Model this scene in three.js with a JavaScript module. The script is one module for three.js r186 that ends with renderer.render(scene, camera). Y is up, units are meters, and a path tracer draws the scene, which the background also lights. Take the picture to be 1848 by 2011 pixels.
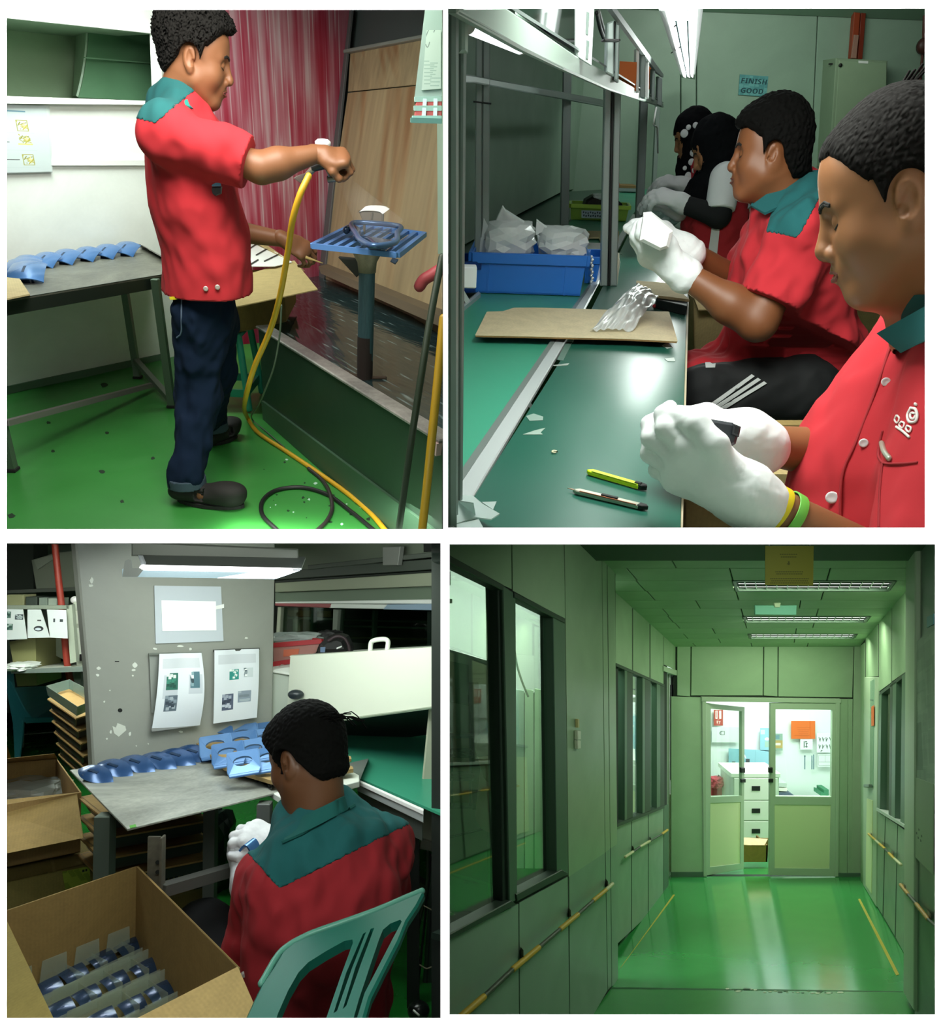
import * as THREE from 'three';
import { mergeGeometries } from 'three/addons/utils/BufferGeometryUtils.js';
import { RectAreaLightUniformsLib } from 'three/addons/lights/RectAreaLightUniformsLib.js';
import { createNoise3D } from 'simplex-noise';

// ---------- camera, exposure, large lights ----------
const W = 1848, H = 2011, F = 1500, CX = 875, CY = 1052;   // frame, focal length and optical centre in pixels
const V = (x, y, z) => new THREE.Vector3(x, y, z);
const scene = new THREE.Scene();
scene.background = new THREE.Color(0x000000);
const camera = new THREE.PerspectiveCamera(2 * Math.atan(H / 2 / F) * 180 / Math.PI, W / H, 0.05, 60);
camera.setViewOffset(W, H, W / 2 - CX, H / 2 - CY, W, H);
camera.position.set(0, 0, 0); camera.lookAt(0, 0, -1);
const renderer = new THREE.WebGLRenderer({ antialias: true });
renderer.setSize(W / 2, H / 2);
renderer.toneMapping = THREE.LinearToneMapping;
renderer.toneMappingExposure = 1.0;
renderer.shadowMap.enabled = true;
RectAreaLightUniformsLib.init();
const dirOf = (x, y) => V((x - CX) / F, (CY - y) / F, -1);          // sight line through a pixel
const at = (x, y, d) => dirOf(x, y).multiplyScalar(d);               // the point at depth d on it
function area(pos, target, w, h, color, power) {                     // a soft light panel, for real lamps and added ones
  const l = new THREE.RectAreaLight(color, power, w, h);
  l.position.copy(pos); l.lookAt(target); scene.add(l); return l;
}
function addedPointLight(pos, color, power, size) {
  const l = new THREE.PointLight(color, power); l.position.copy(pos); l.castShadow = true; l.shadow.radius = size || 2; scene.add(l); return l;
}
const LP = { lamp: 50 };   // room three's tube lamp
const LC = { corridor: 19, office: 22, side: 34, side2: 20 };   // the corridor's lamps and the lit rooms beside it
const ROOM_LIGHTS = () => {
  // unseen lights added around the front, shining along it to whiten its strips
  for (const [x, y] of [[0, 1.25], [0, -1.25], [1.15, 0], [-1.15, 0]]) addedPointLight(V(x, y, -.48), 0xffffff, 14, 1);
  // room one: tube lamps under the ceiling before the white wall, and one over the work place
  area(A1.at(60, -130, .5), A1.at(160, 330, 0), 1.5, .12, 0xf2fff4, 70);
  area(at(340, -300, 1.8), at(450, 700, 3.0), 1.0, .5, 0xfffdf2, 21);
  // room two: the batten row, then unseen lights added for near bench and back wall
  area(R2.f(1340, 60, 1.58), R2.f(1340, 60, .5), .12, 2.2, 0xf4fff8, 15);
  area(at(1300, -330, .95), at(1400, 700, 1.5), .5, .4, 0xf8fff8, 28);
  area(at(1560, -60, 5.2), at(1560, 300, 6.6), 1.4, .5, 0xf0fff0, 8.5);
  // room three: unseen lights added overhead to brighten packer, cartons and hall
  area(at(590, 1063, 2.5), at(680, 1500, 2.9), .8, .6, 0xf4fff2, 9);
  area(at(650, 1066, 3.3), at(680, 1110, 4.4), .8, .15, 0xf4fff2, 6);
  area(at(120, 1064, 4.2), at(120, 1400, 4.3), .9, .6, 0xf4fff2, 30);
  area(at(30, 1063, 2.3), at(60, 1600, 2.3), .5, .5, 0xf4fff2, 9);
  area(at(60, 1063, 3.5), at(60, 1600, 3.7), .7, .6, 0xf4fff2, 14);
  area(at(440, 1059, 1.25), at(440, 1600, 1.5), .7, .6, 0xf4fff6, 10);
  // corridor: an unseen light added to brighten the near walls
  area(at(1640, 1059, 2.9), at(1560, 1600, 3.1), 1.0, .8, 0xf0ffe8, 7);
};


// ---------- helpers ----------
let seed = 7;
const rnd = () => { seed = (seed * 1664525 + 1013904223) >>> 0; return seed / 4294967296; };
const rr = (a, b) => a + (b - a) * rnd();
const noise3 = createNoise3D(rnd);
const fbm = (x, y, z) => noise3(x, y, z) * .6 + noise3(x * 2.1, y * 2.1, z * 2.1) * .28 + noise3(x * 4.3, y * 4.3, z * 4.3) * .12;
const lerp = (a, b, t) => a + (b - a) * t, clamp = (x, a, b) => Math.min(b, Math.max(a, x));
const mid = (a, b, t = .5) => a.clone().lerp(b, t);
const add = (a, b, s = 1) => a.clone().addScaledVector(b, s);
const sub = (a, b) => a.clone().sub(b), crossN = (a, b) => a.clone().cross(b).normalize();

class Plane {                                   // a plane through three points, its normal turned to the eye
  constructor(a, b, c) { this.n = crossN(sub(b, a), sub(c, a)); if (this.n.dot(a) > 0) this.n.negate(); this.c = this.n.dot(a); }
  at(x, y, off = 0) { const d = dirOf(x, y); return d.multiplyScalar((this.c + off) / this.n.dot(d)); }
  pts(list, off = 0) { return list.map(([x, y]) => this.at(x, y, off)); }
}
class Room {                                    // a floor plane from its horizon (two pixels) and the eye's height over it
  constructor(h0, h1, eye) {
    this.u = crossN(dirOf(...h1), dirOf(...h0)); if (this.u.y < 0) this.u.negate();
    this.e = V(1, 0, 0).addScaledVector(this.u, -this.u.x).normalize();
    this.b = crossN(this.e, this.u); this.eye = eye;
    this.q = new THREE.Quaternion().setFromRotationMatrix(new THREE.Matrix4().makeBasis(this.e, this.u, this.b));
  }
  f(x, y, h = 0) { const d = dirOf(x, y); return d.multiplyScalar((h - this.eye) / this.u.dot(d)); }   // the point at height h over the floor
  fl(list, h = 0) { return list.map(([x, y]) => this.f(x, y, h)); }
  up(p, h) { return add(p, this.u, h); }
  h(p) { return this.u.dot(p) + this.eye; }
  drop(p, h = 0) { return add(p, this.u, h - this.h(p)); }
  wall(x0, y0, x1, y1, h = 0) { const a = this.f(x0, y0, h), b = this.f(x1, y1, h); return new Plane(a, b, this.up(a, 1)); }
  facing(p, off = 0) { const o = add(p, this.b, off); return new Plane(o, add(o, this.e, 1), add(o, this.u, 1)); }  // upright, square to the view
  J(p, x, y, off = 0) { return this.facing(p, off).at(x, y); }
  vec(x, y, z) { return V(0, 0, 0).addScaledVector(this.e, x).addScaledVector(this.u, y).addScaledVector(this.b, z); }
  height(p, x, y) {                             // height over p's foot of the point seen at a pixel on the upright line through p
    const d = dirOf(x, y), k = CY - y; const A = p.y * F + k * p.z, B = this.u.y * F + k * this.u.z; return -A / B;
  }
}

// ---------- textures ----------
function tex(size, fn, srgb, rep) {
  const [w, h] = Array.isArray(size) ? size : [size, size], a = new Uint8Array(w * h * 4);
  for (let y = 0; y < h; y++) for (let x = 0; x < w; x++) { const c = fn(x / w, y / h, x, y), o = (y * w + x) * 4; a[o] = clamp(c[0], 0, 255); a[o + 1] = clamp(c[1], 0, 255); a[o + 2] = clamp(c[2], 0, 255); a[o + 3] = 255; }
  const t = new THREE.DataTexture(a, w, h); t.magFilter = THREE.LinearFilter; t.minFilter = THREE.LinearFilter; t.wrapS = t.wrapT = THREE.RepeatWrapping;
  if (srgb) t.colorSpace = THREE.SRGBColorSpace; if (rep) t.repeat.set(rep, rep); t.needsUpdate = true; return t;
}
const per = (u, v, k, s, z = 0) => { const a = u * 2 * Math.PI, b = v * 2 * Math.PI, r = k / 6.28; return noise3(Math.cos(a) * r + s, Math.sin(a) * r + Math.cos(b) * r * 1.3, Math.sin(b) * r * 1.3 + z + s * 3); };
function canvasTex(w, h, draw) {
  const c = document.createElement('canvas'); c.width = w; c.height = h; const g = c.getContext('2d'); draw(g, w, h);
  const t = new THREE.CanvasTexture(c); t.colorSpace = THREE.SRGBColorSpace; t.magFilter = THREE.LinearFilter; return t;
}
const T = {
  grime: tex(256, (u, v) => { const n = per(u, v, 3, 1) * .6 + per(u, v, 9, 4) * .25 + per(u, v, 40, 9) * .15, k = 246 + 8 * n; return [k, k, k]; }, true, .8),
  rough: tex(256, (u, v) => { const n = per(u, v, 3, 2) * .7 + per(u, v, 24, 5) * .15, k = 225 + 28 * n; return [k, k, k]; }, false, 1.2),
  grain: tex(256, (u, v, x, y) => { const k = 128 + 90 * per(u, v, 60, 3) + 30 * per(u, v, 120, 8); return [k, k, k]; }, false, 4),
  weave: tex(64, (u, v) => { const k = 128 + 60 * Math.sin(u * 6.283 * 8) * Math.sin(v * 6.283 * 8); return [k, k, k]; }, false, 20),
  card: tex(256, (u, v) => { const n = per(u, v, 8, 3) * .5 + per(u, v, 50, 6) * .5, k = 238 + 14 * n + 3 * Math.sin(u * 6.283 * 50); return [k, k, k * .99]; }, true, 2),
  brushed: tex([64, 256], (u, v) => { const k = 205 + 30 * per(u, v * 1, 3, 2) + 22 * noise3(u * 2, v * 120, 4); return [k, k, k]; }, false, 1.5),
  scratch: tex(512, (u, v) => { const n = per(u, v, 4, 11) * .5 + per(u, v, 20, 12) * .3 + per(u, v, 70, 13) * .25; const k = 205 + 45 * n; return [k, k, k * .985]; }, true, .9),
};
// ---------- materials ----------
const mats = new Map();
function M(color, rough = .6, o = {}) {
  const key = color + '|' + rough + '|' + Object.entries(o).map(([k, v]) => k + (v?.uuid || (v?.isColor ? v.getHexString() : v))).join();
  if (!mats.has(key)) {
    const phys = ['transmission', 'clearcoat', 'sheen', 'ior', 'thickness', 'specularIntensity'].some((k) => k in o);
    const m = new (phys ? THREE.MeshPhysicalMaterial : THREE.MeshStandardMaterial)({ color, roughness: rough, side: THREE.DoubleSide, ...o });
    mats.set(key, m);
  }
  return mats.get(key);
}
const card = (c) => M(c, .85, { map: T.card });
const painted = (c, r = .55) => M(c, r, { map: T.grime, roughnessMap: T.rough });
const metal = (c, r = .35) => M(c, r, { metalness: .85, roughnessMap: T.brushed });
const plastic = (c, r = .35) => M(c, r, {});
const printed = (w, h, draw, r = .6) => new THREE.MeshStandardMaterial({ map: canvasTex(w, h, draw), roughness: r, side: THREE.DoubleSide });

// ---------- geometry ----------
function geo(pos, uv, idx, nor) {
  const g = new THREE.BufferGeometry();
  g.setAttribute('position', new THREE.Float32BufferAttribute(pos, 3));
  if (uv) g.setAttribute('uv', new THREE.Float32BufferAttribute(uv, 2));
  if (idx) g.setIndex(idx);
  if (nor) g.setAttribute('normal', new THREE.Float32BufferAttribute(nor, 3)); else g.computeVertexNormals();
  return g;
}
const merge = (list) => mergeGeometries(list.map((g) => {
  let n = g.index ? g.toNonIndexed() : g;
  if (!n.attributes.uv) n.setAttribute('uv', new THREE.Float32BufferAttribute(new Float32Array(n.attributes.position.count * 2), 2));
  for (const k of Object.keys(n.attributes)) if (!['position', 'normal', 'uv'].includes(k)) n.deleteAttribute(k);
  return n;
}));
// a flat outline given thickness along vec, its edges chamfered by bev; fit: uv run 0..1 over the outline
function prism(pts, vec, o = {}) {
  const bev = o.bev || 0, holes = o.holes || [];
  let n = V(0, 0, 0); pts.forEach((p, i) => { const q = pts[(i + 1) % pts.length]; n.add(p.clone().cross(q)); }); n.normalize();
  let P0 = pts.slice(); if (n.dot(vec) > 0) { P0.reverse(); n.negate(); }     // the outline's own normal looks away from vec
  const x = sub(pts[1], pts[0]).normalize(), y = crossN(n, x), O = pts[0];
  if (o.up) { y.copy(o.up).addScaledVector(n, -o.up.dot(n)).normalize(); x.copy(crossN(y, n)); if (x.x < 0) x.negate(); }
  else if ((pts[pts.length - 1].clone().sub(O).dot(y) < 0) !== !!o.fit) y.negate();       // fit: outlines start at the top left
  const flat = (p) => { const d = sub(p, O); return new THREE.Vector2(d.dot(x), d.dot(y)); };
  const pos = [], uv = [];
  const f2 = P0.map(flat), bb = new THREE.Box2().setFromPoints(f2), sz = bb.getSize(new THREE.Vector2());
  const uvOf = (p) => { const q = flat(p); return o.fit ? [(q.x - bb.min.x) / sz.x, (q.y - bb.min.y) / sz.y] : [q.x, q.y]; };
  const tri = (a, b, c, ua, ub, uc) => { pos.push(...a.toArray(), ...b.toArray(), ...c.toArray()); uv.push(...ua, ...ub, ...uc); };
  const inset = (ring, k) => ring.map((p, i) => {
    const a = ring[(i + ring.length - 1) % ring.length], b = ring[(i + 1) % ring.length], d1 = sub(p, a).normalize(), d2 = sub(b, p).normalize();
    const m1 = crossN(n, d1), m2 = crossN(n, d2), m = add(m1, m2); const l = m.lengthSq(); return l < 1e-6 ? p.clone() : add(p, m, 2 * k / Math.max(l, .7));
  });
  const L = vec.length(), dv = vec.clone().normalize(), bb2 = Math.min(bev, L * .45);
  const face = (ring, hs, flip) => {
    const all = [...ring, ...hs.flat()], t = THREE.ShapeUtils.triangulateShape(ring.map(flat), hs.map((h) => h.map(flat)));
    const want = flip ? n.clone().negate() : n;
    for (const [a, b, c] of t) { let A = all[a], B = all[b], C = all[c]; if (crossN(sub(B, A), sub(C, A)).dot(want) < 0) [B, C] = [C, B]; tri(A, B, C, uvOf(A), uvOf(B), uvOf(C)); }
  };
  const band = (r0, r1, hole) => {
    for (let i = 0; i < r0.length; i++) {
      const j = (i + 1) % r0.length, a = r0[i], b = r0[j], c = r1[j], d = r1[i], l = a.distanceTo(b), t = a.distanceTo(d);
      if (hole) { tri(a, b, c, [0, 0], [l, 0], [l, t]); tri(a, c, d, [0, 0], [l, t], [0, t]); } else { tri(a, c, b, [0, 0], [l, t], [l, 0]); tri(a, d, c, [0, 0], [0, t], [l, t]); }
    }
  };
  const H0 = holes.map((h) => { let m = V(0, 0, 0); h.forEach((p, i) => m.add(p.clone().cross(h[(i + 1) % h.length]))); return m.dot(n) < 0 ? h.slice().reverse() : h.slice(); });
  const top = P0.map((p) => add(p, vec));
  if (bb2 > 0) {
    const r0 = inset(P0, bb2), r1 = P0.map((p) => add(p, dv, bb2)), r2 = P0.map((p) => add(p, dv, L - bb2)), r3 = inset(top, bb2);
    face(r0, H0, false); band(r0, r1); band(r1, r2); band(r2, r3); face(r3, H0.map((h) => h.map((p) => add(p, vec))), true);
  } else { face(P0, H0, false); band(P0, top); face(top, H0.map((h) => h.map((p) => add(p, vec))), true); }
  for (const h of H0) band(h, h.map((p) => add(p, vec)), true);
  return geo(pos, uv);
}
// a beam of w (across) by h (along upv) from a to b
function bar(a, b, w, h, upv, bev = .0015) {
  const d = sub(b, a).normalize(), s = crossN(d, upv), t = crossN(s, d);
  return prism([[-1, -1], [1, -1], [1, 1], [-1, 1]].map(([i, j]) => a.clone().addScaledVector(s, i * w / 2).addScaledVector(t, j * h / 2)), sub(b, a), { bev });
}
function box(o, x, y, z, bev = .002) { return prism([o, add(o, x), add(add(o, x), z), add(o, z)], y, { bev }); }   // corner and three edges
function tube(pts, r, seg = 0, rad = 8, closed = false) {
  const c = pts.length > 2 ? new THREE.CatmullRomCurve3(pts, closed, 'centripetal') : new THREE.LineCurve3(pts[0], pts[1]);
  const g = [new THREE.TubeGeometry(c, seg || (pts.length > 2 ? pts.length * 8 : 1), r, rad, closed)];
  if (!closed) for (const p of [pts[0], pts[pts.length - 1]]) { const s = new THREE.SphereGeometry(r * .995, rad, 6); s.translate(p.x, p.y, p.z); g.push(s); }
  return merge(g);
}
function rod(a, b, ra, rb = ra, seg = 14) {
  const l = a.distanceTo(b), g = new THREE.LatheGeometry([[0, 0], [ra * .9, 0], [ra, ra * .1], [rb, l - rb * .1], [rb * .9, l], [0, l]].map(([x, y]) => new THREE.Vector2(x, y)), seg);
  g.applyQuaternion(new THREE.Quaternion().setFromUnitVectors(V(0, 1, 0), sub(b, a).normalize())); g.translate(a.x, a.y, a.z); return g;
}
function lathe(p, axis, prof, seg = 24) {
  const g = new THREE.LatheGeometry(prof.map(([x, y]) => new THREE.Vector2(x, y)), seg);
  g.applyQuaternion(new THREE.Quaternion().setFromUnitVectors(V(0, 1, 0), axis.clone().normalize())); g.translate(p.x, p.y, p.z); return g;
}
function ball(p, r, sx = 1, sy = 1, sz = 1, q) { const g = new THREE.SphereGeometry(r, 16, 12); g.scale(sx, sy, sz); if (q) g.applyQuaternion(q); g.translate(p.x, p.y, p.z); return g; }
// a sheet with thickness: fn(u, v) -> point
function sheet(fn, nu, nv, th = .001) {
  const P = [], N = [];
  for (let j = 0; j <= nv; j++) for (let i = 0; i <= nu; i++) {
    const u = i / nu, v = j / nv, e = 1e-3, p = fn(u, v);
    N.push(crossN(sub(fn(Math.min(1, u + e), v), fn(Math.max(0, u - e), v)), sub(fn(u, Math.min(1, v + e)), fn(u, Math.max(0, v - e))))); P.push(p);
  }
  const pos = [], nor = [], uv = [], idx = [], K = (nu + 1) * (nv + 1);
  for (const s of [1, -1]) P.forEach((p, k) => { const q = add(p, N[k], s * th / 2); pos.push(q.x, q.y, q.z); const m = N[k]; nor.push(m.x * s, m.y * s, m.z * s); uv.push((k % (nu + 1)) / nu, Math.floor(k / (nu + 1)) / nv); });
  for (let j = 0; j < nv; j++) for (let i = 0; i < nu; i++) {
    const a = j * (nu + 1) + i, b = a + 1, c = a + nu + 2, d = a + nu + 1;
    idx.push(a, b, c, a, c, d, K + a, K + c, K + b, K + a, K + d, K + c);
  }
  const rim = []; for (let i = 0; i < nu; i++) rim.push(i); for (let j = 0; j < nv; j++) rim.push(j * (nu + 1) + nu); for (let i = nu; i > 0; i--) rim.push(nv * (nu + 1) + i); for (let j = nv; j > 0; j--) rim.push(j * (nu + 1));
  let n = 2 * K; const cen = P[Math.floor(K / 2)];
  rim.forEach((a, k) => {
    const b = rim[(k + 1) % rim.length], q = [a, b, K + b, K + a], A = V(...pos.slice(a * 3, a * 3 + 3)), B = V(...pos.slice(b * 3, b * 3 + 3)), nn = crossN(sub(B, A), N[a]); if (nn.dot(sub(A, cen)) < 0) nn.negate();
    for (const i of q) { pos.push(pos[i * 3], pos[i * 3 + 1], pos[i * 3 + 2]); nor.push(nn.x, nn.y, nn.z); uv.push(uv[i * 2], uv[i * 2 + 1]); }
    idx.push(n, n + 2, n + 1, n, n + 3, n + 2); n += 4;
  });
  return geo(pos, uv, idx, nor);
}
const bilin = (a, b, c, d) => (u, v) => mid(mid(a, b, u), mid(d, c, u), v);
// ---------- objects ----------
const counts = {};
const numbered = (n) => { const k = counts[n] = (counts[n] ?? -1) + 1; return k ? n + '_' + String(k).padStart(3, '0') : n; };
const shade = (o) => { o.castShadow = o.receiveShadow = true; return o; };
function thing(name, label, category, p, room, group, yaw = 0) {
  const o = new THREE.Group(); o.name = numbered(name); o.position.copy(p);
  if (room) o.quaternion.copy(room.q); if (yaw) o.rotateY(yaw);
  o.userData = { label, category }; if (group) o.userData.group = group;
  scene.add(o); o.updateMatrixWorld(true); return o;
}
function part(parent, name, g, m, label) {     // geometry given in the world; stored in the parent's own axes
  if (Array.isArray(g)) g = merge(g);
  parent.updateMatrixWorld(true);
  const o = shade(new THREE.Mesh(g, m)); o.name = name;
  g.applyMatrix4(parent.matrixWorld.clone().invert());
  if (label) o.userData.label = label; parent.add(o); return o;
}
function single(name, label, category, p, room, g, m, group) {   // a thing of one mesh
  if (Array.isArray(g)) g = merge(g);
  const o = shade(new THREE.Mesh(g, m)); o.name = numbered(name); o.position.copy(p); if (room) o.quaternion.copy(room.q);
  o.updateMatrixWorld(true); g.applyMatrix4(o.matrixWorld.clone().invert());
  o.userData = { label, category }; if (group) o.userData.group = group; scene.add(o); return o;
}
function struct(name, g, m, label) {
  if (Array.isArray(g)) g = merge(g);
  g.computeBoundingBox(); const c = g.boundingBox.getCenter(V(0, 0, 0)); g.translate(-c.x, -c.y, -c.z);
  const o = shade(new THREE.Mesh(g, m)); o.name = numbered(name); o.position.copy(c); o.userData = { kind: 'structure' }; if (label) o.userData.label = label; scene.add(o); return o;
}
function copyOf(o, m, label) {                 // a copy of a thing, with its parts, placed by a matrix
  const c = o.clone(); c.name = numbered(o.name.replace(/_\d{3}$/, '')); c.userData = { ...o.userData }; if (label) c.userData.label = label;
  m.decompose(c.position, c.quaternion, c.scale); scene.add(c); return c;
}
const sd = (p, q, toward = 0) => {            // from p, the direction square to the line of sight that heads for pixel q; toward: share turned to the eye
  const v = p.clone().normalize(), r = dirOf(...q).normalize(); r.addScaledVector(v, -r.dot(v)).normalize(); return r.multiplyScalar(Math.sqrt(1 - toward * toward)).addScaledVector(v, -toward);
};
const hit = (fn, x, y, d0, d1, off = 0) => {  // first point of a field on the sight line through a pixel
  const r = dirOf(x, y); let d = d0, p; for (let i = 0; i < 400 && d < d1; i++) { p = r.clone().multiplyScalar(d); const v = fn(p.x, p.y, p.z); if (v < .0006) break; d += Math.max(v * .7, .0008); }
  return add(p || r.multiplyScalar(d1), r.clone().normalize(), -off);
};
const seamCut = (p, q, inside) => { const n = crossN(dirOf(...p), dirOf(...q)); if (n.dot(inside) > 0) n.negate(); return [V(0, 0, 0), n]; };   // a cutting plane along a seam
const frame = (p, x, y, z) => new THREE.Matrix4().makeBasis(x, y, z).setPosition(p);
// writing: a row of strokes or words on a sheet
const say = (g, t, x, y, px, c = '#222', f = 'sans-serif', w = 'bold') => { g.fillStyle = c; g.font = `${w} ${px}px ${f}`; g.textBaseline = 'alphabetic'; g.fillText(t, x, y); };
const lines = (g, x, y, w, n, dy, c = '#999', th = 2) => { g.fillStyle = c; for (let i = 0; i < n; i++) g.fillRect(x, y + i * dy, w * (.7 + .3 * ((i * 37 % 10) / 10)), th); };
// ---------- the four rooms' frames of reference ----------
const R1 = new Room([-30, 228], [2050, 318], 1.32), R2 = new Room([370, 225], [1370, 255], 1.25), R3 = new Room([300, 1110], [1400, 1110], 1.45);
const C4 = (x, y, d) => V(.43667 * d + x, -.26867 * d + y, -d);
const pl4 = (a, b, c) => new Plane(C4(...a), C4(...b), C4(...c));
const L1 = pl4([-1.02, 0, 3], [-1.02, 0, 5], [-1.02, 1, 3]), L2 = pl4([-1.15, 0, 3], [-1.15, 0, 5], [-1.15, 1, 3]), E4 = pl4([0, 0, 8.43], [1, 0, 8.43], [0, 1, 8.43]);
const G1 = pl4([.885, 0, 3], [.885, 0, 5], [.885, 1, 3]), G2 = pl4([.75, 0, 3], [.75, 0, 5], [.75, 1, 3]);
const F4 = pl4([0, -1.5, 3], [1, -1.5, 3], [0, -1.5, 5]), K4 = pl4([0, 1.04, 3], [1, 1.04, 3], [0, 1.04, 5]);
const Fwd4 = C4(0, 0, 1).normalize(), Y = V(0, 1, 0), X = V(1, 0, 0);
const inward = (pl, t) => pl.n.clone().multiplyScalar(-t);           // thickness going away from the eye
const pane = (pl, list, t, off = 0, o) => prism(pl.pts(list, off), inward(pl, t), o);
const rect = (x0, y0, x1, y1) => [[x0, y0], [x1, y0], [x1, y1], [x0, y1]];

const mat = {
  white: M(0xf2f2f0, .7), facade: M(0xf6f6f6, .9), wallGreen: painted(0xa9bfae, .5), wallPale: painted(0xc9d8c8, .5), part: painted(0x8fa695, .45),
  floor: M(0x2f9440, .22, { map: T.grime, roughnessMap: T.rough }), floor1: M(0x3c8c3f, .4, { map: T.grime, roughnessMap: T.rough }), dark: M(0x0c0f0d, .8),
  alu: M(0xc4cbcb, .42, { metalness: .35 }), aluDark: M(0x7c8682, .45, { metalness: .4 }), belt: M(0x3f9a7c, .4, { roughnessMap: T.rough }), mat: M(0x1f5a4a, .34, { roughnessMap: T.rough }),
  black: M(0x141414, .5), rubber: M(0x1a1b1a, .8), glass: M(0xf4fbf6, .02, { transmission: 1, thickness: 0, ior: 1.45 }), paper: M(0xeef0f0, .8), carton: card(0xb59a68), cartonPale: card(0xd2bf93), cartonDark: card(0x9a8150),
};
// ---------- added white front for the gutters, and unseen partitions keeping the rooms' light apart ----------
{
  const d = .6, op = [[9, 14, 870, 1039], [880, 12, 1821, 1036], [9, 1067, 865, 2004], [883, 1069, 1841, 1997]];
  const s = d / F, P = ([x, y]) => at(x, y, d);
  const outer = rect(-7000, -7000, 9000, 9000).map(P);  // spread wide so the added side lights stay out of the rooms
  struct('added_wall_front', prism(outer, V(0, 0, -.003), { holes: op.map((r) => rect(...r).map(P)) }), mat.facade);
  struct('added_wall_middle', prism([V(-.0008, 2.6, -.602), V(.0008, 2.6, -.602), V(.0008, -2.6, -.602), V(-.0008, -2.6, -.602)], V(0, 0, -11)), M(0x7d8f80, .9));
  struct('added_wall_storey', prism([V(-3, -.003, -.602), V(3, -.003, -.602), V(3, .003, -.602), V(-3, .003, -.602)], V(0, 0, -11)), M(0x7d8f80, .9));
}
// ---------- room one: spray painting ----------
const A1 = R1.wall(10, 775, 330, 703);
{
  const fl = R1.fl([[-60, 1044], [872, 1044], [872, 640], [330, 690], [-60, 788]]);
  const f = struct('floor', prism(fl, R1.u.clone().multiplyScalar(-.02)), mat.floor1, 'green painted floor of the spray room');
  const spl = [[205, 756, 5], [95, 830, 3], [210, 850, 3], [200, 926, 4], [22, 1013, 5], [104, 886, 3], [240, 985, 3], [300, 900, 3]];
  for (const [x, y, r] of spl) part(f, 'stain', prism(Array.from({ length: 9 }, (_, i) => R1.f(x + r * 1.5 * rr(.7, 1.2) * Math.cos(i * .7), y + r * rr(.7, 1.2) * Math.sin(i * .7))), R1.u.clone().multiplyScalar(.0006)), M(0x0d2a10, .7));
  for (let i = 0; i < 46; i++) { const x = rr(500, 760), y = 880 + rr(0, 150), r = rr(.8, 3.2); if ((x - 500) * .8 + 800 > y + 40 && y < 960) continue; part(f, 'paint_fleck', prism(Array.from({ length: 6 }, (_, k) => R1.f(x + r * 1.4 * rr(.6, 1.3) * Math.cos(k * 1.05), y + r * rr(.6, 1.3) * Math.sin(k * 1.05))), R1.u.clone().multiplyScalar(.0008)), M(rnd() < .4 ? 0xa8cbb8 : 0x123018, .7)); }
  // the long white wall, its high opening, baseboard
  const hole = A1.pts([[4, 22], [308, 66], [313, 206], [4, 190]]);
  const wl = prism(A1.pts([[-70, -120], [868, -120], [868, 600], [-70, 800]]), inward(A1, .06), { holes: [hole] });
  struct('wall_left', wl, painted(0xf3f5f1, .6), 'white wall behind the steel table');
  struct('baseboard_left', pane(A1, [[-40, 770], [330, 693], [330, 707], [-40, 785]], .012, .012), M(0x5f7a66, .6));
  const fr = struct('window_1', merge([pane(A1, [[-5, 14], [314, 58], [314, 67], [-5, 33]], .03, .03), pane(A1, [[303, 66], [315, 66], [320, 206], [308, 206]], .04, .03), pane(A1, [[-5, 188], [318, 199], [318, 206], [-5, 203]], .05, .05)]), mat.white, 'white frame of the opening high on the white wall');
  struct('trim_1', pane(A1, [[-5, 315], [420, 314], [420, 325], [-5, 325]], .02, .02), M(0xe6e4e2, .6), 'thin ledge along the white wall');
  // the alcove behind the opening
  const back = pane(A1, [[-40, -10], [340, 40], [340, 260], [-40, 230]], .04, -.9);
  struct('wall_alcove', merge([back, prism(A1.pts([[-60, 20], [-20, 20], [-20, 200], [-60, 200]], -.06), inward(A1, .8))]), painted(0xaac4a2, .55), 'pale green wall of the alcove');
  struct('ceiling_alcove', prism(A1.pts([[-60, 18], [330, 66], [330, 62], [-60, 12]], -.06), inward(A1, .84)), M(0x96ad97, .7));
  struct('floor_alcove', prism(A1.pts([[-60, 204], [330, 213], [330, 217], [-60, 208]], -.06), inward(A1, .84)), M(0xa4b8a0, .7));
}
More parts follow.
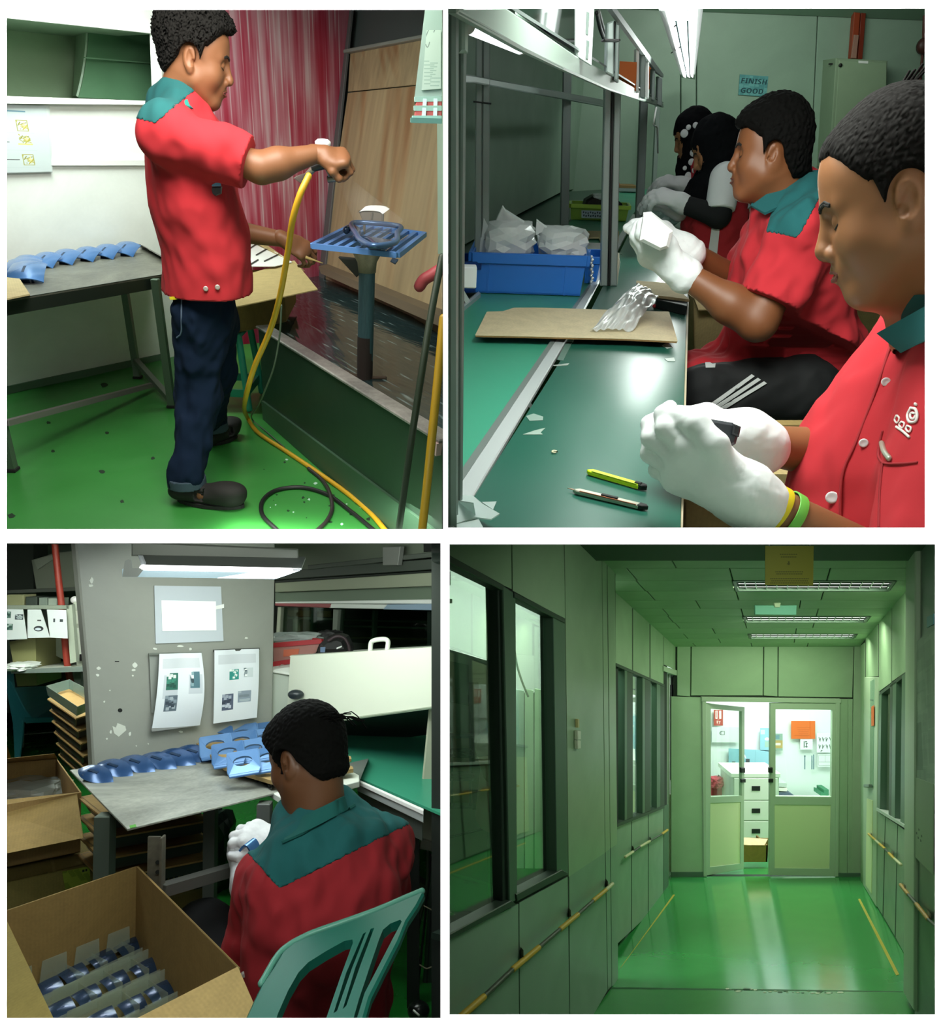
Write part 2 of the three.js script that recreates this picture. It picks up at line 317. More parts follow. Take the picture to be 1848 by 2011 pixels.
// the spray booth's walls
const cornerTop = A1.at(692, 8, .03), cornerLow = A1.at(626, 560, .03);
const B1 = new Plane(cornerTop, cornerLow, R1.f(872, 672, .3));
{
  const red = tex(512, (u, v) => {
    const s = fbm(u * 9, v * 1.1, 2) * .6 + fbm(u * 26, v * 1.6, 5) * .55, blot = fbm(u * 3.2, v * 3.2, 9), k = clamp(.55 + s * .75 + blot * .35, 0, 1), drip = Math.max(0, noise3(u * 60, v * 2, 3) - .45) * 1.6;
    const w = clamp(1 - k + drip, 0, 1) * clamp(.8 + v * .35, 0, 1);
    return [lerp(186, 232, w), lerp(44, 196, w), lerp(72, 206, w)];
  }, true, 1);
  const redWall = prism(A1.pts([[394, -60], [696, -60], [692, 8], [626, 560], [600, 690], [394, 690]], .03), inward(A1, .025), { fit: true, up: R1.u });
  struct('wall_red', redWall, M(0xffffff, .55, { map: red }), 'booth wall under red and pink overspray');
  const tanTex = tex(512, (u, v) => {
    const s = fbm(u * 30, v * 1.2, 21) * .5 + fbm(u * 7, v * .9, 22) * .5, sp = Math.max(0, noise3(u * 9 + v * 1.4, v * .7, 30) - .25) * 1.3 * clamp(.1 + v * 1.1, 0, 1);
    const k = 1 + s * .16; return [164 * k - sp * 20, 145 * k - sp * 40, 112 * k - sp * 42];
  }, true, 1);
  const mt = M(0xffffff, .5, { map: tanTex });
  const tw = struct('wall_booth', prism(B1.pts([[692, -60], [868, -60], [868, 900], [626, 700], [626, 560], [692, 8]], -.04), inward(B1, .02), { fit: true }), M(0x4b5352, .6), 'dark grey upper sheet of the booth');
  part(tw, 'panel', prism(B1.pts([[688, 101], [867, 67], [867, 161], [683, 180]]), inward(B1, .012), { fit: true, bev: .003, up: R1.u }), mt, 'short tan sheet under the trim');
  part(tw, 'panel', prism(B1.pts([[683, 182], [867, 163], [867, 690], [628, 560]], .004), inward(B1, .012), { fit: true, bev: .003, up: R1.u }), mt, 'tall tan sheet with brown runs of paint');
  part(tw, 'trim', prism(B1.pts([[674, 97], [867, 60], [867, 67], [674, 104]], .03), inward(B1, .03), { bev: .003 }), M(0x8b9089, .5), 'grey strip above the tan sheets');
  part(tw, 'corner_strip', prism(B1.pts([[682, 20], [690, 20], [634, 560], [624, 560]], .02), inward(B1, .02), { bev: .003 }), M(0x5a5758, .6));
  struct('ceiling_booth', prism([A1.at(330, -70, .6), A1.at(700, -70, .1), B1.at(866, -90, .05), at(866, -60, 2.2)], R1.u.clone().multiplyScalar(.03)), M(0x6b6f6d, .8));
}
// ---------- room two: assembly benches ----------
const TH = .75, B2 = R2.facing(at(1370, 300, 7.2)), W2 = new Plane(R2.f(1015, 422, TH), R2.f(1102, 377, TH), R2.up(R2.f(1015, 422, TH), 1));
{
  const f = R2.fl([[1300, 1400], [2300, 1400], [2100, 420], [900, 400]]).map((p) => p.x < .004 ? V(.004, p.y, p.z) : p);
  struct('floor', prism(R2.fl([[960, 1044], [2300, 1044], [2050, 420], [1010, 400]]), R2.u.clone().multiplyScalar(-.02)), mat.floor, 'green painted floor of the bench room');
  const wb = struct('wall_back', pane(B2, [[890, -60], [2300, -60], [2300, 700], [890, 600]], .05, -.03), M(0x4b564d, .6), 'green panel wall at the end of the benches');
  const wm = painted(0x9db5a3, .5);
  for (const q of [[[880, -60], [1336, -60], [1336, 600], [880, 600]], [[1338, -60], [1367, -60], [1367, 600], [1338, 600]], [[1369, 15], [1606, 23], [1579, 600], [1369, 600]], [[1608, 23], [1815, 33], [1795, 600], [1581, 600]], [[1817, 33], [2300, 55], [2300, 600], [1797, 600]]]) part(wb, 'panel', pane(B2, q, .03, 0, { bev: .006 }), wm);
  struct('wall_left', pane(W2, [[877, 0], [1240, 30], [1240, 345], [1102, 377], [1015, 422], [877, 500]].map(([x, y]) => [x, y]), .04), painted(0x9db5a3, .5), 'green wall behind the bench frame');
  struct('ceiling', prism([B2.at(884, 4, .02), B2.at(2300, 58, .02), add(B2.at(2300, 58, .02), V(0, .25, 4.4)), add(B2.at(884, 4, .02), V(.02, .7, 4.4))], R2.u.clone().multiplyScalar(.03)), M(0x75907c, .7));
}
// ---------- room three: packing corner ----------
const T3 = .75, K3 = R3.wall(165, 1520, 410, 1475, T3), B3 = R3.facing(at(400, 1200, 6.5));
{
  struct('floor', prism(R3.fl([[-40, 2100], [872, 2100], [872, 1330], [-40, 1330]]).map((p) => (p.x > -.004 ? V(-.004, p.y, p.z) : p)), R3.u.clone().multiplyScalar(-.02)), M(0x1f7a2c, .3, { map: T.grime, roughnessMap: T.rough }), 'dark green painted floor of the packing corner');
  struct('wall_back', pane(B3, [[-60, 1070], [873, 1070], [873, 1400], [-60, 1400]], .05), painted(0x7d8a7c, .6), 'grey green wall far behind the packing corner');
  struct('ceiling', prism([B3.at(-60, 1069, .02), B3.at(873, 1069, .02), at(873, 1066, 1.8), at(-40, 1066, 1.8)], V(0, .012, 0)), M(0x6d756b, .8));
}
// ---------- corridor ----------
{
  struct('floor', prism([C4(-1.3, -1.5, 2.6), C4(1.0, -1.5, 2.6), C4(1.0, -1.5, 11.3), C4(-1.3, -1.5, 11.3)], V(0, -.02, 0)), M(0x3a9a50, .16, { map: T.grime, roughnessMap: T.rough }), 'glossy green epoxy floor of the corridor');
}
// ---------- the corridor: walls, windows, ceiling, doors ----------
const mw = { wall: painted(0xa3bd9c, .42), low: painted(0x8ea795, .42), seam: M(0x232b26, .8), frame: M(0x4f6a58, .45), frameDark: M(0x2a3a31, .5), cream: M(0xd9e0b4, .55), door: M(0xaebfa8, .45) };
{
  // near wall on the left, with its window of two panes
  const hole1 = [[879.5, 1096], [990, 1150], [1003, 1775], [879.5, 1845]], hole2 = [[1011, 1166], [1098, 1210], [1104, 1712], [1014, 1760]];
  const w = struct('wall_left', prism(L1.pts([[876.5, 1056], [1208, 1056], [1212, 1935], [1160, 2003], [1100, 2080], [876.5, 2200]]), inward(L1, .05), { holes: [L1.pts(hole1), L1.pts(hole2)] }), mw.seam, 'near corridor wall on the left');
  const panel = (q, label) => part(w, 'panel', pane(L1, q, .004, .004), mw.wall, label);
  const lowp = (q) => part(w, 'panel', pane(L1, q, .004, .004), mw.low);
  panel([[876.5, 1056], [1004, 1056], [1005, 1157], [990, 1150], [876.5, 1096]]); panel([[1006, 1056], [1107, 1056], [1110, 1215], [1098, 1209], [1007, 1160]]);
  panel([[1109, 1056], [1181, 1056], [1188, 1675], [1117, 1722]]); panel([[1182.5, 1056], [1191, 1056], [1198, 1667], [1189, 1674]]); panel([[1193, 1056], [1207, 1056], [1212, 1658], [1199, 1666]]);
  lowp([[876.5, 1847], [1003, 1783], [1018, 1775], [1020, 2120], [876.5, 2240]]); lowp([[1020, 1773], [1115, 1722], [1119, 2080], [1022, 2140]]);
  lowp([[1118, 1721], [1188, 1675], [1193, 1945], [1160, 2003], [1120, 2070]]); lowp([[1189.5, 1674], [1198, 1667], [1201, 1937], [1194, 1944]]); lowp([[1199.5, 1666], [1212, 1658], [1214, 1929], [1202, 1937]]);
  const win = struct('window_2', pane(L1, [[988, 1149], [1013, 1166], [1016, 1768], [1001, 1776]], .07, .014, { bev: .004 }), mw.frame, 'large window frame of the near left wall');
  const fr = (q, off, m, t = .05) => part(win, 'frame', pane(L1, q, t, off, { bev: .003 }), m);
  fr([[876.5, 1086], [990, 1149], [989, 1160], [876.5, 1103]], .02, mw.frameDark); fr([[1011, 1163], [1110, 1214], [1110, 1224], [1011, 1174]], .02, mw.frameDark);
  fr([[1087, 1212], [1110, 1222], [1116, 1718], [1094, 1726]], .014, mw.frame); fr([[1081, 1208], [1089, 1211], [1098, 1716], [1088, 1722]], -.005, mw.frameDark);
  fr([[978, 1152], [990, 1156], [1001, 1776], [988, 1782]], .0, mw.frameDark);
  fr([[876.5, 1838], [1005, 1768], [1014, 1776], [876.5, 1851]], .02, mw.frameDark); fr([[1014, 1756], [1104, 1708], [1116, 1716], [1016, 1771]], .02, mw.frameDark);
  part(win, 'pane', pane(L1, [[878, 1094], [985, 1152], [1000, 1776], [878, 1846]], .004, -.02), mat.glass); part(win, 'pane', pane(L1, [[1010, 1166], [1096, 1210], [1102, 1712], [1014, 1760]], .004, -.02), mat.glass);
  // far wall on the left: narrow panes, panels below and above
  const h = [[1214, 1308], [1303, 1347], [1303, 1583], [1214, 1619]];
  const w2 = struct('wall_left', prism(L2.pts([[1203, 1056], [1310, 1056], [1310, 1757], [1216, 1851], [1203, 1862]]), inward(L2, .04), { holes: [L2.pts(h)] }), mw.seam, 'far corridor wall on the left');
  const p2 = (q, m = mw.wall) => part(w2, 'panel', pane(L2, q, .004, .004), m);
  p2([[1203, 1056], [1241.5, 1056], [1241.5, 1319], [1214, 1307], [1203, 1302]]); p2([[1243.5, 1056], [1275.5, 1056], [1275.5, 1334], [1243.5, 1320]]); p2([[1277.5, 1056], [1303, 1056], [1303, 1347], [1277.5, 1335]]);
  p2([[1203, 1622], [1239.5, 1608], [1239.5, 1828], [1203, 1862]], mw.low); p2([[1241, 1607], [1272.5, 1595], [1272.5, 1796], [1241, 1827]], mw.low); p2([[1274, 1594], [1303, 1583], [1303, 1765], [1274, 1795]], mw.low);
  p2([[1304, 1237], [1339, 1272], [1339, 1322], [1304, 1305]]); p2([[1304, 1583], [1313, 1579], [1313, 1752], [1304, 1760]], mw.frame);
  const win2 = struct('window_3', pane(L2, [[1210, 1302], [1305, 1344], [1305, 1349], [1210, 1308]], .06, .02), mw.frameDark, 'strip window of the far left wall');
  for (const [a, b, m] of [[1227, 1232, mw.frame], [1232, 1243, mw.frameDark], [1262, 1267, mw.frame], [1267, 1278, mw.frameDark], [1290, 1297, mw.frame], [1297, 1305, mw.frameDark]]) { const y = (x) => 1302 + (x - 1210) * .45, z = (x) => 1622 - (x - 1210) * .405; part(win2, 'mullion', pane(L2, [[a, y(a)], [b, y(b)], [b, z(b)], [a, z(a)]], .05, .015, { bev: .003 }), m); }
  part(win2, 'sill', pane(L2, [[1210, 1619], [1305, 1582], [1305, 1587], [1210, 1625]], .06, .025), mw.frameDark); part(win2, 'pane', pane(L2, [[1212, 1304], [1304, 1345], [1304, 1585], [1212, 1622]], .004, -.015), mat.glass);
  // recessed door at its end
  const d3 = struct('door_3', pane(L2, [[1314, 1318], [1341, 1330], [1341, 1722], [1314, 1745]], .03, -.06), mw.door, 'recessed side door at the far left');
  part(d3, 'panel', pane(L2, [[1317, 1560], [1328, 1556], [1328, 1704], [1317, 1712]], .01, -.05), mw.cream); part(d3, 'pane', pane(L2, [[1318, 1345], [1322, 1346], [1322, 1530], [1318, 1532]], .01, -.05), mat.dark);
  part(d3, 'frame', pane(L2, [[1304, 1308], [1340, 1320], [1340, 1330], [1304, 1318]], .05, .02), mw.door); part(d3, 'frame', pane(L2, [[1325, 1325], [1341, 1330], [1341, 1722], [1325, 1735]], .02, -.02), mw.low);
  // right walls
  const w3 = struct('wall_right', prism(G1.pts([[1845, 1056], [1845, 2010], [1763, 1852], [1690, 1735], [1690, 1268], [1783, 1056]]), inward(G1, .04), { holes: [G1.pts([[1729, 1358], [1778, 1318], [1774, 1618], [1727, 1590]])] }), mw.seam, 'far corridor wall on the right');
  const p3 = (q, m = mw.wall) => part(w3, 'panel', pane(G1, q, .004, .004), m);
  p3([[1690, 1268], [1698, 1262], [1698, 1742], [1690, 1735]]); p3([[1752, 1090], [1787, 1090], [1787, 1313], [1752, 1338]]); p3([[1726, 1100], [1750.5, 1100], [1750.5, 1340], [1726, 1358]]); p3([[1700, 1200], [1724, 1170], [1724, 1328], [1700, 1330]]);
  p3([[1713, 1588], [1738, 1604], [1733, 1797], [1712, 1762]], mw.low); p3([[1739.5, 1605], [1762, 1620], [1757, 1838], [1735, 1800]], mw.low); p3([[1763.5, 1621], [1790, 1640], [1790, 1900], [1759, 1841]], mw.low);
  const dr = struct('door_4', pane(G1, [[1697, 1330], [1724, 1330], [1720, 1780], [1695, 1738]], .03, .014, { bev: .004 }), mw.door, 'half glazed side door at the far right');
  part(dr, 'pane', pane(G1, [[1709, 1338], [1716, 1334], [1714, 1545], [1708, 1540]], .006, .02), M(0x9fc0b0, .1)); part(dr, 'panel', pane(G1, [[1702, 1568], [1713, 1572], [1711, 1755], [1700, 1738]], .006, .02), mw.cream); part(dr, 'handle', pane(G1, [[1696, 1540], [1706, 1540], [1706, 1546], [1696, 1546]], .03, .05, { bev: .004 }), mat.aluDark); part(dr, 'poster', pane(G1, [[1711, 1388], [1716, 1385], [1716, 1425], [1711, 1426]], .003, .024), M(0xd9642a, .7));
  const win3 = struct('window_4', pane(G1, [[1727, 1360], [1780, 1318], [1780, 1326], [1727, 1366]], .05, .02), mw.frameDark, 'window of the far right wall');
  for (const [a, b, m] of [[1726, 1731, mw.frame], [1748, 1753, mw.frameDark], [1753, 1760, mw.frame], [1771, 1780, mw.frame]]) part(win3, 'mullion', pane(G1, [[a, 1362 - (a - 1727) * .8], [b, 1362 - (b - 1727) * .8], [b - 3, 1588 + (b - 1727) * .6], [a - 3, 1588 + (a - 1727) * .6]], .05, .02, { bev: .003 }), m);
  part(win3, 'sill', pane(G1, [[1721, 1586], [1776, 1620], [1776, 1626], [1721, 1592]], .05, .03), mat.alu); part(win3, 'pane', pane(G1, [[1729, 1362], [1778, 1322], [1774, 1618], [1726, 1590]], .004, -.015), mat.glass);
  const w4 = struct('wall_right', prism(G2.pts([[1780, 1056], [1960, 1056], [1960, 2300], [1840, 2060], [1775, 1948]]), V(.1, 0, 0)), painted(0x71857a, .45), 'near corridor wall on the right');
  part(w4, 'trim', pane(G2, [[1779, 1056], [1797, 1056], [1794, 1985], [1774, 1950]], .03, .03, { bev: .006 }), mw.door);
  part(w4, 'panel', pane(G2, [[1797, 1560], [1900, 1660], [1900, 2200], [1796, 1990]], .012, .012), painted(0x5a7060, .45));
  // ceiling with its grid of tiles, bulkhead in front
  const ce = struct('ceiling', prism([C4(-1.25, 1.055, 4.0), C4(.95, 1.055, 4.0), C4(.95, 1.055, 8.5), C4(-1.25, 1.055, 8.5)], V(0, .03, 0)), mw.seam, 'tiled corridor ceiling');
  const tileM = [painted(0xaac8a0, .6), painted(0xa6c49c, .6), painted(0xaecba4, .6)];
  const rowsD = Array.from({ length: 12 }, (_, i) => 4.25 + i * .352), lampRows = { 2: [-.3, .76], 6: [-.3, .76], 9: [-.3, .76] };
  rowsD.forEach((d, r) => {
    let xs = [-1.24, -.62, .16, .95]; if (r % 2) xs = [-1.24, -.92, -.3, .31, .95];
    const segs = []; if (lampRows[r]) segs.push([-1.24, -.93], [-.93, -.305], [.765, .95]); else for (let i = 0; i + 1 < xs.length; i++) segs.push([xs[i], xs[i + 1]]);
    for (const [a, b] of segs) part(ce, 'tile', prism([C4(a + .004, 1.04, d + .004), C4(b - .004, 1.04, d + .004), C4(b - .004, 1.04, d + .348), C4(a + .004, 1.04, d + .348)], V(0, .014, 0), { bev: .003 }), tileM[Math.floor(rnd() * 3)]);
    if (lampRows[r]) {
      const [a, b] = lampRows[r], o = C4((a + b) / 2, 1.04, d + .175);
      const t = thing('ceiling_light', ['recessed louvre ceiling light nearest the corridor doors', '', '', 'recessed louvre ceiling light in the middle of the corridor'][0], 'light', o, null, 'corridor ceiling lights');
      t.userData.label = { 2: 'louvred ceiling light nearest the viewer, partly behind the hanging yellow notice', 6: 'louvred ceiling light in the middle of the corridor ceiling, behind the small hanging sign', 9: 'louvred ceiling light farthest along the corridor, closest to the doors' }[r];
      const q = (x, y, dd) => C4(x, y, dd);
      part(t, 'housing', prism([q(a, 1.15, d), q(b, 1.15, d), q(b, 1.15, d + .35), q(a, 1.15, d + .35)], V(0, .01, 0)), M(0xd8e4dc, .4));
      part(t, 'frame', [prism([q(a, 1.036, d), q(b, 1.036, d), q(b, 1.036, d + .03), q(a, 1.036, d + .03)], V(0, .12, 0)), prism([q(a, 1.036, d + .32), q(b, 1.036, d + .32), q(b, 1.036, d + .35), q(a, 1.036, d + .35)], V(0, .12, 0)), prism([q(a, 1.036, d), q(a + .02, 1.036, d), q(a + .02, 1.036, d + .35), q(a, 1.036, d + .35)], V(0, .12, 0)), prism([q(b - .02, 1.036, d), q(b, 1.036, d), q(b, 1.036, d + .35), q(b - .02, 1.036, d + .35)], V(0, .12, 0))], M(0x55685c, .4));
      for (const k of [.07, .175, .28]) part(t, 'tube', tube([q(a + .03, 1.072, d + k), q(b - .03, 1.072, d + k)], .018), M(0xffffff, .5, { emissive: new THREE.Color(1, 1, .96), emissiveIntensity: 2.2 }));
      for (let i = 1; i < 15; i++) { const x = lerp(a, b, i / 15); part(t, 'louvre', prism([q(x, 1.045, d + .03), q(x + .006, 1.045, d + .03), q(x + .006, 1.045, d + .32), q(x, 1.045, d + .32)], V(0, .012, 0)), M(0xaebfb8, .25, { metalness: .6 })); }
      const l = area(q((a + b) / 2, 1.03, d + .175), add(q((a + b) / 2, 1.03, d + .175), V(0, -1, 0)), b - a, .3, 0xecffdc, LC.corridor);
    }
  });
  struct('beam_1', prism([C4(-1.2, 1.0, 3.9), C4(1.0, 1.0, 3.9), C4(1.0, 1.0, 4.24), C4(-1.2, 1.0, 4.24)], V(0, .5, 0)), M(0x3d5140, .7), 'dark bulkhead across the corridor');
  // the end wall with its door opening
  const doorway = [[1386, 1376], [1645, 1380], [1645, 1722], [1386, 1722]];
  const we = struct('wall_end', prism(E4.pts([[1325, 1240], [1710, 1240], [1710, 1735], [1325, 1735]], -.02), inward(E4, .06), { holes: [E4.pts(doorway, -.02)] }), mw.seam, 'end wall of the corridor with double doors');
  const pe = (q, m = mw.wall, o = 0) => part(we, 'panel', pane(E4, q, .02, o, { bev: .004 }), m);
  pe([[1330, 1265], [1356.5, 1268], [1355.5, 1368], [1330, 1366]]); pe([[1358.5, 1268], [1499, 1270], [1498, 1366], [1357.5, 1366]]); pe([[1501, 1270], [1527.5, 1270], [1527, 1368], [1500, 1366]]); pe([[1529.5, 1270], [1677, 1270], [1674, 1370], [1529, 1368]]); pe([[1678.5, 1268], [1710, 1268], [1710, 1724], [1670, 1724], [1677, 1370]]);
  pe([[1318, 1368], [1382, 1370], [1386, 1720], [1318, 1720]]); pe([[1645, 1373], [1666, 1373], [1664, 1718], [1645, 1718]]); pe([[1666.5, 1373], [1675, 1373], [1673, 1718], [1665, 1718]]);
  part(we, 'frame', merge([pane(E4, [[1378, 1369], [1652, 1373], [1652, 1381], [1378, 1378]], .07, .02, { bev: .004 }), pane(E4, [[1379, 1376], [1387, 1376], [1388, 1722], [1382, 1722]], .07, .02, { bev: .004 }), pane(E4, [[1642, 1380], [1650, 1380], [1647, 1722], [1641, 1722]], .07, .02, { bev: .004 })]), mw.door);
  struct('baseboard_end', merge([pane(E4, [[1318, 1713], [1388, 1713], [1388, 1723], [1318, 1723]], .02, .012), pane(E4, [[1643, 1715], [1690, 1715], [1690, 1725], [1643, 1725]], .02, .012)]), mw.frame);
  // double doors
  const leaf = (name, q, hinge, label) => {                     // q: corners; hinge bends the left leaf away
    const d = struct(name, new THREE.BufferGeometry().copy(new THREE.BoxGeometry(.001, .001, .001)).translate(0, 0, 0), mw.door, label); return d;
  };
  const L = 1385, R = 1461, openBy = .34;
  const DL = new Plane(E4.at(L, 1400), E4.at(L, 1700), add(E4.at(R, 1500), V(.15, 0, -openBy)));
  const leafParts = (pl, o, q, gl, low, label, hx) => {
    const d = struct('door_' + o, prism(pl.pts(q), inward(pl, .04), { holes: [pl.pts(gl), pl.pts(low)], bev: .004 }), mw.door, label);
    part(d, 'pane', pane(pl, gl, .006, -.015), mat.glass); part(d, 'panel', pane(pl, low, .02, -.008, { bev: .003 }), mw.cream);
    part(d, 'lock', pane(pl, [[hx - 4, 1508], [hx + 4, 1508], [hx + 4, 1518], [hx - 4, 1518]], .03, .03, { bev: .005 }), mat.black);
    part(d, 'lock', pane(pl, [[hx - 4, 1530], [hx + 5, 1530], [hx + 5, 1537], [hx - 4, 1537]], .02, .02, { bev: .004 }), mat.black);
    return d;
  };
  leafParts(DL, 1, [[1383, 1380], [1463, 1388], [1461, 1707], [1387, 1720]], [[1396, 1392], [1457, 1397], [1457, 1563], [1396, 1565]], [[1395, 1577], [1455, 1575], [1454, 1696], [1394, 1703]], 'left door leaf standing ajar', 1460);
  leafParts(new Plane(E4.at(1500, 1400, .005), E4.at(1600, 1400, .005), E4.at(1500, 1500, .005)), 2, [[1513, 1381], [1643, 1381], [1640, 1721], [1511, 1719]], [[1523, 1393], [1635, 1394], [1633, 1565], [1523, 1564]], [[1521, 1580], [1632, 1581], [1629, 1706], [1521, 1705]], 'closed right door leaf', 1514);
  // the bright room behind the doors
  const Z = 10.6, E5 = pl4([0, 0, Z], [1, 0, Z], [0, 1, Z]);
  struct('wall_office', merge([pane(E5, [[1200, 1300], [1800, 1300], [1800, 1800], [1200, 1800]], .05), prism([C4(-1.6, -1.5, 8.6), C4(-1.6, 1.3, 8.6), C4(-1.6, 1.3, Z), C4(-1.6, -1.5, Z)], V(-.05, 0, 0)), prism([C4(1.4, -1.5, 8.6), C4(1.4, 1.3, 8.6), C4(1.4, 1.3, Z), C4(1.4, -1.5, Z)], V(.05, 0, 0))]), M(0xe9f1ee, .8), 'white wall of the office behind the doors');
  struct('ceiling_office', prism([C4(-1.6, 1.25, 8.5), C4(1.4, 1.25, 8.5), C4(1.4, 1.25, Z), C4(-1.6, 1.25, Z)], V(0, .04, 0)), M(0xe8ece8, .8));
  struct('floor_office', prism([C4(-1.6, -1.501, 8.4), C4(1.4, -1.501, 8.4), C4(1.4, -1.501, Z), C4(-1.6, -1.501, Z)], V(0, -.02, 0)), mat.floor);
  area(C4(.1, 1.2, 9.5), C4(.1, 0, 9.5), 1.6, 1.2, 0xf6fffb, LC.office);
  // the side room behind the left window
  const S2 = pl4([-2.5, 0, 3], [-2.5, 0, 5], [-2.5, 1, 3]), S3 = pl4([-3.6, 0, 3], [-3.6, 0, 5], [-3.6, 1, 3]);
  const sp = (pl, q, t = .04, off = 0) => pane(pl, q, t, off);
  const keep = (a) => a.map((p) => (p.x < .004 ? V(.004, p.y, p.z) : p));
  const wp = struct('wall_side_room', prism(keep([C4(-2.3, -1.5, 5.3), C4(-1.19, -1.5, 5.3), C4(-1.19, .33, 5.3), C4(-2.3, .33, 5.3)]), V(0, 0, -.03)), mw.seam, 'panel wall of the side room seen through the window');
  const S5 = pl4([0, 0, 5.3], [1, 0, 5.3], [0, 1, 5.3]);
  for (const [a, b, m] of [[1000, 1029, mw.low], [1031, 1048, mw.wall], [1050, 1074, mw.wall], [1076, 1110, M(0xdfe9de, .6)]]) part(wp, 'panel', pane(S5, [[a, 1352], [b, 1356], [b, 1706], [a, 1706]], .01, .012, { bev: .003 }), m);
  const S6 = pl4([0, 0, 4.1], [1, 0, 4.1], [0, 1, 4.1]), wq = struct('wall_side_room', pane(S6, [[878, 1274], [985, 1306], [992, 1790], [878, 1790]], .03), painted(0x9db09f, .5), 'grey green partition of the side room');
  part(wq, 'panel', pane(S6, [[878, 1440], [932, 1440], [935, 1580], [878, 1588]], .01, .012), M(0xb7b39a, .6)); part(wq, 'trim', pane(S6, [[921, 1342], [940, 1342], [944, 1590], [928, 1590]], .02, .02), mw.frame);
  part(wq, 'poster', pane(S6, [[878, 1298], [920, 1306], [921, 1386], [878, 1378]], .006, .012), printed(64, 96, (g, w, h) => { g.fillStyle = '#2d5a45'; g.fillRect(0, 0, w, h); for (let i = 0; i < 26; i++) { g.fillStyle = ['#6f9a80', '#a9c2ae', '#1f4434'][i % 3]; g.fillRect((i * 29) % 60, (i * 17) % 92, 9, 6); } }));
  part(wq, 'panel', pane(S6, [[955, 1318], [990, 1326], [993, 1780], [958, 1780]], .01, .012, { bev: .003 }), painted(0x8fa391, .5)); part(wq, 'rail', pane(S6, [[878, 1646], [958, 1626], [958, 1628], [878, 1648]], .02, .02), mat.aluDark);
  struct('wall_side_room', prism(keep([C4(-2.62, -1.5, 5.9), C4(-1.19, -1.5, 5.9), C4(-1.19, 1.5, 5.9), C4(-2.62, 1.5, 5.9)]), V(0, 0, -.04)), M(0xdfeae2, .7), 'bright far wall of the side room');
  struct('ceiling_side_room', prism(keep([C4(-2, 1.35, 2.2), C4(-1.04, 1.35, 2.2), C4(-1.19, 1.35, 6), C4(-3, 1.35, 6)]), V(0, .03, 0)), M(0xdfe9e2, .7));
  struct('floor_side_room', prism(keep([C4(-2, -1.5, 2.6), C4(-1.07, -1.5, 2.6), C4(-1.19, -1.5, 6), C4(-3, -1.5, 6)]), V(0, -.02, 0)), mat.floor);
  area(C4(-1.7, 1.3, 4.9), C4(-1.7, 0, 4.9), .9, .5, 0xf2fff4, LC.side);
  // room behind the far left strip window and the right window
  struct('wall_side_room', prism([C4(-2.6, -1.5, 8.2), C4(-1.2, -1.5, 8.2), C4(-1.2, 1.2, 8.2), C4(-2.6, 1.2, 8.2)], V(0, 0, -.04)), M(0xd9e4de, .7), 'pale wall seen through the strip window');
  struct('floor_side_room', prism([C4(-2.6, -1.5, 5.6), C4(-1.2, -1.5, 5.6), C4(-1.2, -1.5, 8.2), C4(-2.6, -1.5, 8.2)], V(0, -.02, 0)), mat.floor);
  area(C4(-1.9, 1.3, 7), C4(-1.9, 0, 7.4), .6, .6, 0xf2fff4, LC.side2);
  struct('wall_side_room', prism([C4(.95, -1.5, 7.6), C4(2.4, -1.5, 7.6), C4(2.4, 1.2, 7.6), C4(.95, 1.2, 7.6)], V(0, 0, -.04)), M(0xcfd8b8, .7), 'pale wall seen through the right window');
  area(C4(1.6, 1.2, 6.6), C4(1.6, 0, 7.2), .5, .5, 0xf6ffe4, LC.side2);
  // floor lines and the chipped seam
  const tapeM = M(0xb9a638, .5), fl = (q) => prism(F4.pts(q, .0), V(0, .0015, 0));
  struct('trim_2', fl([[1217, 1903], [1222, 1897], [1326, 1757], [1322, 1757]]), tapeM, 'yellow floor line on the left'); struct('trim_3', fl([[1685, 1766], [1689, 1765], [1766, 1914], [1760, 1916]]), tapeM, 'yellow floor line on the right');
  struct('floor_strip', prism(F4.pts([[1201, 1944], [1775, 1950], [1840, 2030], [1120, 2030]], 0), V(0, .004, 0)), M(0x3a924a, .25, { map: T.grime }), 'nearer coat of green paint before the seam');
  struct('trim_4', fl([[1199, 1939], [1772, 1947], [1773, 1951], [1197, 1943]]), M(0x235f36, .6), 'seam across the corridor floor');
  for (let i = 0; i < 26; i++) { const x = lerp(1425, 1655, i / 26) + rr(-4, 4), y = 1944 + (i * .3) + rr(-2, 4), r = rr(1, 4); struct('paint_chip', prism(F4.pts(Array.from({ length: 6 }, (_, k) => [x + r * 1.8 * rr(.6, 1.2) * Math.cos(k * 1.05), y + r * .5 * Math.sin(k * 1.05)]), .0), V(0, .0055, 0)), M(rnd() < .5 ? 0xc8d4bc : 0x54705a, .8)); }
}
// ---------- room one: things ----------
const blueM = M(0x4d7cba, .25, { metalness: .45, clearcoat: .6, clearcoatRoughness: .15 }), blueDark = M(0x243b5a, .35, { metalness: .4 });
const steel = M(0x8b8f8c, .42, { metalness: .55, map: T.scratch }), steelDark = M(0x4b524d, .5, { metalness: .5 });
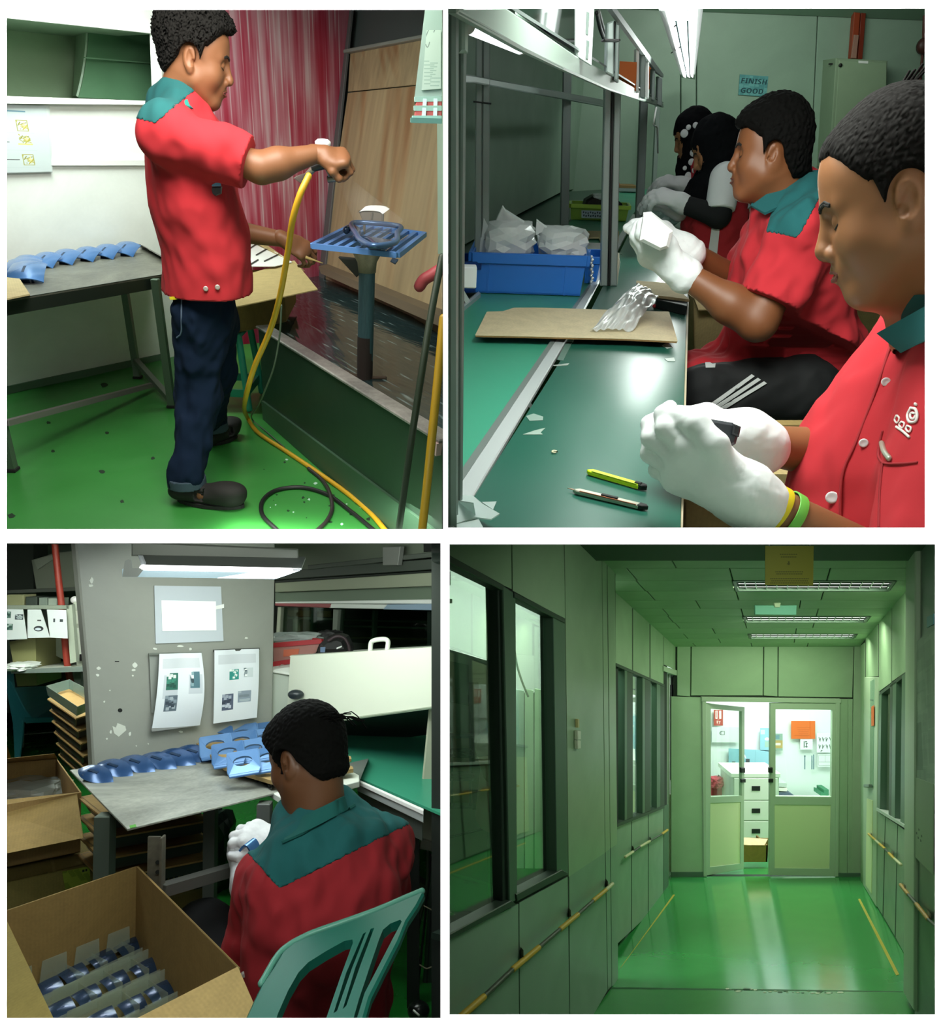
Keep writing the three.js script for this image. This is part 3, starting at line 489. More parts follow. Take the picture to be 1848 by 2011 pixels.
// a moulded housing: an arched cover on two clips; along x, 1 long, height y, depth z
function housing(name, label, group) {
  const leaf = name === 'moulded_leaf', topM = name === 'moulded_part' ? blueM : M(leaf ? 0x35588c : 0x2c405c, .24, { metalness: .45, clearcoat: .6, clearcoatRoughness: .15 });
  const o = new THREE.Group(); o.name = numbered(name); o.userData = { label, category: 'moulded part', group }; scene.add(o);
  part(o, 'cover', sheet((u, v) => { if (!leaf) { const x = u - .5, z = (v - .5) * (.8 - .1 * x); return V(x * (1 - .1 * v), .3 - .5 * z * z * (z > 0 ? 1.5 : .8) - .16 * x * x, z); } const x = (u - .5), k = 1 - Math.pow(Math.abs(2 * x), 2.4), z = (v - .5) * (.03 + .46 * k); return V(x * 1.1, .23 - .5 * x * x - .7 * z * z + .05 * x, z); }, 14, 8, .03), topM);
  part(o, 'slot', prism([V(-.2, leaf ? .216 : .282, -.04), V(.1, leaf ? .236 : .29, -.04), V(.1, leaf ? .236 : .29, .02), V(-.2, leaf ? .216 : .282, .02)], V(0, .03, 0)), blueDark);
  for (const s of [-.26, .22]) part(o, 'clip', prism([V(s, 0, .1), V(s + .1, 0, .1), V(s + .1, .2, .12), V(s, .2, .12)], V(0, 0, .06), { bev: .01 }), blueDark);
  part(o, 'inner_rib', prism([V(-.3, .05, -.1), V(.26, .05, -.1), V(.24, .16, -.09), V(-.26, .16, -.09)], V(0, 0, .18), { bev: .01 }), blueDark);
  return o;
}
const protoHousing = {};
function placeHousing(name, label, group, p, x, y, len) {
  const z = crossN(x, y), yy = crossN(z, x), m = frame(p, x.clone().normalize().multiplyScalar(len), yy.multiplyScalar(len), z.multiplyScalar(len));
  if (!protoHousing[name]) { const o = protoHousing[name] = housing(name, label, group); m.decompose(o.position, o.quaternion, o.scale); return o; }
  const c = copyOf(protoHousing[name], m, label); c.userData.group = group; return c;
}
{
  const R = R1, u = R.u, h = .66, l = (q, hh = h) => R.fl(q, hh);
  // steel table
  const t = thing('steel_table', 'grey steel work table with a raised lip beside the white wall', 'table', R.f(25, 928), R);
  const top = l([[-20, 519], [272, 479], [336, 514], [336, 536], [-20, 594]]);
  part(t, 'tabletop', prism(top, u.clone().multiplyScalar(-.012), { bev: .003 }), M(0x8d8c82, .4, { metalness: .25, map: T.scratch }));
  const E = (a, b, hh = .05) => { const P = R.f(...a, h), Q = R.f(...b, h); return prism([P, Q, add(Q, u, -hh), add(P, u, -hh)], R.b.clone().multiplyScalar(-.01), { bev: .002 }); };
  part(t, 'apron', E([-20, 594], [336, 536], .062), M(0x39413a, .32, { metalness: .6 }));
  part(t, 'lip', [prism([R.f(-20, 519, h), R.f(272, 479, h), R.f(272, 479, h + .022), R.f(-20, 519, h + .022)], R.b.clone().multiplyScalar(-.008)), prism([R.f(272, 479, h), R.f(336, 514, h), R.f(336, 514, h + .03), R.f(272, 479, h + .03)], R.e.clone().multiplyScalar(.008))], M(0x4c4a45, .4, { metalness: .5 }));
  const leg = (fx, fy, bot = 0) => { const p = R.f(fx, fy, 0); return bar(R.up(p, .012), R.up(p, h - .01), .035, .035, R.b, .003); };
  part(t, 'leg', leg(25, 925), M(0x566a58, .5, { metalness: .3 })); part(t, 'leg', leg(271, 743), M(0x6d7a6d, .5, { metalness: .3 })); part(t, 'leg', leg(338, 800), M(0x566a58, .5, { metalness: .3 }));
  for (const [x, y] of [[25, 925], [271, 743], [338, 800]]) { const p = R.f(x, y); part(t, 'foot', box(add(add(p, R.e, -.022), R.b, -.022), R.e.clone().multiplyScalar(.044), u.clone().multiplyScalar(.016), R.b.clone().multiplyScalar(.044), .003), mat.rubber); }
  part(t, 'stretcher', bar(R.J(R.f(25, 925), 12, 831), R.facing(R.f(300, 770)).at(302, 755), .024, .024, u), M(0x9a8f92, .35, { metalness: .6 })); part(t, 'stretcher', bar(R.J(R.f(271, 743), 266, 707), R.J(R.f(338, 800), 338, 800 - 12), .03, .03, u), M(0x6d7a6d, .5, { metalness: .3 }));
  // mouldings in a row, overlapping; two at the near end
  const spots = [[249, 492, 40], [210, 497, 40], [171, 502, 40], [130, 508, 42], [92, 514, 42], [53, 521, 44], [50, 535, 58], [58, 543, 60]];
  spots.forEach(([x, y, w], i) => {
    const p = R.f(x, y + 8, h), z = -p.z, len = w * z / F * 1.4, dx = sub(R.f(x + 20, y + (i < 6 ? 2 : -6), h), R.f(x, y + 8, h)).normalize();
    placeHousing('moulded_part', ['farthest glossy blue moulding in the row on the steel table, nearest the man', 'second glossy blue moulding from the man in the row on the steel table', 'third glossy blue moulding from the man in the row on the steel table', 'fourth glossy blue moulding from the man in the row on the steel table', 'fifth glossy blue moulding from the man in the row on the steel table', 'sixth glossy blue moulding, last in the row before the two turned ones', 'rear one of two turned blue mouldings beside the yellow carton flap, steel table', 'front one of two turned blue mouldings beside the yellow carton flap, steel table'][i], 'blue mouldings on the steel table', p, add(dx, u, .28), add(u, R.b, .45), len);
  });
  // carton tray at the left end of the table
  const cf = thing('carton', 'yellowish carton flap at the near left end of the steel table', 'carton', R.f(10, 600, h), R);
  part(cf, 'flap', prism(l([[-20, 512], [13, 511], [59, 580], [-20, 596]], h + .02), u.clone().multiplyScalar(.006)), mat.cartonPale);
  part(cf, 'side', prism([R.f(-20, 596, h + .02), R.f(59, 580, h + .02), R.f(61, 580, h - .045), R.f(-20, 599, h - .045)], R.b.clone().multiplyScalar(.006)), M(0x59604f, .8));
  // wall notice with three small pictures
  const po = printed(256, 360, (g, w, hh) => {
    g.fillStyle = '#c3ccce'; g.fillRect(0, 0, w, hh); g.fillStyle = '#6a8fa3'; g.fillRect(10, 28, 155, 7); g.fillStyle = '#555'; g.fillRect(50, 44, 40, 4); for (const [y, x] of [[100, 40], [192, 70], [286, 98]]) { g.fillRect(8, y, x, 4); g.fillStyle = '#b9c4c6'; g.fillRect(6, y + 44, 180, 2); g.fillStyle = '#555'; }
    for (const [y, k] of [[78, 0], [150, 1], [260, 2]]) { g.strokeStyle = '#a7a23e'; g.lineWidth = 4; for (let i = 0; i < 12; i++) { g.strokeStyle = ['#b2a53f', '#d9d39a', '#84813a'][i % 3]; g.beginPath(); g.moveTo(120 + (i * 17) % 44, y + (i * 23) % 52); g.lineTo(124 + (i * 29) % 44, y + 8 + (i * 13) % 52); g.stroke(); } g.strokeStyle = '#9b963c'; g.lineWidth = 3; if (k === 1) { g.beginPath(); g.ellipse(142, y + 26, 22, 14, 0, 0, 7); g.stroke(); g.fillStyle = '#c9c27a'; g.fillRect(112, y + 50, 60, 8); } else g.strokeRect(120, y, 44, 56); }
  }, .5);
  const n = thing('notice', 'white laminated notice with three small drawings on the bright white wall', 'notice', A1.at(50, 338, .02), R);
  part(n, 'sheet', prism(A1.pts([[-8, 204], [90, 210], [102, 337], [-8, 340]], .02), inward(A1, -.002), { fit: true }), po);
  part(n, 'sleeve', prism(A1.pts([[-8, 202], [97, 208], [103, 339], [-8, 342]], .014), inward(A1, -.002)), M(0xcfd8d6, .4));
  // duct in the alcove
  const o = -.82, D = (x, y, k = o) => A1.at(x, y, k);
  const du = thing('air_duct', 'green painted air duct with a curved flank inside the wall opening', 'duct', D(230, 200), R);
  const prof = [[172, 42], [170, 90], [163, 150], [152, 190]], R0 = -.1;
  part(du, 'flank', sheet((s, v) => { const y = lerp(45, 190, v), x0 = 154 - 8 * v, x1 = 173 - 20 * v * v; return mid(D(x0, y, o), D(x1, y, o + .28), s); }, 4, 12, .02), painted(0xa3b9a4, .5));
  part(du, 'face', sheet((s, v) => { const y = lerp(46, 192, v), x1 = 173 - 20 * v * v; return mid(D(x1, y, o + .28), D(306, y + 6 + s * 4, o + .28 + .1 * v), s); }, 8, 12, .02), painted(0x5f8a68, .45));
  part(du, 'seam', pane(A1, [[167, 112], [306, 124], [306, 126], [167, 114]], .012, o + .36), M(0x769b7e, .5)); part(du, 'bracket', pane(A1, [[110, 48], [156, 52], [156, 58], [110, 55]], .1, o + .2), M(0x839b86, .6));
  single('cable', 'thin dark cable sagging across the wall opening', 'cable', D(90, 50), R, tube([[10, 28], [40, 37], [80, 49], [120, 57], [153, 61]].map(([x, y]) => D(x, y, o + .25)), .006, 24, 6), mat.black);
  // water tub of the booth
  const TF = R.wall(497, 803, 763, 1036), rim = .462, tub = thing('water_tub', 'dark green water tub of the spray booth with a bare metal rim', 'tub', R.f(763, 1036), R);
  const back = (x, y) => R.f(x, y, .36);
  const fp = [[497, 806], [768, 1040], [868, 1120]].map(([x, y]) => TF.at(x, y)), rp = [[506, 628], [553, 661], [700, 764], [857, 872], [868, 880]].map(([x, y]) => R.drop(TF.at(x, y), rim));
  const low = (p) => R.drop(p, .002);
  part(tub, 'front_panel', prism([low(rp[0]), rp[0], rp[4], TF.at(868, 1043), low(TF.at(766, 1040))], TF.n.clone().multiplyScalar(-.02)), M(0x24382a, .45, { roughnessMap: T.rough }));
  part(tub, 'skirt', prism([add(low(rp[0]), TF.n, .012), add(R.drop(rp[0], .1), TF.n, .012), add(TF.at(862, 1043), TF.n, .012), add(low(TF.at(766, 1040)), TF.n, .012)], TF.n.clone().multiplyScalar(-.012)), M(0x34523c, .5));
  part(tub, 'rim', prism([add(rp[0], TF.n, .012), add(rp[4], TF.n, .012), add(rp[4], TF.n, -.055), add(rp[0], TF.n, -.055)], u.clone().multiplyScalar(.014), { bev: .004 }), M(0xb5b2b0, .4, { metalness: .3, map: T.scratch }));
  part(tub, 'rim_cap', pane(TF, [[848, 866], [858, 872], [856, 896], [846, 888]], .02, .02), M(0xb79a98, .6));
  const wTex = tex(256, (a, b) => { const f = Math.max(0, noise3(a * 10, b * 34, 2) - .62) * 2.4 + Math.max(0, noise3(a * 40, b * 40, 5) - .78) * 2; return [44 + 120 * f, 62 + 120 * f, 64 + 118 * f]; }, true, 1);
  const wn = tex(256, (a, b) => { const k = 128 + 60 * per(a, b, 14, 2) + 40 * per(a, b, 34, 7); return [k, k, k]; }, false, 1);
  part(tub, 'water', prism([R.drop(rp[0], .36), R.drop(rp[4], .36), R.f(868, 660, .36), R.f(745, 580, .36), R.f(640, 530, .36), R.f(560, 540, .36)].map((p, i) => (i < 2 ? add(p, TF.n, -.03) : p)), u.clone().multiplyScalar(-.02), { fit: true }), M(0xffffff, .12, { map: wTex, bumpMap: wn, bumpScale: .002 }));
  part(tub, 'ledge', prism(R.fl([[626, 522], [665, 513], [868, 590], [868, 622]], .46), u.clone().multiplyScalar(-.03), { bev: .004 }), M(0x7a6a55, .7, { map: T.grime }));
  part(tub, 'ledge', prism([R.f(626, 522, .46), R.f(868, 622, .46), R.f(868, 643, .44), R.f(630, 537, .44)], B1.n.clone().multiplyScalar(-.02)), M(0x675a49, .7));
  // stand with a rack
  const sb = R.f(718, 756, .33), SP = R.facing(sb), st = thing('spray_stand', 'blue painted pole stand in the tub carrying a slatted rack', 'stand', sb, R);
  const pz = (x, y, k = 0) => R.facing(sb, k).at(x, y);
  part(st, 'pole', rod(pz(716, 760), pz(721, 518), .034, .034, 18), M(0x4f7580, .55, { map: T.scratch })); part(st, 'pole_foot', rod(pz(716, 762), pz(717.5, 660), .0345, .0347, 18), M(0x3a2f2c, .8));
  part(st, 'collar', lathe(pz(721, 535), u, [[0, 0], [.036, 0], [.04, .04], [.056, .07], [.06, .1], [.05, .12], [0, .12]]), M(0x9b937c, .9, { map: T.card }));
  for (const [x, y] of [[678, 731], [756, 742], [727, 768]]) part(st, 'foot', tube([pz(717, 742), pz(lerp(717, x, .5), lerp(742, y, .4)), pz(x, y)], .009), M(0x5b4a3d, .8));
  const rk = .955, rq = (x, y) => R.f(x, y, rk), corners = [[614, 483], [781, 501], [834, 460], [697, 441]];
  const rackM = M(0x5a86c4, .4, { metalness: .2 });
  const rb = (a, b, w = .018, m = rackM) => part(st, 'slat', bar(rq(...a), rq(...b), w, .014, u, .002), m);
  corners.forEach((c, i) => part(st, 'rack_frame', bar(rq(...c), rq(...corners[(i + 1) % 4]), .018, .018, u, .002), rackM));
  for (let i = 1; i < 8; i++) { const k = i / 8; rb([lerp(614, 781, k), lerp(483, 501, k)], [lerp(697, 834, k), lerp(441, 460, k)]); }
  part(st, 'bracket', prism([pz(664, 506), pz(702, 510), pz(716, 530), pz(700, 545)], R.b.clone().multiplyScalar(-.05), { bev: .004 }), M(0x33342f, .8));
  part(st, 'bracket', prism([pz(770, 508), pz(782, 512), pz(776, 520), pz(766, 514)], R.b.clone().multiplyScalar(-.04), { bev: .003 }), M(0x51627a, .6));
  // the part on the rack and the white cap
  const pt = thing('plastic_grille', 'dark translucent blue frame part lying on the rack', 'moulded part', rq(745, 465), R);
  const pk = (x, y, k = .97) => R.f(x, y, k), dk = M(0x2b3a52, .25, { metalness: .3 });
  part(pt, 'rim', [tube([[700, 437], [745, 439], [783, 444], [780, 458], [772, 478], [735, 483], [712, 474], [700, 460]].map(([x, y]) => pk(x, y, 1.0)), .01, 60, 8, true)], M(0x45618a, .3, { metalness: .4 }));
  part(pt, 'arm', [tube([[680, 452], [690, 447], [700, 452], [700, 466]].map(([x, y]) => pk(x, y, .99)), .014), tube([[700, 466], [722, 470], [740, 482]].map(([x, y]) => pk(x, y, .99)), .01)], dk);
  part(pt, 'web', prism([[718, 470], [772, 478], [760, 492], [722, 486]].map(([x, y]) => pk(x, y, .975)), u.clone().multiplyScalar(.012), { bev: .003 }), dk);
  const cap = thing('sprayed_casing', 'white freshly sprayed cap held up over the rack on thin posts', 'moulded part', rq(735, 455), R), cp = (x, y) => R.facing(sb, -.05).at(x, y);
  part(cap, 'cap', sheet((a, b) => add(mid(mid(cp(701, 413), cp(752, 414), a), mid(cp(712, 403), cp(765, 404), a), b), u, -.012 * (4 * (a - .5) ** 2) ** 2), 10, 6, .012), M(0xf8f8f8, .35));
  part(cap, 'skirt', prism([cp(704, 414), cp(754, 416), cp(752, 436), cp(712, 434)], R.b.clone().multiplyScalar(-.03), { bev: .003 }), M(0x8d8478, .25, { transmission: .4, thickness: 0 }));
  for (const [x, y, z] of [[716, 434, 462], [731, 417, 430], [752, 421, 440]]) part(cap, 'post', rod(cp(x, y), cp(x - 1, z), .005), M(0x5f5a52, .5));
  // red pipe stub at the right edge
  single('pipe', 'red painted pipe stub bending out at the right edge of the booth', 'pipe', R.facing(sb, .35).at(830, 560), R, tube([[824, 562], [832, 550], [846, 541], [862, 531], [869, 528]].map(([x, y]) => R.facing(sb, .35).at(x, y)), .022, 24, 10), M(0xa8434a, .55));
  // hanging crate
  const hk = 2.0, hp = (x, y, k = 0) => at(x, y, hk + k), hc = thing('plastic_crate', 'milky plastic crate hanging at the top right with a red and white chequered lower edge', 'crate', hp(840, 238), R);
  const milky = M(0x8fa89f, .35, { transmission: .25, thickness: 0 }), xl = (y) => lerp(836, 808, (y - 10) / 228);
  part(hc, 'side', prism([hp(838, -10), hp(868, -10), hp(868, 190), hp(xl(194), 196)], V(0, 0, -.02)), milky);
  const hs = part(hc, 'label', prism([hp(838, 60, -.002), hp(866, 60, -.002), hp(866, 175, -.002), hp(828, 178, -.002)], V(0, 0, .002), { fit: true }), printed(96, 256, (g, w, h2) => { g.fillStyle = '#98aca2'; g.fillRect(0, 0, w, h2); g.strokeStyle = '#5b6b66'; g.lineWidth = 4; g.beginPath(); g.moveTo(20, 30); g.lineTo(34, 0); g.moveTo(20, 60); g.quadraticCurveTo(30, 90, 40, 50); g.moveTo(60, 10); g.lineTo(70, -10); g.stroke(); g.fillStyle = '#7d958b'; for (let i = 0; i < 14; i++) g.fillRect(12 + (i % 2) * 30, 130 + i * 8, 26 + (i * 13) % 30, 5); }, .4));
  for (const [y0, y1] of [[196, 211], [214, 230]]) for (const [a, b] of [[0, .36], [.42, .74], [.8, 1]]) { const L = (y, k) => hp(lerp(xl(y) + 4, 868, k), y); part(hc, 'red_cell', prism([L(y0, a), L(y0, b), L(y1, b), L(y1, a)], V(0, 0, -.03), { bev: .002 }), M(0xb0433f, .5, { map: T.card })); }
  part(hc, 'lattice', [hp(xl(194), 195), hp(xl(212) + 1, 212.5), hp(xl(231), 232)].map((p, i) => bar(p, hp(868, [194, 212.5, 232][i]), .012, .008, R.b)).concat([.39, .77].map((k) => bar(hp(lerp(xl(193), 868, k), 193), hp(lerp(xl(234), 868, k), 234), .01, .008, R.b))), M(0xbfe0d8, .4));
  part(hc, 'rim', bar(hp(806, 236), hp(868, 238), .02, .012, u), M(0x7fb3ae, .4));
  part(hc, 'hanger', [bar(hp(846, -60, .1), hp(846, 4, .1), .006, .006, R.b), bar(hp(864, -60, .1), hp(864, 4, .1), .006, .006, R.b)], steelDark);
  // stool and open carton behind the man
  const s0 = R.f(446, 790), S = thing('stool', 'green plastic stool under the open carton', 'stool', s0, R), sq = (x, y, k = 0) => R.facing(s0, k).at(x, y), gm = M(0x2f9a80, .4);
  const sh = .4, c = R.drop(s0, sh), ex = R.e, bz = R.b;
  const cn = (i, j, w, hh) => add(add(R.drop(s0, hh), ex, i * w), bz, j * w);
  part(S, 'seat', prism([cn(-1, -1, .14, sh - .02), cn(1, -1, .14, sh - .02), cn(1, 1, .14, sh - .02), cn(-1, 1, .14, sh - .02)], u.clone().multiplyScalar(.02), { bev: .006 }), gm);
  for (const [i, j] of [[-1, -1], [1, -1], [1, 1], [-1, 1]]) part(S, 'leg', tube([cn(i, j, .125, sh - .02), cn(i, j, .14, .22), cn(i, j, .155, .02)], .018, 12, 8), gm);
  for (const [a, b] of [[[-1, 1], [1, 1]], [[1, 1], [1, -1]], [[1, -1], [-1, -1]], [[-1, -1], [-1, 1]]]) part(S, 'rail', bar(cn(...a, .147, .1), cn(...b, .147, .1), .014, .04, u), gm);
  const bx = thing('carton', 'open yellowish carton on the green stool with striped white dividers, behind the man', 'carton', R.drop(s0, sh), R);
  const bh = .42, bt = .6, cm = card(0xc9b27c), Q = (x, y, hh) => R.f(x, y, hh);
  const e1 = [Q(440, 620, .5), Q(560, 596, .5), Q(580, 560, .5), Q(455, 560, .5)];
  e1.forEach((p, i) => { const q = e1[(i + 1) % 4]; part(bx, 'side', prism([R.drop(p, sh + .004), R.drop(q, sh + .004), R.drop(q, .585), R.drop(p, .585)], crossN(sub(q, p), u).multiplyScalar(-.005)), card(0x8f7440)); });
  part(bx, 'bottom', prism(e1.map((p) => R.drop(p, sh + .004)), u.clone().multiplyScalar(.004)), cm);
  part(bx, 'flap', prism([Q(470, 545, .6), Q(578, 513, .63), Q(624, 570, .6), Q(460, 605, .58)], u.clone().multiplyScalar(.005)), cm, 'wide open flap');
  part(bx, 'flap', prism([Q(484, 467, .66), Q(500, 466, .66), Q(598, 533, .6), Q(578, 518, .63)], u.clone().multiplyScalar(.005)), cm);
  const dv = M(0xf3f3f0, .7), dp = (x, y) => Q(x, y, .632);
  part(bx, 'divider', prism([dp(484, 470), dp(502, 472), dp(574, 516), dp(540, 524), dp(484, 524)], u.clone().multiplyScalar(.004)), dv);
  for (const [a, b] of [[[489, 489], [507, 477]], [[503, 501], [527, 487]], [[519, 513], [548, 499]], [[489, 521], [507, 510]], [[484, 478], [494, 473]]]) part(bx, 'divider_edge', bar(Q(...a, .64), Q(...b, .64), .006, .006, u), mat.black);
  // hoses and cables
  const hose = (name, label, list, r, m, seg) => single(name, label, 'hose', list[0], R, tube(list, r, seg || list.length * 10, 8), m);
  const man = R.f(400, 985), mj = (x, y, k) => R.facing(man, k).at(x, y), fl = (x, y, k = .009) => R.f(x, y, k);
  hose('air_hose', 'yellow air hose looping from the spray gun down to the floor, orange where it lies', [mj(606, 346, .17), mj(590, 380, .2), mj(575, 430, .2), mj(566, 490, .16), mj(550, 580, .1), mj(530, 650, .0), mj(500, 720, -.06), mj(485, 770, -.12), fl(487, 822), fl(505, 848), fl(560, 885), fl(620, 925), fl(690, 975), fl(730, 1010), fl(757, 1042)], .0105, M(0xc99a1e, .45), 160);
  hose('air_line', 'thin dark line hanging beside the yellow air hose', [mj(553, 600, -.1), mj(549, 660, -.12), mj(538, 720, -.15), mj(515, 780, -.25), fl(497, 826, .005), fl(520, 845, .005), fl(558, 878, .005)], .0035, M(0x4c5a4a, .5), 80);
  hose('power_cable', 'black cable coiled in a loop on the green floor', [fl(545, 1042), fl(515, 1010), fl(518, 980), fl(545, 962), fl(590, 957), fl(640, 970), fl(690, 1005), fl(735, 1042)], .0085, mat.black, 90);
  hose('power_cable', 'second black cable crossing the coil toward the tub', [fl(606, 920), fl(632, 942), fl(648, 970, .024), fl(652, 1000), fl(640, 1025), fl(622, 1042)], .008, M(0x2b2524, .5), 60);
  hose('air_hose', 'dark green hose hanging straight at the right edge of the tub', [at(868, 505, 2.3), at(846, 620, 2.3), at(827, 740, 2.3), at(810, 850, 2.33), at(797, 940, 2.4), at(783, 1042, 2.5)], .011, M(0x2d3a2c, .5), 60);
  hose('air_hose', 'thick yellow hose hanging at the far right of the tub', [at(871, 625, 2.25), at(862, 720, 2.25), at(849, 850, 2.25), at(839, 950, 2.28), at(829, 1042, 2.32)], .013, M(0xb8901f, .45), 60);
  const cp2 = at(853, 1040, 2.6);
  single('post', 'pale green post at the lower right corner of the spray room', 'post', cp2, R, prism([at(846, 1042, 2.62), at(868, 840, 2.62), at(869, 1042, 2.62)], V(0, 0, -.1), { bev: .004 }), painted(0x6f8f74, .5));
}
// ---------- room two: things ----------
// soft lumps and bags: a ball of points pushed about by noise, flat shaded when crisp
function lump(p, ax, ay, az, amp, freq, sd, crisp) {
  let g = new THREE.IcosahedronGeometry(1, crisp ? 3 : 5); const a = g.attributes.position;
  for (let i = 0; i < a.count; i++) {
    const v = V(a.getX(i), a.getY(i), a.getZ(i)), n = crisp ? Math.abs(noise3(v.x * freq + sd, v.y * freq, v.z * freq)) : fbm(v.x * freq + sd, v.y * freq, v.z * freq);
    const s = Math.pow(Math.max(Math.abs(v.x), Math.abs(v.y), Math.abs(v.z)), -.55); v.multiplyScalar(s * (1 + amp * n)); a.setXYZ(i, v.x, v.y, v.z);
  }
  g.applyMatrix4(frame(p, ax, ay, az)); if (crisp && g.index) g = g.toNonIndexed(); g.computeVertexNormals(); return g;
}
const FP = new Plane(R2.f(900, 1030, TH), R2.f(1195, 560, TH), R2.up(R2.f(900, 1030, TH), 1)), BP = new Plane(R2.f(945, 560, TH), R2.f(1112, 440, TH), R2.up(R2.f(945, 560, TH), 1));
{
  const R = R2, u = R.u, l = (q, h = TH) => R.fl(q, h), dn = (k) => u.clone().multiplyScalar(-k), T2 = (q, k = .02, h = TH, o = { bev: .002 }) => prism(l(q, h), dn(k), o);
  const clip = (q) => q.map((p) => (p.x < .004 ? V(.004, p.y, p.z) : p));
  // bench
  const bn = thing('work_bench', 'long dark green topped work bench running away along the seated workers', 'bench', R.f(1337, 1030, 0), R);
  part(bn, 'tabletop', prism(clip(l([[890, 1039], [1150, 630], [1252, 425], [1285, 372], [1335, 372], [1349, 592], [1337, 1039]])), dn(.007), { bev: .001 }), mat.mat);
  part(bn, 'edge_strip', prism(l([[1335, 372], [1338, 372], [1352.5, 592], [1341, 1039], [1337, 1039], [1349, 592]], TH + .001), dn(.008)), M(0xb9ab8e, .6));
  part(bn, 'divider_strip', prism(clip(l([[880, 960], [901, 929], [1085, 664], [1124, 604], [1157, 558], [1200, 487], [1243, 420], [1250, 422], [1215, 487], [1173, 558], [1149, 604], [1113, 666], [928, 976], [889, 1039], [880, 1039]], TH + .006)), dn(.012), { bev: .002 }), mat.alu);
  part(bn, 'divider_groove', prism(clip(l([[880, 960], [901, 929], [1085, 664], [1124, 604], [1157, 558], [1161, 559], [1131, 605], [1094, 665], [905, 948], [880, 985]], TH + .0075)), dn(.01)), mat.aluDark);
  const bl = thing('conveyor_belt', 'lighter green conveyor belt left of the aluminium strip', 'conveyor', R.f(905, 900, .6), R);
  part(bl, 'belt', prism(clip(l([[878, 640], [909, 600], [945, 570], [1112, 440], [1190, 385], [1240, 372], [1284, 372], [1245, 418], [1166, 556], [1112, 663], [901, 966], [878, 1003]], TH - .003)), dn(.01)), mat.belt);
  part(bl, 'side_rail', prism(clip(l([[878, 626], [940, 572], [944, 576], [912, 602], [878, 640]], TH + .01)), dn(.03)), mat.alu);
  const bb = thing('side_table', 'dark green side table behind the frame against the wall', 'table', R.f(1015, 430, .6), R);
  part(bb, 'tabletop', prism(clip(l([[878, 505], [1015, 422], [1102, 377], [1190, 372], [1240, 372], [1190, 385], [1112, 436], [945, 565], [878, 618]], TH - .02)), dn(.02)), M(0x2a4a3c, .35));
  part(bb, 'front', prism(clip([R.f(878, 622, TH - .02), R.f(945, 567, TH - .02), R.f(945, 567, TH - .2), R.f(878, 622, TH - .2)]), R.b.clone().multiplyScalar(-.01)), M(0x1c2c25, .6));
  // marks and tape scraps stuck on the bench top
  const scrap = (q, c, lab, h = TH + .0012) => single('tape_scrap', lab, 'tape', l(q, h)[0], R, prism(l(q, h), dn(.001)), M(c, .5, { transparent: true, opacity: .8 }));
  scrap([[1033, 817], [1048, 812], [1067, 818], [1066, 825], [1040, 826]], 0x8fa79c, 'upper of two grey tape scraps stuck on the bench top');
  scrap([[1027, 853], [1050, 845], [1071, 840], [1062, 849], [1066, 853]], 0x9fb4a8, 'lower zigzag scrap of clear tape on the bench top');
  scrap([[1086, 717], [1118, 713], [1115, 717], [1088, 718]], 0xa8b5ac, 'thin pale tape scrap beside the aluminium strip');
  scrap([[1094, 706], [1112, 672], [1124, 672], [1106, 708]], 0x5d7d70, 'faded grey tape patch beside the aluminium strip under the cardboard sheet');
  scrap([[1300, 678], [1312, 672], [1321, 682], [1310, 684]], 0xdfeae4, 'crumpled shiny tape scrap near the cardboard sheet corner');
  scrap([[1305, 704], [1324, 702], [1326, 709], [1311, 709]], 0xdfeae4, 'small shiny tape scrap near the right bench edge');
  single('ring', 'tiny cream coloured ring lying on the bench top', 'ring', R.f(1089, 887, TH), R, (() => { const g = new THREE.TorusGeometry(.0042, .0015, 8, 16, 5); g.applyQuaternion(R.q); g.rotateX(0); const p = R.f(1089, 887, TH + .003); const m = new THREE.Matrix4().makeBasis(R.e, R.b.clone().negate(), R.u); const h = new THREE.TorusGeometry(.0042, .0015, 8, 16, 5); h.applyMatrix4(m); h.translate(p.x, p.y, p.z); return h; })(), M(0xe9dfb8, .5));
  // the post frame on the bench
  const pm = M(0x97a39f, .45, { metalness: .2 }), pd = M(0x78847f, .5, { metalness: .2 });
  const fr = thing('bench_frame', 'aluminium post frame over the bench with a broad top beam', 'frame', R.f(900, 1030, TH), R);
  const up2 = (p, q, k = .03, off = 0) => prism(R.facing(p, off).pts(q).map((v) => (v.x < .003 ? V(.003, v.y, v.z) : v)), R.b.clone().multiplyScalar(-k), { bev: .003 });   // an upright square to the view, through p
  const post = (pl, x0, x1, y0, y1, lean, k) => up2(R.f((x0 + x1) / 2, y1, TH), [[x0 + lean, y0], [x1 + lean, y0], [x1, y1], [x0, y1]], k);
  const upAt = (q, k = .03, off = 0) => up2(FP.at(q[3][0], q[3][1]), q, k, off);
  part(fr, 'post', up2(R.f(900, 1040, TH), [[880.5, -20], [901, -20], [900, 1045], [880.5, 1045]], .02), pm); part(fr, 'post', up2(R.f(900, 1010, TH), [[900, 95], [916, 95], [908, 1045], [898, 1045]], .02), pd);
  part(fr, 'bracket', up2(R.f(900, 1020, TH), [[901, 28], [919, 26], [919, 104], [901, 104]], .01), M(0xa8b8ae, .5));
  part(fr, 'post', post(BP, 932, 945, 40, 562, 3, .04), pm); part(fr, 'post', post(BP, 946, 960, 52, 562, 3, .04), pm);
  part(fr, 'post', post(BP, 1101, 1117, 130, 442, 6, .04), pm);
  part(fr, 'post', post(FP, 1180, 1193, 172, 562, 8, .03), pm); part(fr, 'post', post(FP, 1199, 1212, 176, 562, 8, .03), pm); part(fr, 'post_channel', post(FP, 1193, 1199, 175, 562, 8, .015), mat.black);
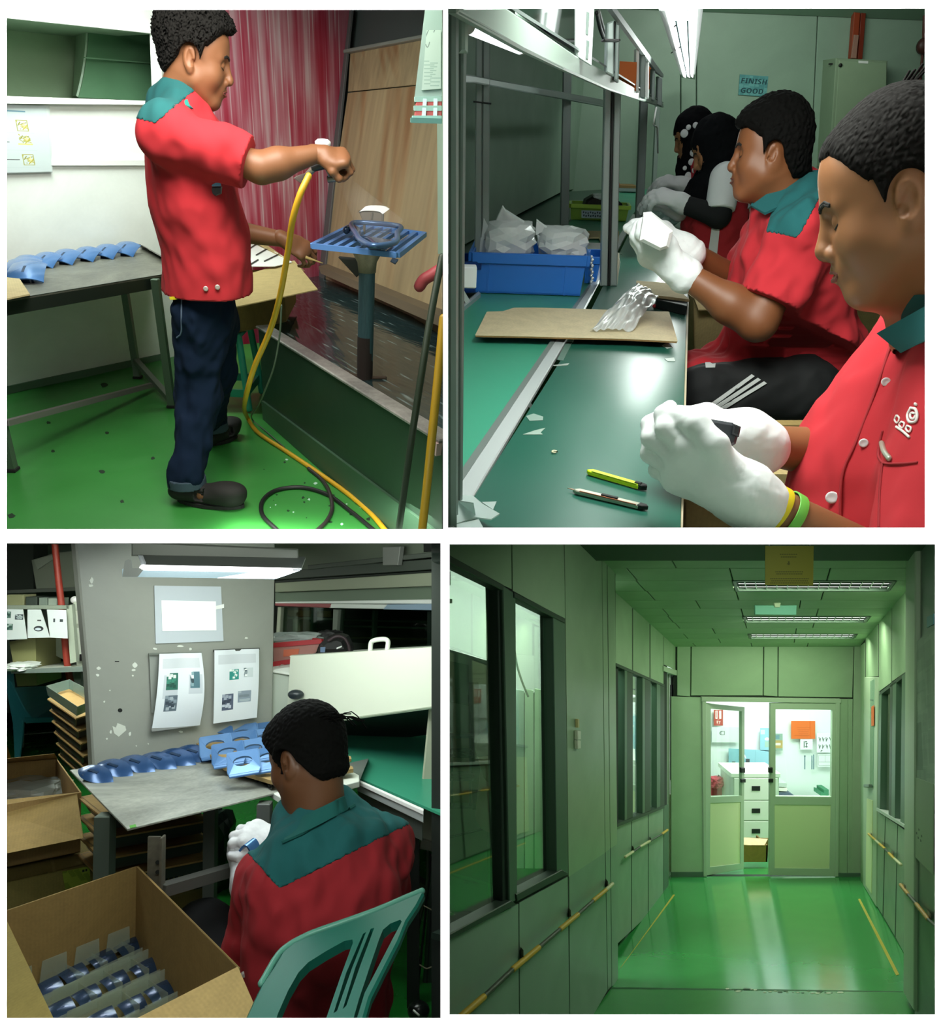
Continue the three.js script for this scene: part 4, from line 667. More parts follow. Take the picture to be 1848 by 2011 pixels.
  part(fr, 'post', post(FP, 1249, 1264, 198, 436, 9, .04), pm); part(fr, 'post', post(FP, 1281, 1289, 208, 372, 8, .05), pm);
  part(fr, 'rail', pane(BP, [[914, 146], [935, 149], [1187, 196], [1187, 210], [935, 163], [914, 163]], .015, .0, { bev: .003 }), pm);
  part(fr, 'rail', pane(BP, [[1120, 192], [1187, 205], [1187, 206], [1120, 194]], .02, .0), pd);
  part(fr, 'beam', pane(FP, [[912, 5], [912, 12], [994, 12], [1131, 108], [1303, 203], [1303, 211], [1198, 177], [1107, 136], [1028, 98], [901, 26], [901, 0]], .014, 0, { bev: .003 }), M(0x98a89d, .42, { metalness: .15 }));
  part(fr, 'beam_top', prism([FP.at(994, 11), FP.at(1303, 203), FP.at(1303, 203, -.06), FP.at(994, 11, -.06)], u.clone().multiplyScalar(.004)), mat.aluDark);
  part(fr, 'top_shelf', prism([FP.at(902, 27, -.001), FP.at(1107, 136, -.001), BP.at(1106, 131, .03), BP.at(925, 34, .03)], u.clone().multiplyScalar(.01)), M(0x6f8276, .55));
  part(fr, 'post', upAt([[1193, 45], [1206, 40], [1206, 150], [1190, 142]]), pm); part(fr, 'post', upAt([[1209, 44], [1218, 48], [1215, 162], [1206, 156]]), pm);
  part(fr, 'post_channel', upAt([[1205, 40], [1210, 42], [1206, 158], [1201, 156]], .02, -.01), mat.black);
  for (const [x, y0, y1, w] of [[1250, 96, 178, 6], [1258, 100, 190, 10], [1268, 115, 190, 7], [1281, 135, 195, 6], [1292, 150, 205, 9]]) part(fr, 'post', upAt([[x, y0], [x + w, y0 + 3], [x + w - 1, y1 + 4], [x - 2, y1]], .04), x === 1250 || x === 1268 ? mat.white : pm);
  part(fr, 'top_rail', pane(FP, [[1196, 10], [1206, 10], [1303, 146], [1303, 152], [1290, 142]], .012, .0), mat.aluDark);
  part(fr, 'cable_tie', [up2(R.f(946, 562, TH), [[930, 198], [965, 202], [965, 205], [930, 201]], .05, .006), upAt([[1186, 76], [1219, 77], [1219, 80], [1186, 79]], .04, .01)], mat.black);
  part(fr, 'pane', pane(FP, [[1003, 12], [1131, 12], [1131, 104], [1075, 66]], .004, -.03), M(0x2a3a31, .08, { transmission: .55, thickness: 0 }), 'dark glass above the beam');
  part(fr, 'cable', tube([[1172, 25], [1180, 60], [1193, 78], [1200, 50]].map(([x, y]) => FP.at(x, y, -.1)), .006, 30, 6), mat.black); part(fr, 'cable', tube([[1176, 22], [1186, 58], [1196, 72]].map(([x, y]) => FP.at(x, y, -.1)), .005, 20, 6), M(0x777f7c, .5));
  part(fr, 'hook', tube([[1289, 212], [1287, 222], [1284, 240], [1290, 252], [1292, 300]].map(([x, y]) => FP.at(x, y, .03)), .004, 30, 6), mat.white);
  // lamp inside the frame
  const lp = thing('tube_light', 'white tube light under the frame shelf at the upper left', 'light', BP.at(985, 80, .12), R), tb = (x, y) => BP.at(x, y, .12);
  part(lp, 'tube', tube([tb(917, 48), tb(1021, 93)], .0175, 1, 12), M(0xffffff, .5, { emissive: new THREE.Color(.95, .97, 1), emissiveIntensity: 2.6 }));
  part(lp, 'housing', bar(BP.at(917, 40, .08), BP.at(1035, 92, .08), .05, .02, u), M(0x7f9186, .5)); for (const q of [[917, 48], [1022, 93]]) part(lp, 'cap', ball(tb(...q), .02), M(0xb5bdb9, .5));
  { const a = tb(945, 66); area(a, add(a, u, -1), .5, .03, 0xf4f8ff, 18); }
  // white sign board standing on the beam, bottle on the beam, orange sheets
  const sb = thing('sign_board', 'white board standing upright on the frame beam with dark slots along its edge', 'board', FP.at(1150, 120, -.02), R);
  part(sb, 'board', upAt([[1131, -10], [1169, -10], [1162, 128], [1131, 108]], .02, -.04), M(0xe9eeee, .5)); for (const [a, b] of [[22, 70], [78, 118]]) part(sb, 'slot', up2(FP.at(1131, 108), [[1152, a], [1158, a + 3], [1155, b], [1150, b - 3]], .002, -.037), M(0x4d5c55, .6));
  single('bottle', 'small white cap shaped bottle standing on the frame beam', 'bottle', FP.at(1030, 40, -.06), R, lathe(FP.at(1029, 42, -.05), u, [[0, 0], [.014, 0], [.015, .02], [.014, .028], [.008, .032], [0, .032]]), M(0xd7ddd8, .4));
  single('orange_sheet', 'orange paper sheet behind the frame posts, the larger one on the left', 'paper', BP.at(1233, 150, 0), R, up2(FP.at(1230, 165), [[1217, 120], [1251, 122], [1249, 179], [1215, 163]], .003, -.3), M(0xc96524, .7));
  single('orange_sheet', 'narrow strip of orange paper between the farther frame posts', 'paper', BP.at(1276, 150, 0), R, up2(FP.at(1276, 174), [[1273, 130], [1282, 132], [1281, 178], [1272, 174]], .003, -.3), M(0xc96524, .7));
  // ceiling battens
  const h = 1.62, bt = thing('batten_light', 'row of bright tube lights hanging over the bench, running toward the back wall', 'light', R.f(1345, 90, h), R), q = (x, y, k = h) => R.f(x, y, k);
  part(bt, 'reflector', prism([q(1284, -10, h + .02), q(1384, -10, h + .05), q(1364, 156, h + .02), q(1338, 152, h + .02)], u.clone().multiplyScalar(.006)), M(0xe6eeea, .4));
  for (const [a, b, c, d] of [[1296, 1316, 1341, 1347], [1326, 1344, 1349, 1355], [1353, 1372, 1356.5, 1361]]) {
    part(bt, 'tube', prism([q(a, -10), q(b, -10), q(d, 153), q(c, 151)], u.clone().multiplyScalar(.016), { bev: .005 }), M(0xffffff, .5, { emissive: new THREE.Color(1, 1, 1), emissiveIntensity: 2 }));
  }
  for (const [a, b] of [[1318, 1349], [1348, 1355]]) part(bt, 'cable', tube([q(a, -10, h - .006), q(lerp(a, b, .6), 90, h - .006), q(b, 150, h - .006)], .003, 20, 6), M(0x8fc4cc, .4));
  for (const y of [50, 92]) part(bt, 'hanger', tube([q(1300 + y * .2, y + 12, h + .05), q(1316 + y * .22, y, h - .006)], .003), mat.black);
  // wall fittings
  const cb = thing('wall_cabinet', 'grey green metal cabinet on the back wall under the orange conduit', 'cabinet', B2.at(1690, 200, .2), R);
  part(cb, 'body', pane(B2, [[1642, 114], [1743, 119], [1738, 330], [1628, 330]], .28, .26, { bev: .006 }), painted(0x93a78c, .45)); part(cb, 'door', pane(B2, [[1648, 118], [1742, 123], [1737, 330], [1634, 330]], .012, .275, { bev: .004 }), painted(0x9bb093, .45));
  part(cb, 'lock', lathe(B2.at(1650, 128, .28), R.b, [[0, 0], [.014, 0], [.014, .012], [0, .014]]), mat.black); part(cb, 'label', pane(B2, [[1686, 119], [1705, 120], [1705, 125], [1686, 124]], .003, .28), mat.white); part(cb, 'hinge', pane(B2, [[1630, 124], [1642, 124], [1642, 127], [1630, 127]], .03, .2), mat.black);
  const cd = thing('conduit', 'orange cable conduit rising from the wall cabinet', 'conduit', B2.at(1685, 115, .1), R);
  part(cd, 'duct', pane(B2, [[1678, 24], [1690, 25], [1683, 116], [1671, 115]], .06, .08, { bev: .004 }), M(0x9c3f22, .5)); part(cd, 'duct', pane(B2, [[1691, 25], [1701, 26], [1694, 116], [1685, 116]], .06, .07, { bev: .004 }), M(0x7d2c18, .5)); part(cd, 'sleeve', pane(B2, [[1678, 68], [1687, 69], [1682, 115], [1672, 114]], .02, .095, { bev: .003 }), M(0xa3786a, .6));
  const be = thing('fire_bell', 'dark red round bell on a thin pipe at the upper right wall', 'bell', B2.at(1813, 90, .1), R);
  part(be, 'gong', lathe(B2.at(1814, 90, .06), R.b, [[0, 0], [.067, 0], [.067, .03], [.05, .055], [0, .065]], 28), M(0x4a2521, .45)); part(be, 'pipe', tube([B2.at(1815, 30, .06), B2.at(1812, 103, .06), B2.at(1803, 190, .06)], .012), M(0x5c2a22, .5));
  const sg = printed(280, 210, (g, w, hh) => { g.fillStyle = '#5fa0a4'; g.fillRect(0, 0, w, hh); for (let i = 0; i < 40; i++) { g.fillStyle = i % 2 ? '#6fb0b2' : '#539498'; g.fillRect((i * 53) % w, (i * 31) % hh, 50, 30); } g.fillStyle = '#16414a'; g.font = 'bold 72px sans-serif'; g.textAlign = 'center'; g.fillText('FINISH', w / 2, 86); g.fillText('GOOD', w / 2, 186); }, .5);
  single('wall_sign', 'blue green paper sign reading FINISH GOOD on the back wall', 'sign', B2.at(1480, 168, .01), R, pane(B2, [[1453, 146], [1509, 150], [1505, 190], [1450, 186]], .004, .012, { fit: true }), sg);
  // crates, basket, bags
  const crate = (name, label, q, hh, deep, m, lip) => {            // q: lower front edge, left then right, on the bench level
    const a = R.f(...q[0], TH), b = R.f(...q[1], TH), x = sub(b, a), z = sub(R.f(q[0][0] + 40 + (q[2] || 0), q[0][1] - 80, TH), a).normalize().multiplyScalar(deep), n = crossN(x, u);
    if (n.dot(z) < 0) n.negate(); const zz = z.clone().multiplyScalar(1), o = thing(name, label, 'crate', a, R), t = .006, w = (k) => x.clone().normalize().multiplyScalar(k);
    const flare = add(x.clone().normalize().multiplyScalar(-.008), zz.clone().normalize(), -.008);
    const S = (p0, p1, i0, i1) => prism([p0, p1, add(add(p1, u, hh), i1), add(add(p0, u, hh), i0)], crossN(sub(p1, p0), u).multiplyScalar(-t), { bev: .001 });
    const c = add(a, zz), d = add(b, zz), f1 = w(-.01), f2 = w(.01), O = V(0, 0, 0);
    part(o, 'side', S(a, b, f1, f2), m); part(o, 'side', S(b, d, f2, f2), m); part(o, 'side', S(d, c, f2, f1), m); part(o, 'side', S(c, a, f1, f1), m);
    part(o, 'bottom', prism([a, b, d, c], u.clone().multiplyScalar(.005)), m);
    const r = (p, f) => add(add(p, u, hh), f), rimm = lip || m, rh = hh * .26;
    for (const [p, q2] of [[r(a, f1), r(b, f2)], [r(b, f2), r(d, f2)], [r(d, f2), r(c, f1)], [r(c, f1), r(a, f1)]]) { const s = crossN(sub(q2, p), u); part(o, 'rim', prism([p, q2, add(q2, u, -rh), add(p, u, -rh)], s.clone().multiplyScalar(.012), { bev: .002 }), rimm); }
    for (const k of [.12, .84]) { const p = add(a, x, k); part(o, 'rib', prism([p, add(p, w(.006)), add(add(p, w(.006)), u, hh * .75), add(p, u, hh * .75)], zz.clone().normalize().multiplyScalar(-.005)), m); }
    return o;
  };
  const bc = M(0x2878d8, .38), bl1 = crate('crate', 'large blue plastic crate holding two bagged white parts on the conveyor', [[930, 574], [1139, 581], -12], .128, .3, bc);
  const bagM = M(0xf1f5f5, .3, { transmission: .25, thickness: 0, clearcoat: .5 });
  const bagAt = (x, y, d) => { const p = R.f(1035, 578, TH); return R.facing(p, d).at(x, y); };
  const bag = (name, lab, c, rx, ry, rz, sd, spikes, d) => {
    const p = bagAt(...c, d), s = -p.z / F, o = thing(name, lab, 'bag', p, R);
    part(o, 'wrap', [lump(p, R.vec(rx * s, 0, 0), R.vec(0, ry * s, 0), R.vec(0, 0, rz), .22, 1.7, sd, true), ...spikes.map(([x0, y0, x1, y1, x2, y2]) => prism([bagAt(x0, y0, d), bagAt(x1, y1, d), bagAt(x2, y2, d)], R.vec(.002, .004, -.03)))], bagM);
    part(o, 'contents', lump(add(p, R.u, -.008), R.vec(rx * s * .8, -.01, 0), R.vec(0, ry * s * .72, 0), R.vec(0, 0, rz * .7), .05, 1.2, sd + 3, false), M(0xffffff, .6));
    return o;
  };
  bag('plastic_bag', 'left bag with a pointed top, wrapping a white part in the large blue crate', [1000, 470], 46, 32, .09, 1.5, [[945, 470, 950, 428, 972, 470], [968, 448, 987, 407, 1010, 440], [985, 410, 1052, 452, 985, 470], [941, 500, 944, 466, 990, 500]], -.12);
  bag('plastic_bag', 'right bag, flatter and rounder, wrapping a white part in the large blue crate', [1105, 474], 44, 26, .09, 7.1, [[1052, 462, 1054, 434, 1076, 450], [1058, 500, 1056, 460, 1100, 500]], -.12);
  crate('crate', 'small blue crate standing behind the large one, right beside the double post', [[1148, 556], [1170, 556], 0], .09, .2, bc);
  const cw = crate('crate', 'dark blue crate mostly hidden behind the left end of the large one', [[900, 577], [935, 574], 0], .1, .2, M(0x123f86, .4));
  single('foam_block', 'white block on the dark blue crate behind the post', 'block', R.f(920, 560, TH + .1), R, box(R.f(909, 566, TH + .105), R.vec(.036, 0, 0), R.vec(0, .055, 0), R.vec(0, 0, -.05), .003), M(0xeef1f3, .6));
  const ch = thing('chain', 'hanging silver bead chain beside the small blue crate', 'chain', R.J(R.f(1160, 556, TH), 1161, 550), R);
  for (let i = 0; i < 9; i++) part(ch, 'bead', ball(R.J(R.f(1160, 562, TH), 1161 + (i % 2) * 2, 505 + i * 6), .006), M(0xdfe5e6, .25, { metalness: .6 }));
  const lime = M(0x9ccb3f, .4, { transmission: .25, thickness: 0 }), ba = crate('basket', 'lime green plastic basket holding a black part, with a printed label', [[1121, 431], [1229, 435], -30], .088, .22, lime, M(0xb7e04e, .35));
  const pb = (x, y, k = 0) => R.facing(R.f(1175, 433, TH), k).at(x, y);
  part(ba, 'label', prism([pb(1142, 413, .02), pb(1209, 415, .02), pb(1209, 430, .02), pb(1142, 428, .02)], R.vec(0, 0, -.002), { fit: true }), printed(256, 64, (g, w, hh) => { g.fillStyle = '#b4c8cf'; g.fillRect(0, 0, w, hh); g.fillStyle = '#33454f'; for (let i = 0; i < 14; i++) { g.fillRect(12 + i * 17, 8 + (i % 3) * 4, 9, 14); g.fillRect(16 + i * 17, 34 + (i % 2) * 4, 10, 16); } }, .5));
  const bp = thing('black_part', 'black moulded part wrapped in white foil inside the lime basket', 'part', pb(1185, 405, -.1), R);
  part(bp, 'body', prism([[1148, 408], [1152, 393], [1166, 385], [1208, 388], [1222, 400], [1226, 410]].map(([x, y]) => pb(x, y, -.06)), R.vec(0, 0, -.12), { bev: .012 }), mat.black); part(bp, 'foil', lump(pb(1184, 386, -.1), R.vec(.06, 0, 0), R.vec(0, .014, 0), R.vec(0, 0, .05), .4, 2, 4, true), M(0xe8efef, .4)); part(bp, 'foil', prism([pb(1206, 393, -.06), pb(1213, 378, -.06), pb(1216, 380, -.06)], R.vec(0, 0, -.03)), M(0xe8efef, .4));
  single('carton_sheet', 'beige carton piece lying behind the double post on the conveyor', 'cardboard', R.f(1180, 465, TH), R, T2([[1146, 470], [1150, 453], [1216, 454], [1214, 477], [1200, 474], [1180, 476], [1176, 466], [1158, 466], [1150, 476]], .008, TH + .01), mat.cartonPale);
  single('foil_sheet', 'white sheet lying in front of the beige carton piece behind the post', 'paper', R.f(1180, 485, TH), R, T2([[1146, 476], [1214, 478], [1219, 481], [1208, 492], [1140, 490]], .004, TH + .006), mat.white);
  const bo = R.f(1205, 560, TH); single('bottle', 'cream coloured slim bottle standing beside the foot of the double post', 'bottle', bo, R, lathe(bo, u, [[0, 0], [.012, 0], [.013, .006], [.013, .08], [.008, .095], [.006, .11], [0, .11]]), M(0xd9d5bf, .4));
  const tr = R.f(1230, 378, TH), ty = thing('tray', 'grey tray with brown contents at the far end of the bench', 'tray', tr, R), tp = (x, y) => R.J(tr, x, y);
  part(ty, 'rim', box(tp(1206, 376), R.vec(.22, 0, 0), R.vec(0, .03, 0), R.vec(0, 0, -.2), .004), M(0x8c9a9c, .45)); part(ty, 'contents', box(tp(1213, 370), R.vec(.16, 0, 0), R.vec(0, .03, 0), R.vec(0, 0, -.15), .006), M(0x8a6f45, .7));
  single('funnel', 'small red cone standing at the far end of the bench', 'cone', tp(1210, 366), R, lathe(tp(1210, 366), u, [[0, 0], [.03, 0], [.024, .03], [.01, .06], [.008, .075], [0, .075]]), M(0xb3202c, .5));
  single('film', 'clear crumpled film draped over the bench beside the women', 'film', R.f(1310, 440, TH), R, [lump(R.f(1300, 425, TH + .05), R.vec(.09, .02, 0), R.vec(0, .07, 0), R.vec(0, .03, .15), .35, 2.2, 9, true)], M(0xdcebea, .2, { transmission: .7, thickness: 0 }));
  // cardboard sheet and bag in the foreground
  const cs = thing('cardboard_sheet', 'wide beige cardboard sheet lying across bench and conveyor', 'cardboard', R.f(1130, 660, TH), R), sh = l([[933, 658], [956, 612], [988, 611], [1010, 604], [1060, 604], [1314, 612], [1331, 670], [1230, 665], [1146, 663], [1030, 660]], TH + .022);
  part(cs, 'liner', prism(sh, dn(.0012)), M(0xdccba6, .8, { map: T.card })); part(cs, 'fluting', prism(sh.map((p, i) => mid(p, R.f(1130, 640, TH + .022), .006).addScaledVector(u, -.0014)), dn(.004)), card(0x8a6a3c));
  single('plastic_bag', 'empty clear plastic bag lying on the cardboard sheet', 'bag', R.f(1220, 630, TH), R, sheet((a, b) => { const p = mid(mid(R.f(1158, 649, TH + .028), R.f(1243, 648, TH + .028), a), mid(R.f(1247, 588, TH + .03), R.f(1290, 606, TH + .03), a), b); return add(p, u, .03 * Math.sin(3.1 * b) * Math.sin(3.1 * (a * .9 + .05)) + .05 * b * (1 - .3 * a) + .006 * noise3(a * 5, b * 5, 2)); }, 24, 24, .0006), M(0xf2f4f4, .3, { transmission: .62, thickness: 0 }));
  // box at the right bench edge
  const kb = thing('carton', 'flat black box with a beige carton lid at the right bench edge', 'carton', R.f(1320, 600, TH), R);
  part(kb, 'body', prism(l([[1290, 588], [1350, 601], [1352, 575], [1290, 570]], TH + .03), dn(.028), { bev: .002 }), mat.black); part(kb, 'lid', prism(l([[1249, 575], [1250, 551], [1318, 556], [1354, 588], [1290, 580]], TH + .04), dn(.008)), mat.cartonPale); part(kb, 'clip', ball(R.f(1286, 601, TH + .008), .006, 1.3, 1, 1), M(0xc02530, .5));
  // cutters
  const cut = (lab, x0, y0, x1, y1, w, hh, m, mTip, slider) => {
    const a = R.f(x0, y0, TH + hh / 2 + .001), b = R.f(x1, y1, TH + hh / 2 + .001), o = thing('cutter', lab, 'cutter', mid(a, b), R), d = sub(b, a), n = d.clone().normalize(), s = crossN(n, u);
    const P = (k, j, up) => add(add(add(a, d, k), s, j * w), u, up * hh / 2);
    part(o, 'body', prism([P(0, .1, -1), P(.05, .5, -1), P(.88, .5, -1), P(.9, 0, -1), P(.88, -.5, -1), P(.07, -.5, -1)], u.clone().multiplyScalar(hh), { bev: .0015 }), m);
    part(o, 'tip', prism([P(.86, .45, -.8), P(.93, .5, -.8), P(1, .1, -.8), P(.97, -.35, -.8), P(.88, -.5, -.8)], u.clone().multiplyScalar(hh * 1.02), { bev: .001 }), mTip);
    part(o, 'slider', prism([P(slider[0], .25, 1), P(slider[1], .25, 1), P(slider[1], -.2, 1), P(slider[0], -.2, 1)], u.clone().multiplyScalar(.0025), { bev: .0006 }), mat.black);
    part(o, 'rail', prism([P(.1, .5, 1), P(.85, .5, 1), P(.85, .38, 1), P(.1, .38, 1)], u.clone().multiplyScalar(.0008)), slider[2]);
    return o;
  };
  cut('bright yellow green cutter with a black tip lying on the bench top', 1153, 925, 1271, 959, .013, .008, M(0xd6ee12, .35), mat.black, [.8, .9, M(0x8fae10, .4)]);
  const ck = cut('slim copper and silver cutter with a black tip, nearest the bench end', 1126, 963, 1273, 998, .012, .007, M(0xb9b8a6, .3, { metalness: .6 }), mat.black, [.38, .6, M(0xb56a45, .35, { metalness: .6 })]);
  part(ck, 'blade', prism(R.fl([[1114, 959], [1136, 963], [1134, 966]], TH + .004), u.clone().multiplyScalar(.001)), M(0xb98a70, .3, { metalness: .7 }));
  // scraps at the bench's near end
  const w1 = single('plastic_bag', 'torn clear plastic bag at the near left corner of the bench', 'bag', R.f(930, 1020, TH), R, [prism(l([[897, 975], [928, 975], [948, 992], [981, 1011], [964, 1022], [935, 1018], [897, 1030]], TH + .02), u.clone().multiplyScalar(.002)), prism([R.f(899, 985, TH + .022), R.f(930, 990, TH + .05), R.f(934, 1012, TH + .022)], u.clone().multiplyScalar(.002)), prism(l([[897, 1032], [940, 1022], [949, 1039], [897, 1039]], TH + .03), u.clone().multiplyScalar(.002)), prism([R.f(946, 988, TH + .01), R.f(975, 987, TH + .01), R.f(968, 1003, TH + .01)], u.clone().multiplyScalar(.002))], M(0xd7e4e0, .25, { transmission: .5, thickness: 0 }));
  // cartons and stool on the floor
  const carton = (lab, q, deep, hh, m, o2 = {}) => {             // q: lower front edge on the floor at height o2.h
    const a = R.f(...q[0], o2.h || 0), b = R.f(...q[1], o2.h || 0), z = R.vec(o2.sx || 0, 0, -deep), o = thing('carton', lab, 'carton', a, R), t = .005, c = add(a, z), d = add(b, z);
    for (const [p, r] of [[a, b], [b, d], [d, c], [c, a]]) part(o, 'side', prism([p, r, add(r, u, hh), add(p, u, hh)], crossN(sub(r, p), u).multiplyScalar(-t)), m);
    part(o, 'bottom', prism([a, b, d, c], u.clone().multiplyScalar(.004)), m);
    if (o2.closed) { part(o, 'lid', prism([a, b, d, c].map((p) => add(p, u, hh)), u.clone().multiplyScalar(.004)), m); }
    if (o2.flaps) { part(o, 'flap', prism([add(b, u, hh), add(d, u, hh), add(add(d, u, hh + .06), R.e, .1), add(add(b, u, hh + .04), R.e, .1)], R.vec(0, .004, 0)), m); part(o, 'flap', prism([add(c, u, hh), add(d, u, hh), add(add(d, u, hh + .13), R.b, -.03), add(add(c, u, hh + .15), R.b, -.03)], R.vec(0, 0, -.004)), m); part(o, 'flap', prism([add(a, u, hh), add(b, u, hh), add(add(b, u, hh + .01), R.b, .1), add(add(a, u, hh + .01), R.b, .1)], R.vec(0, .004, 0)), m); }
    return o;
  };
  const J = (x, y, h = 0) => R.f(x, y, h);
  carton('tall beige carton with open flaps standing behind the seated man on a lower carton', [[1628, 730], [1700, 726]], .35, .36, card(0xb89f6c), { flaps: true, h: .3 });
  const c2 = carton('lower beige carton with a black hand hole under the tall one', [[1590, 835], [1694, 780]], .3, .3, card(0x8f7a4c), { closed: true });
  part(c2, 'hand_hole', prism([R.J(J(1640, 808), 1656, 744), R.J(J(1640, 808), 1676, 744), R.J(J(1640, 808), 1676, 755), R.J(J(1640, 808), 1656, 755)].map((p) => add(p, R.b, .06)), R.vec(0, 0, -.01)), mat.black);
  carton('wide olive brown carton under the bench behind the stool', [[1400, 860], [1655, 850]], .35, .3, card(0x7d6a30), { closed: true, h: .0 });
  const cpx = (lab, d, x0, y0, x1, y1, deep, m, flaps) => {           // a carton by its front face in the view
    const pl = R.facing(at((x0 + x1) / 2, y1, d)), a = pl.at(x0, y1), b = pl.at(x1, y1), t0 = pl.at(x0, y0), t1 = pl.at(x1, y0), z = R.vec(0, 0, -deep), o = thing('carton', lab, 'carton', a, R);
    for (const [p, q, r, s] of [[a, b, t1, t0], [b, add(b, z), add(t1, z), t1], [add(b, z), add(a, z), add(t0, z), add(t1, z)], [add(a, z), a, t0, add(t0, z)]]) part(o, 'side', prism([p, q, r, s], crossN(sub(q, p), u).multiplyScalar(-.005)), m);
    part(o, 'bottom', prism([a, b, add(b, z), add(a, z)], u.clone().multiplyScalar(.004)), m);
    if (flaps) { part(o, 'flap', prism([t0, t1, add(add(t1, R.b, flaps), u, -.03), add(add(t0, R.b, flaps), u, -.03)], u.clone().multiplyScalar(.004)), m); part(o, 'flap', prism([add(t0, z), add(t1, z), add(add(t1, z), u, .06), add(add(t0, z), u, .06)], R.vec(0, 0, -.004)), m); } else part(o, 'lid', prism([t0, t1, add(t1, z), add(t0, z)], u.clone().multiplyScalar(.004)), m);
    return o;
  };
  cpx('long beige carton in front of the stool beside the near worker', 1.75, 1440, 838, 1690, 1044, .03, card(0xa88f58));
  cpx('open brown carton under the gloved hands, nearest the viewer', 1.35, 1342, 985, 1490, 1044, .15, card(0x6f5630));
  cpx('pale carton sheet edge sticking out behind the near forearm', 1.5, 1480, 935, 1575, 960, .12, card(0xc4ad7a));
  cpx('beige carton standing between bench and seated man', 3.0, 1362, 585, 1440, 700, .25, card(0xbba473), .08);
  const s0 = R.f(1575, 780, .42), st = thing('work_stool', 'black cushioned swivel stool under the seated man', 'stool', R.drop(s0), R);
  const sc = R.drop(s0, .44), rad = .205, Q0 = (r, h2) => [r, h2];
  part(st, 'seat', lathe(sc, u, [[0, 0], [.18, 0], [rad, .02], [rad + .005, .05], [rad - .02, .075], [.1, .085], [0, .08]], 40), M(0x1d2321, .45)); part(st, 'plate', lathe(add(sc, u, -.03), u, [[0, 0], [.09, 0], [.11, .03], [0, .03]], 24), mat.black);
  part(st, 'lever', bar(add(add(sc, R.e, .05), u, -.02), add(add(sc, R.e, .14), u, -.03), .02, .02, u), mat.black); part(st, 'column', rod(R.drop(sc, .08), add(sc, u, -.02), .025, .025), mat.black); part(st, 'sleeve', rod(R.drop(sc, .1), R.drop(sc, .27), .04, .034), mat.black);
  for (let i = 0; i < 5; i++) { const a = i * 1.2566 + .4, d = R.vec(Math.cos(a), 0, Math.sin(a)); part(st, 'foot', bar(R.drop(sc, .07), add(R.drop(sc, .05), d, .24), .03, .025, u), mat.black); part(st, 'castor', ball(add(R.drop(sc, .025), d, .24), .024), mat.rubber); }
}
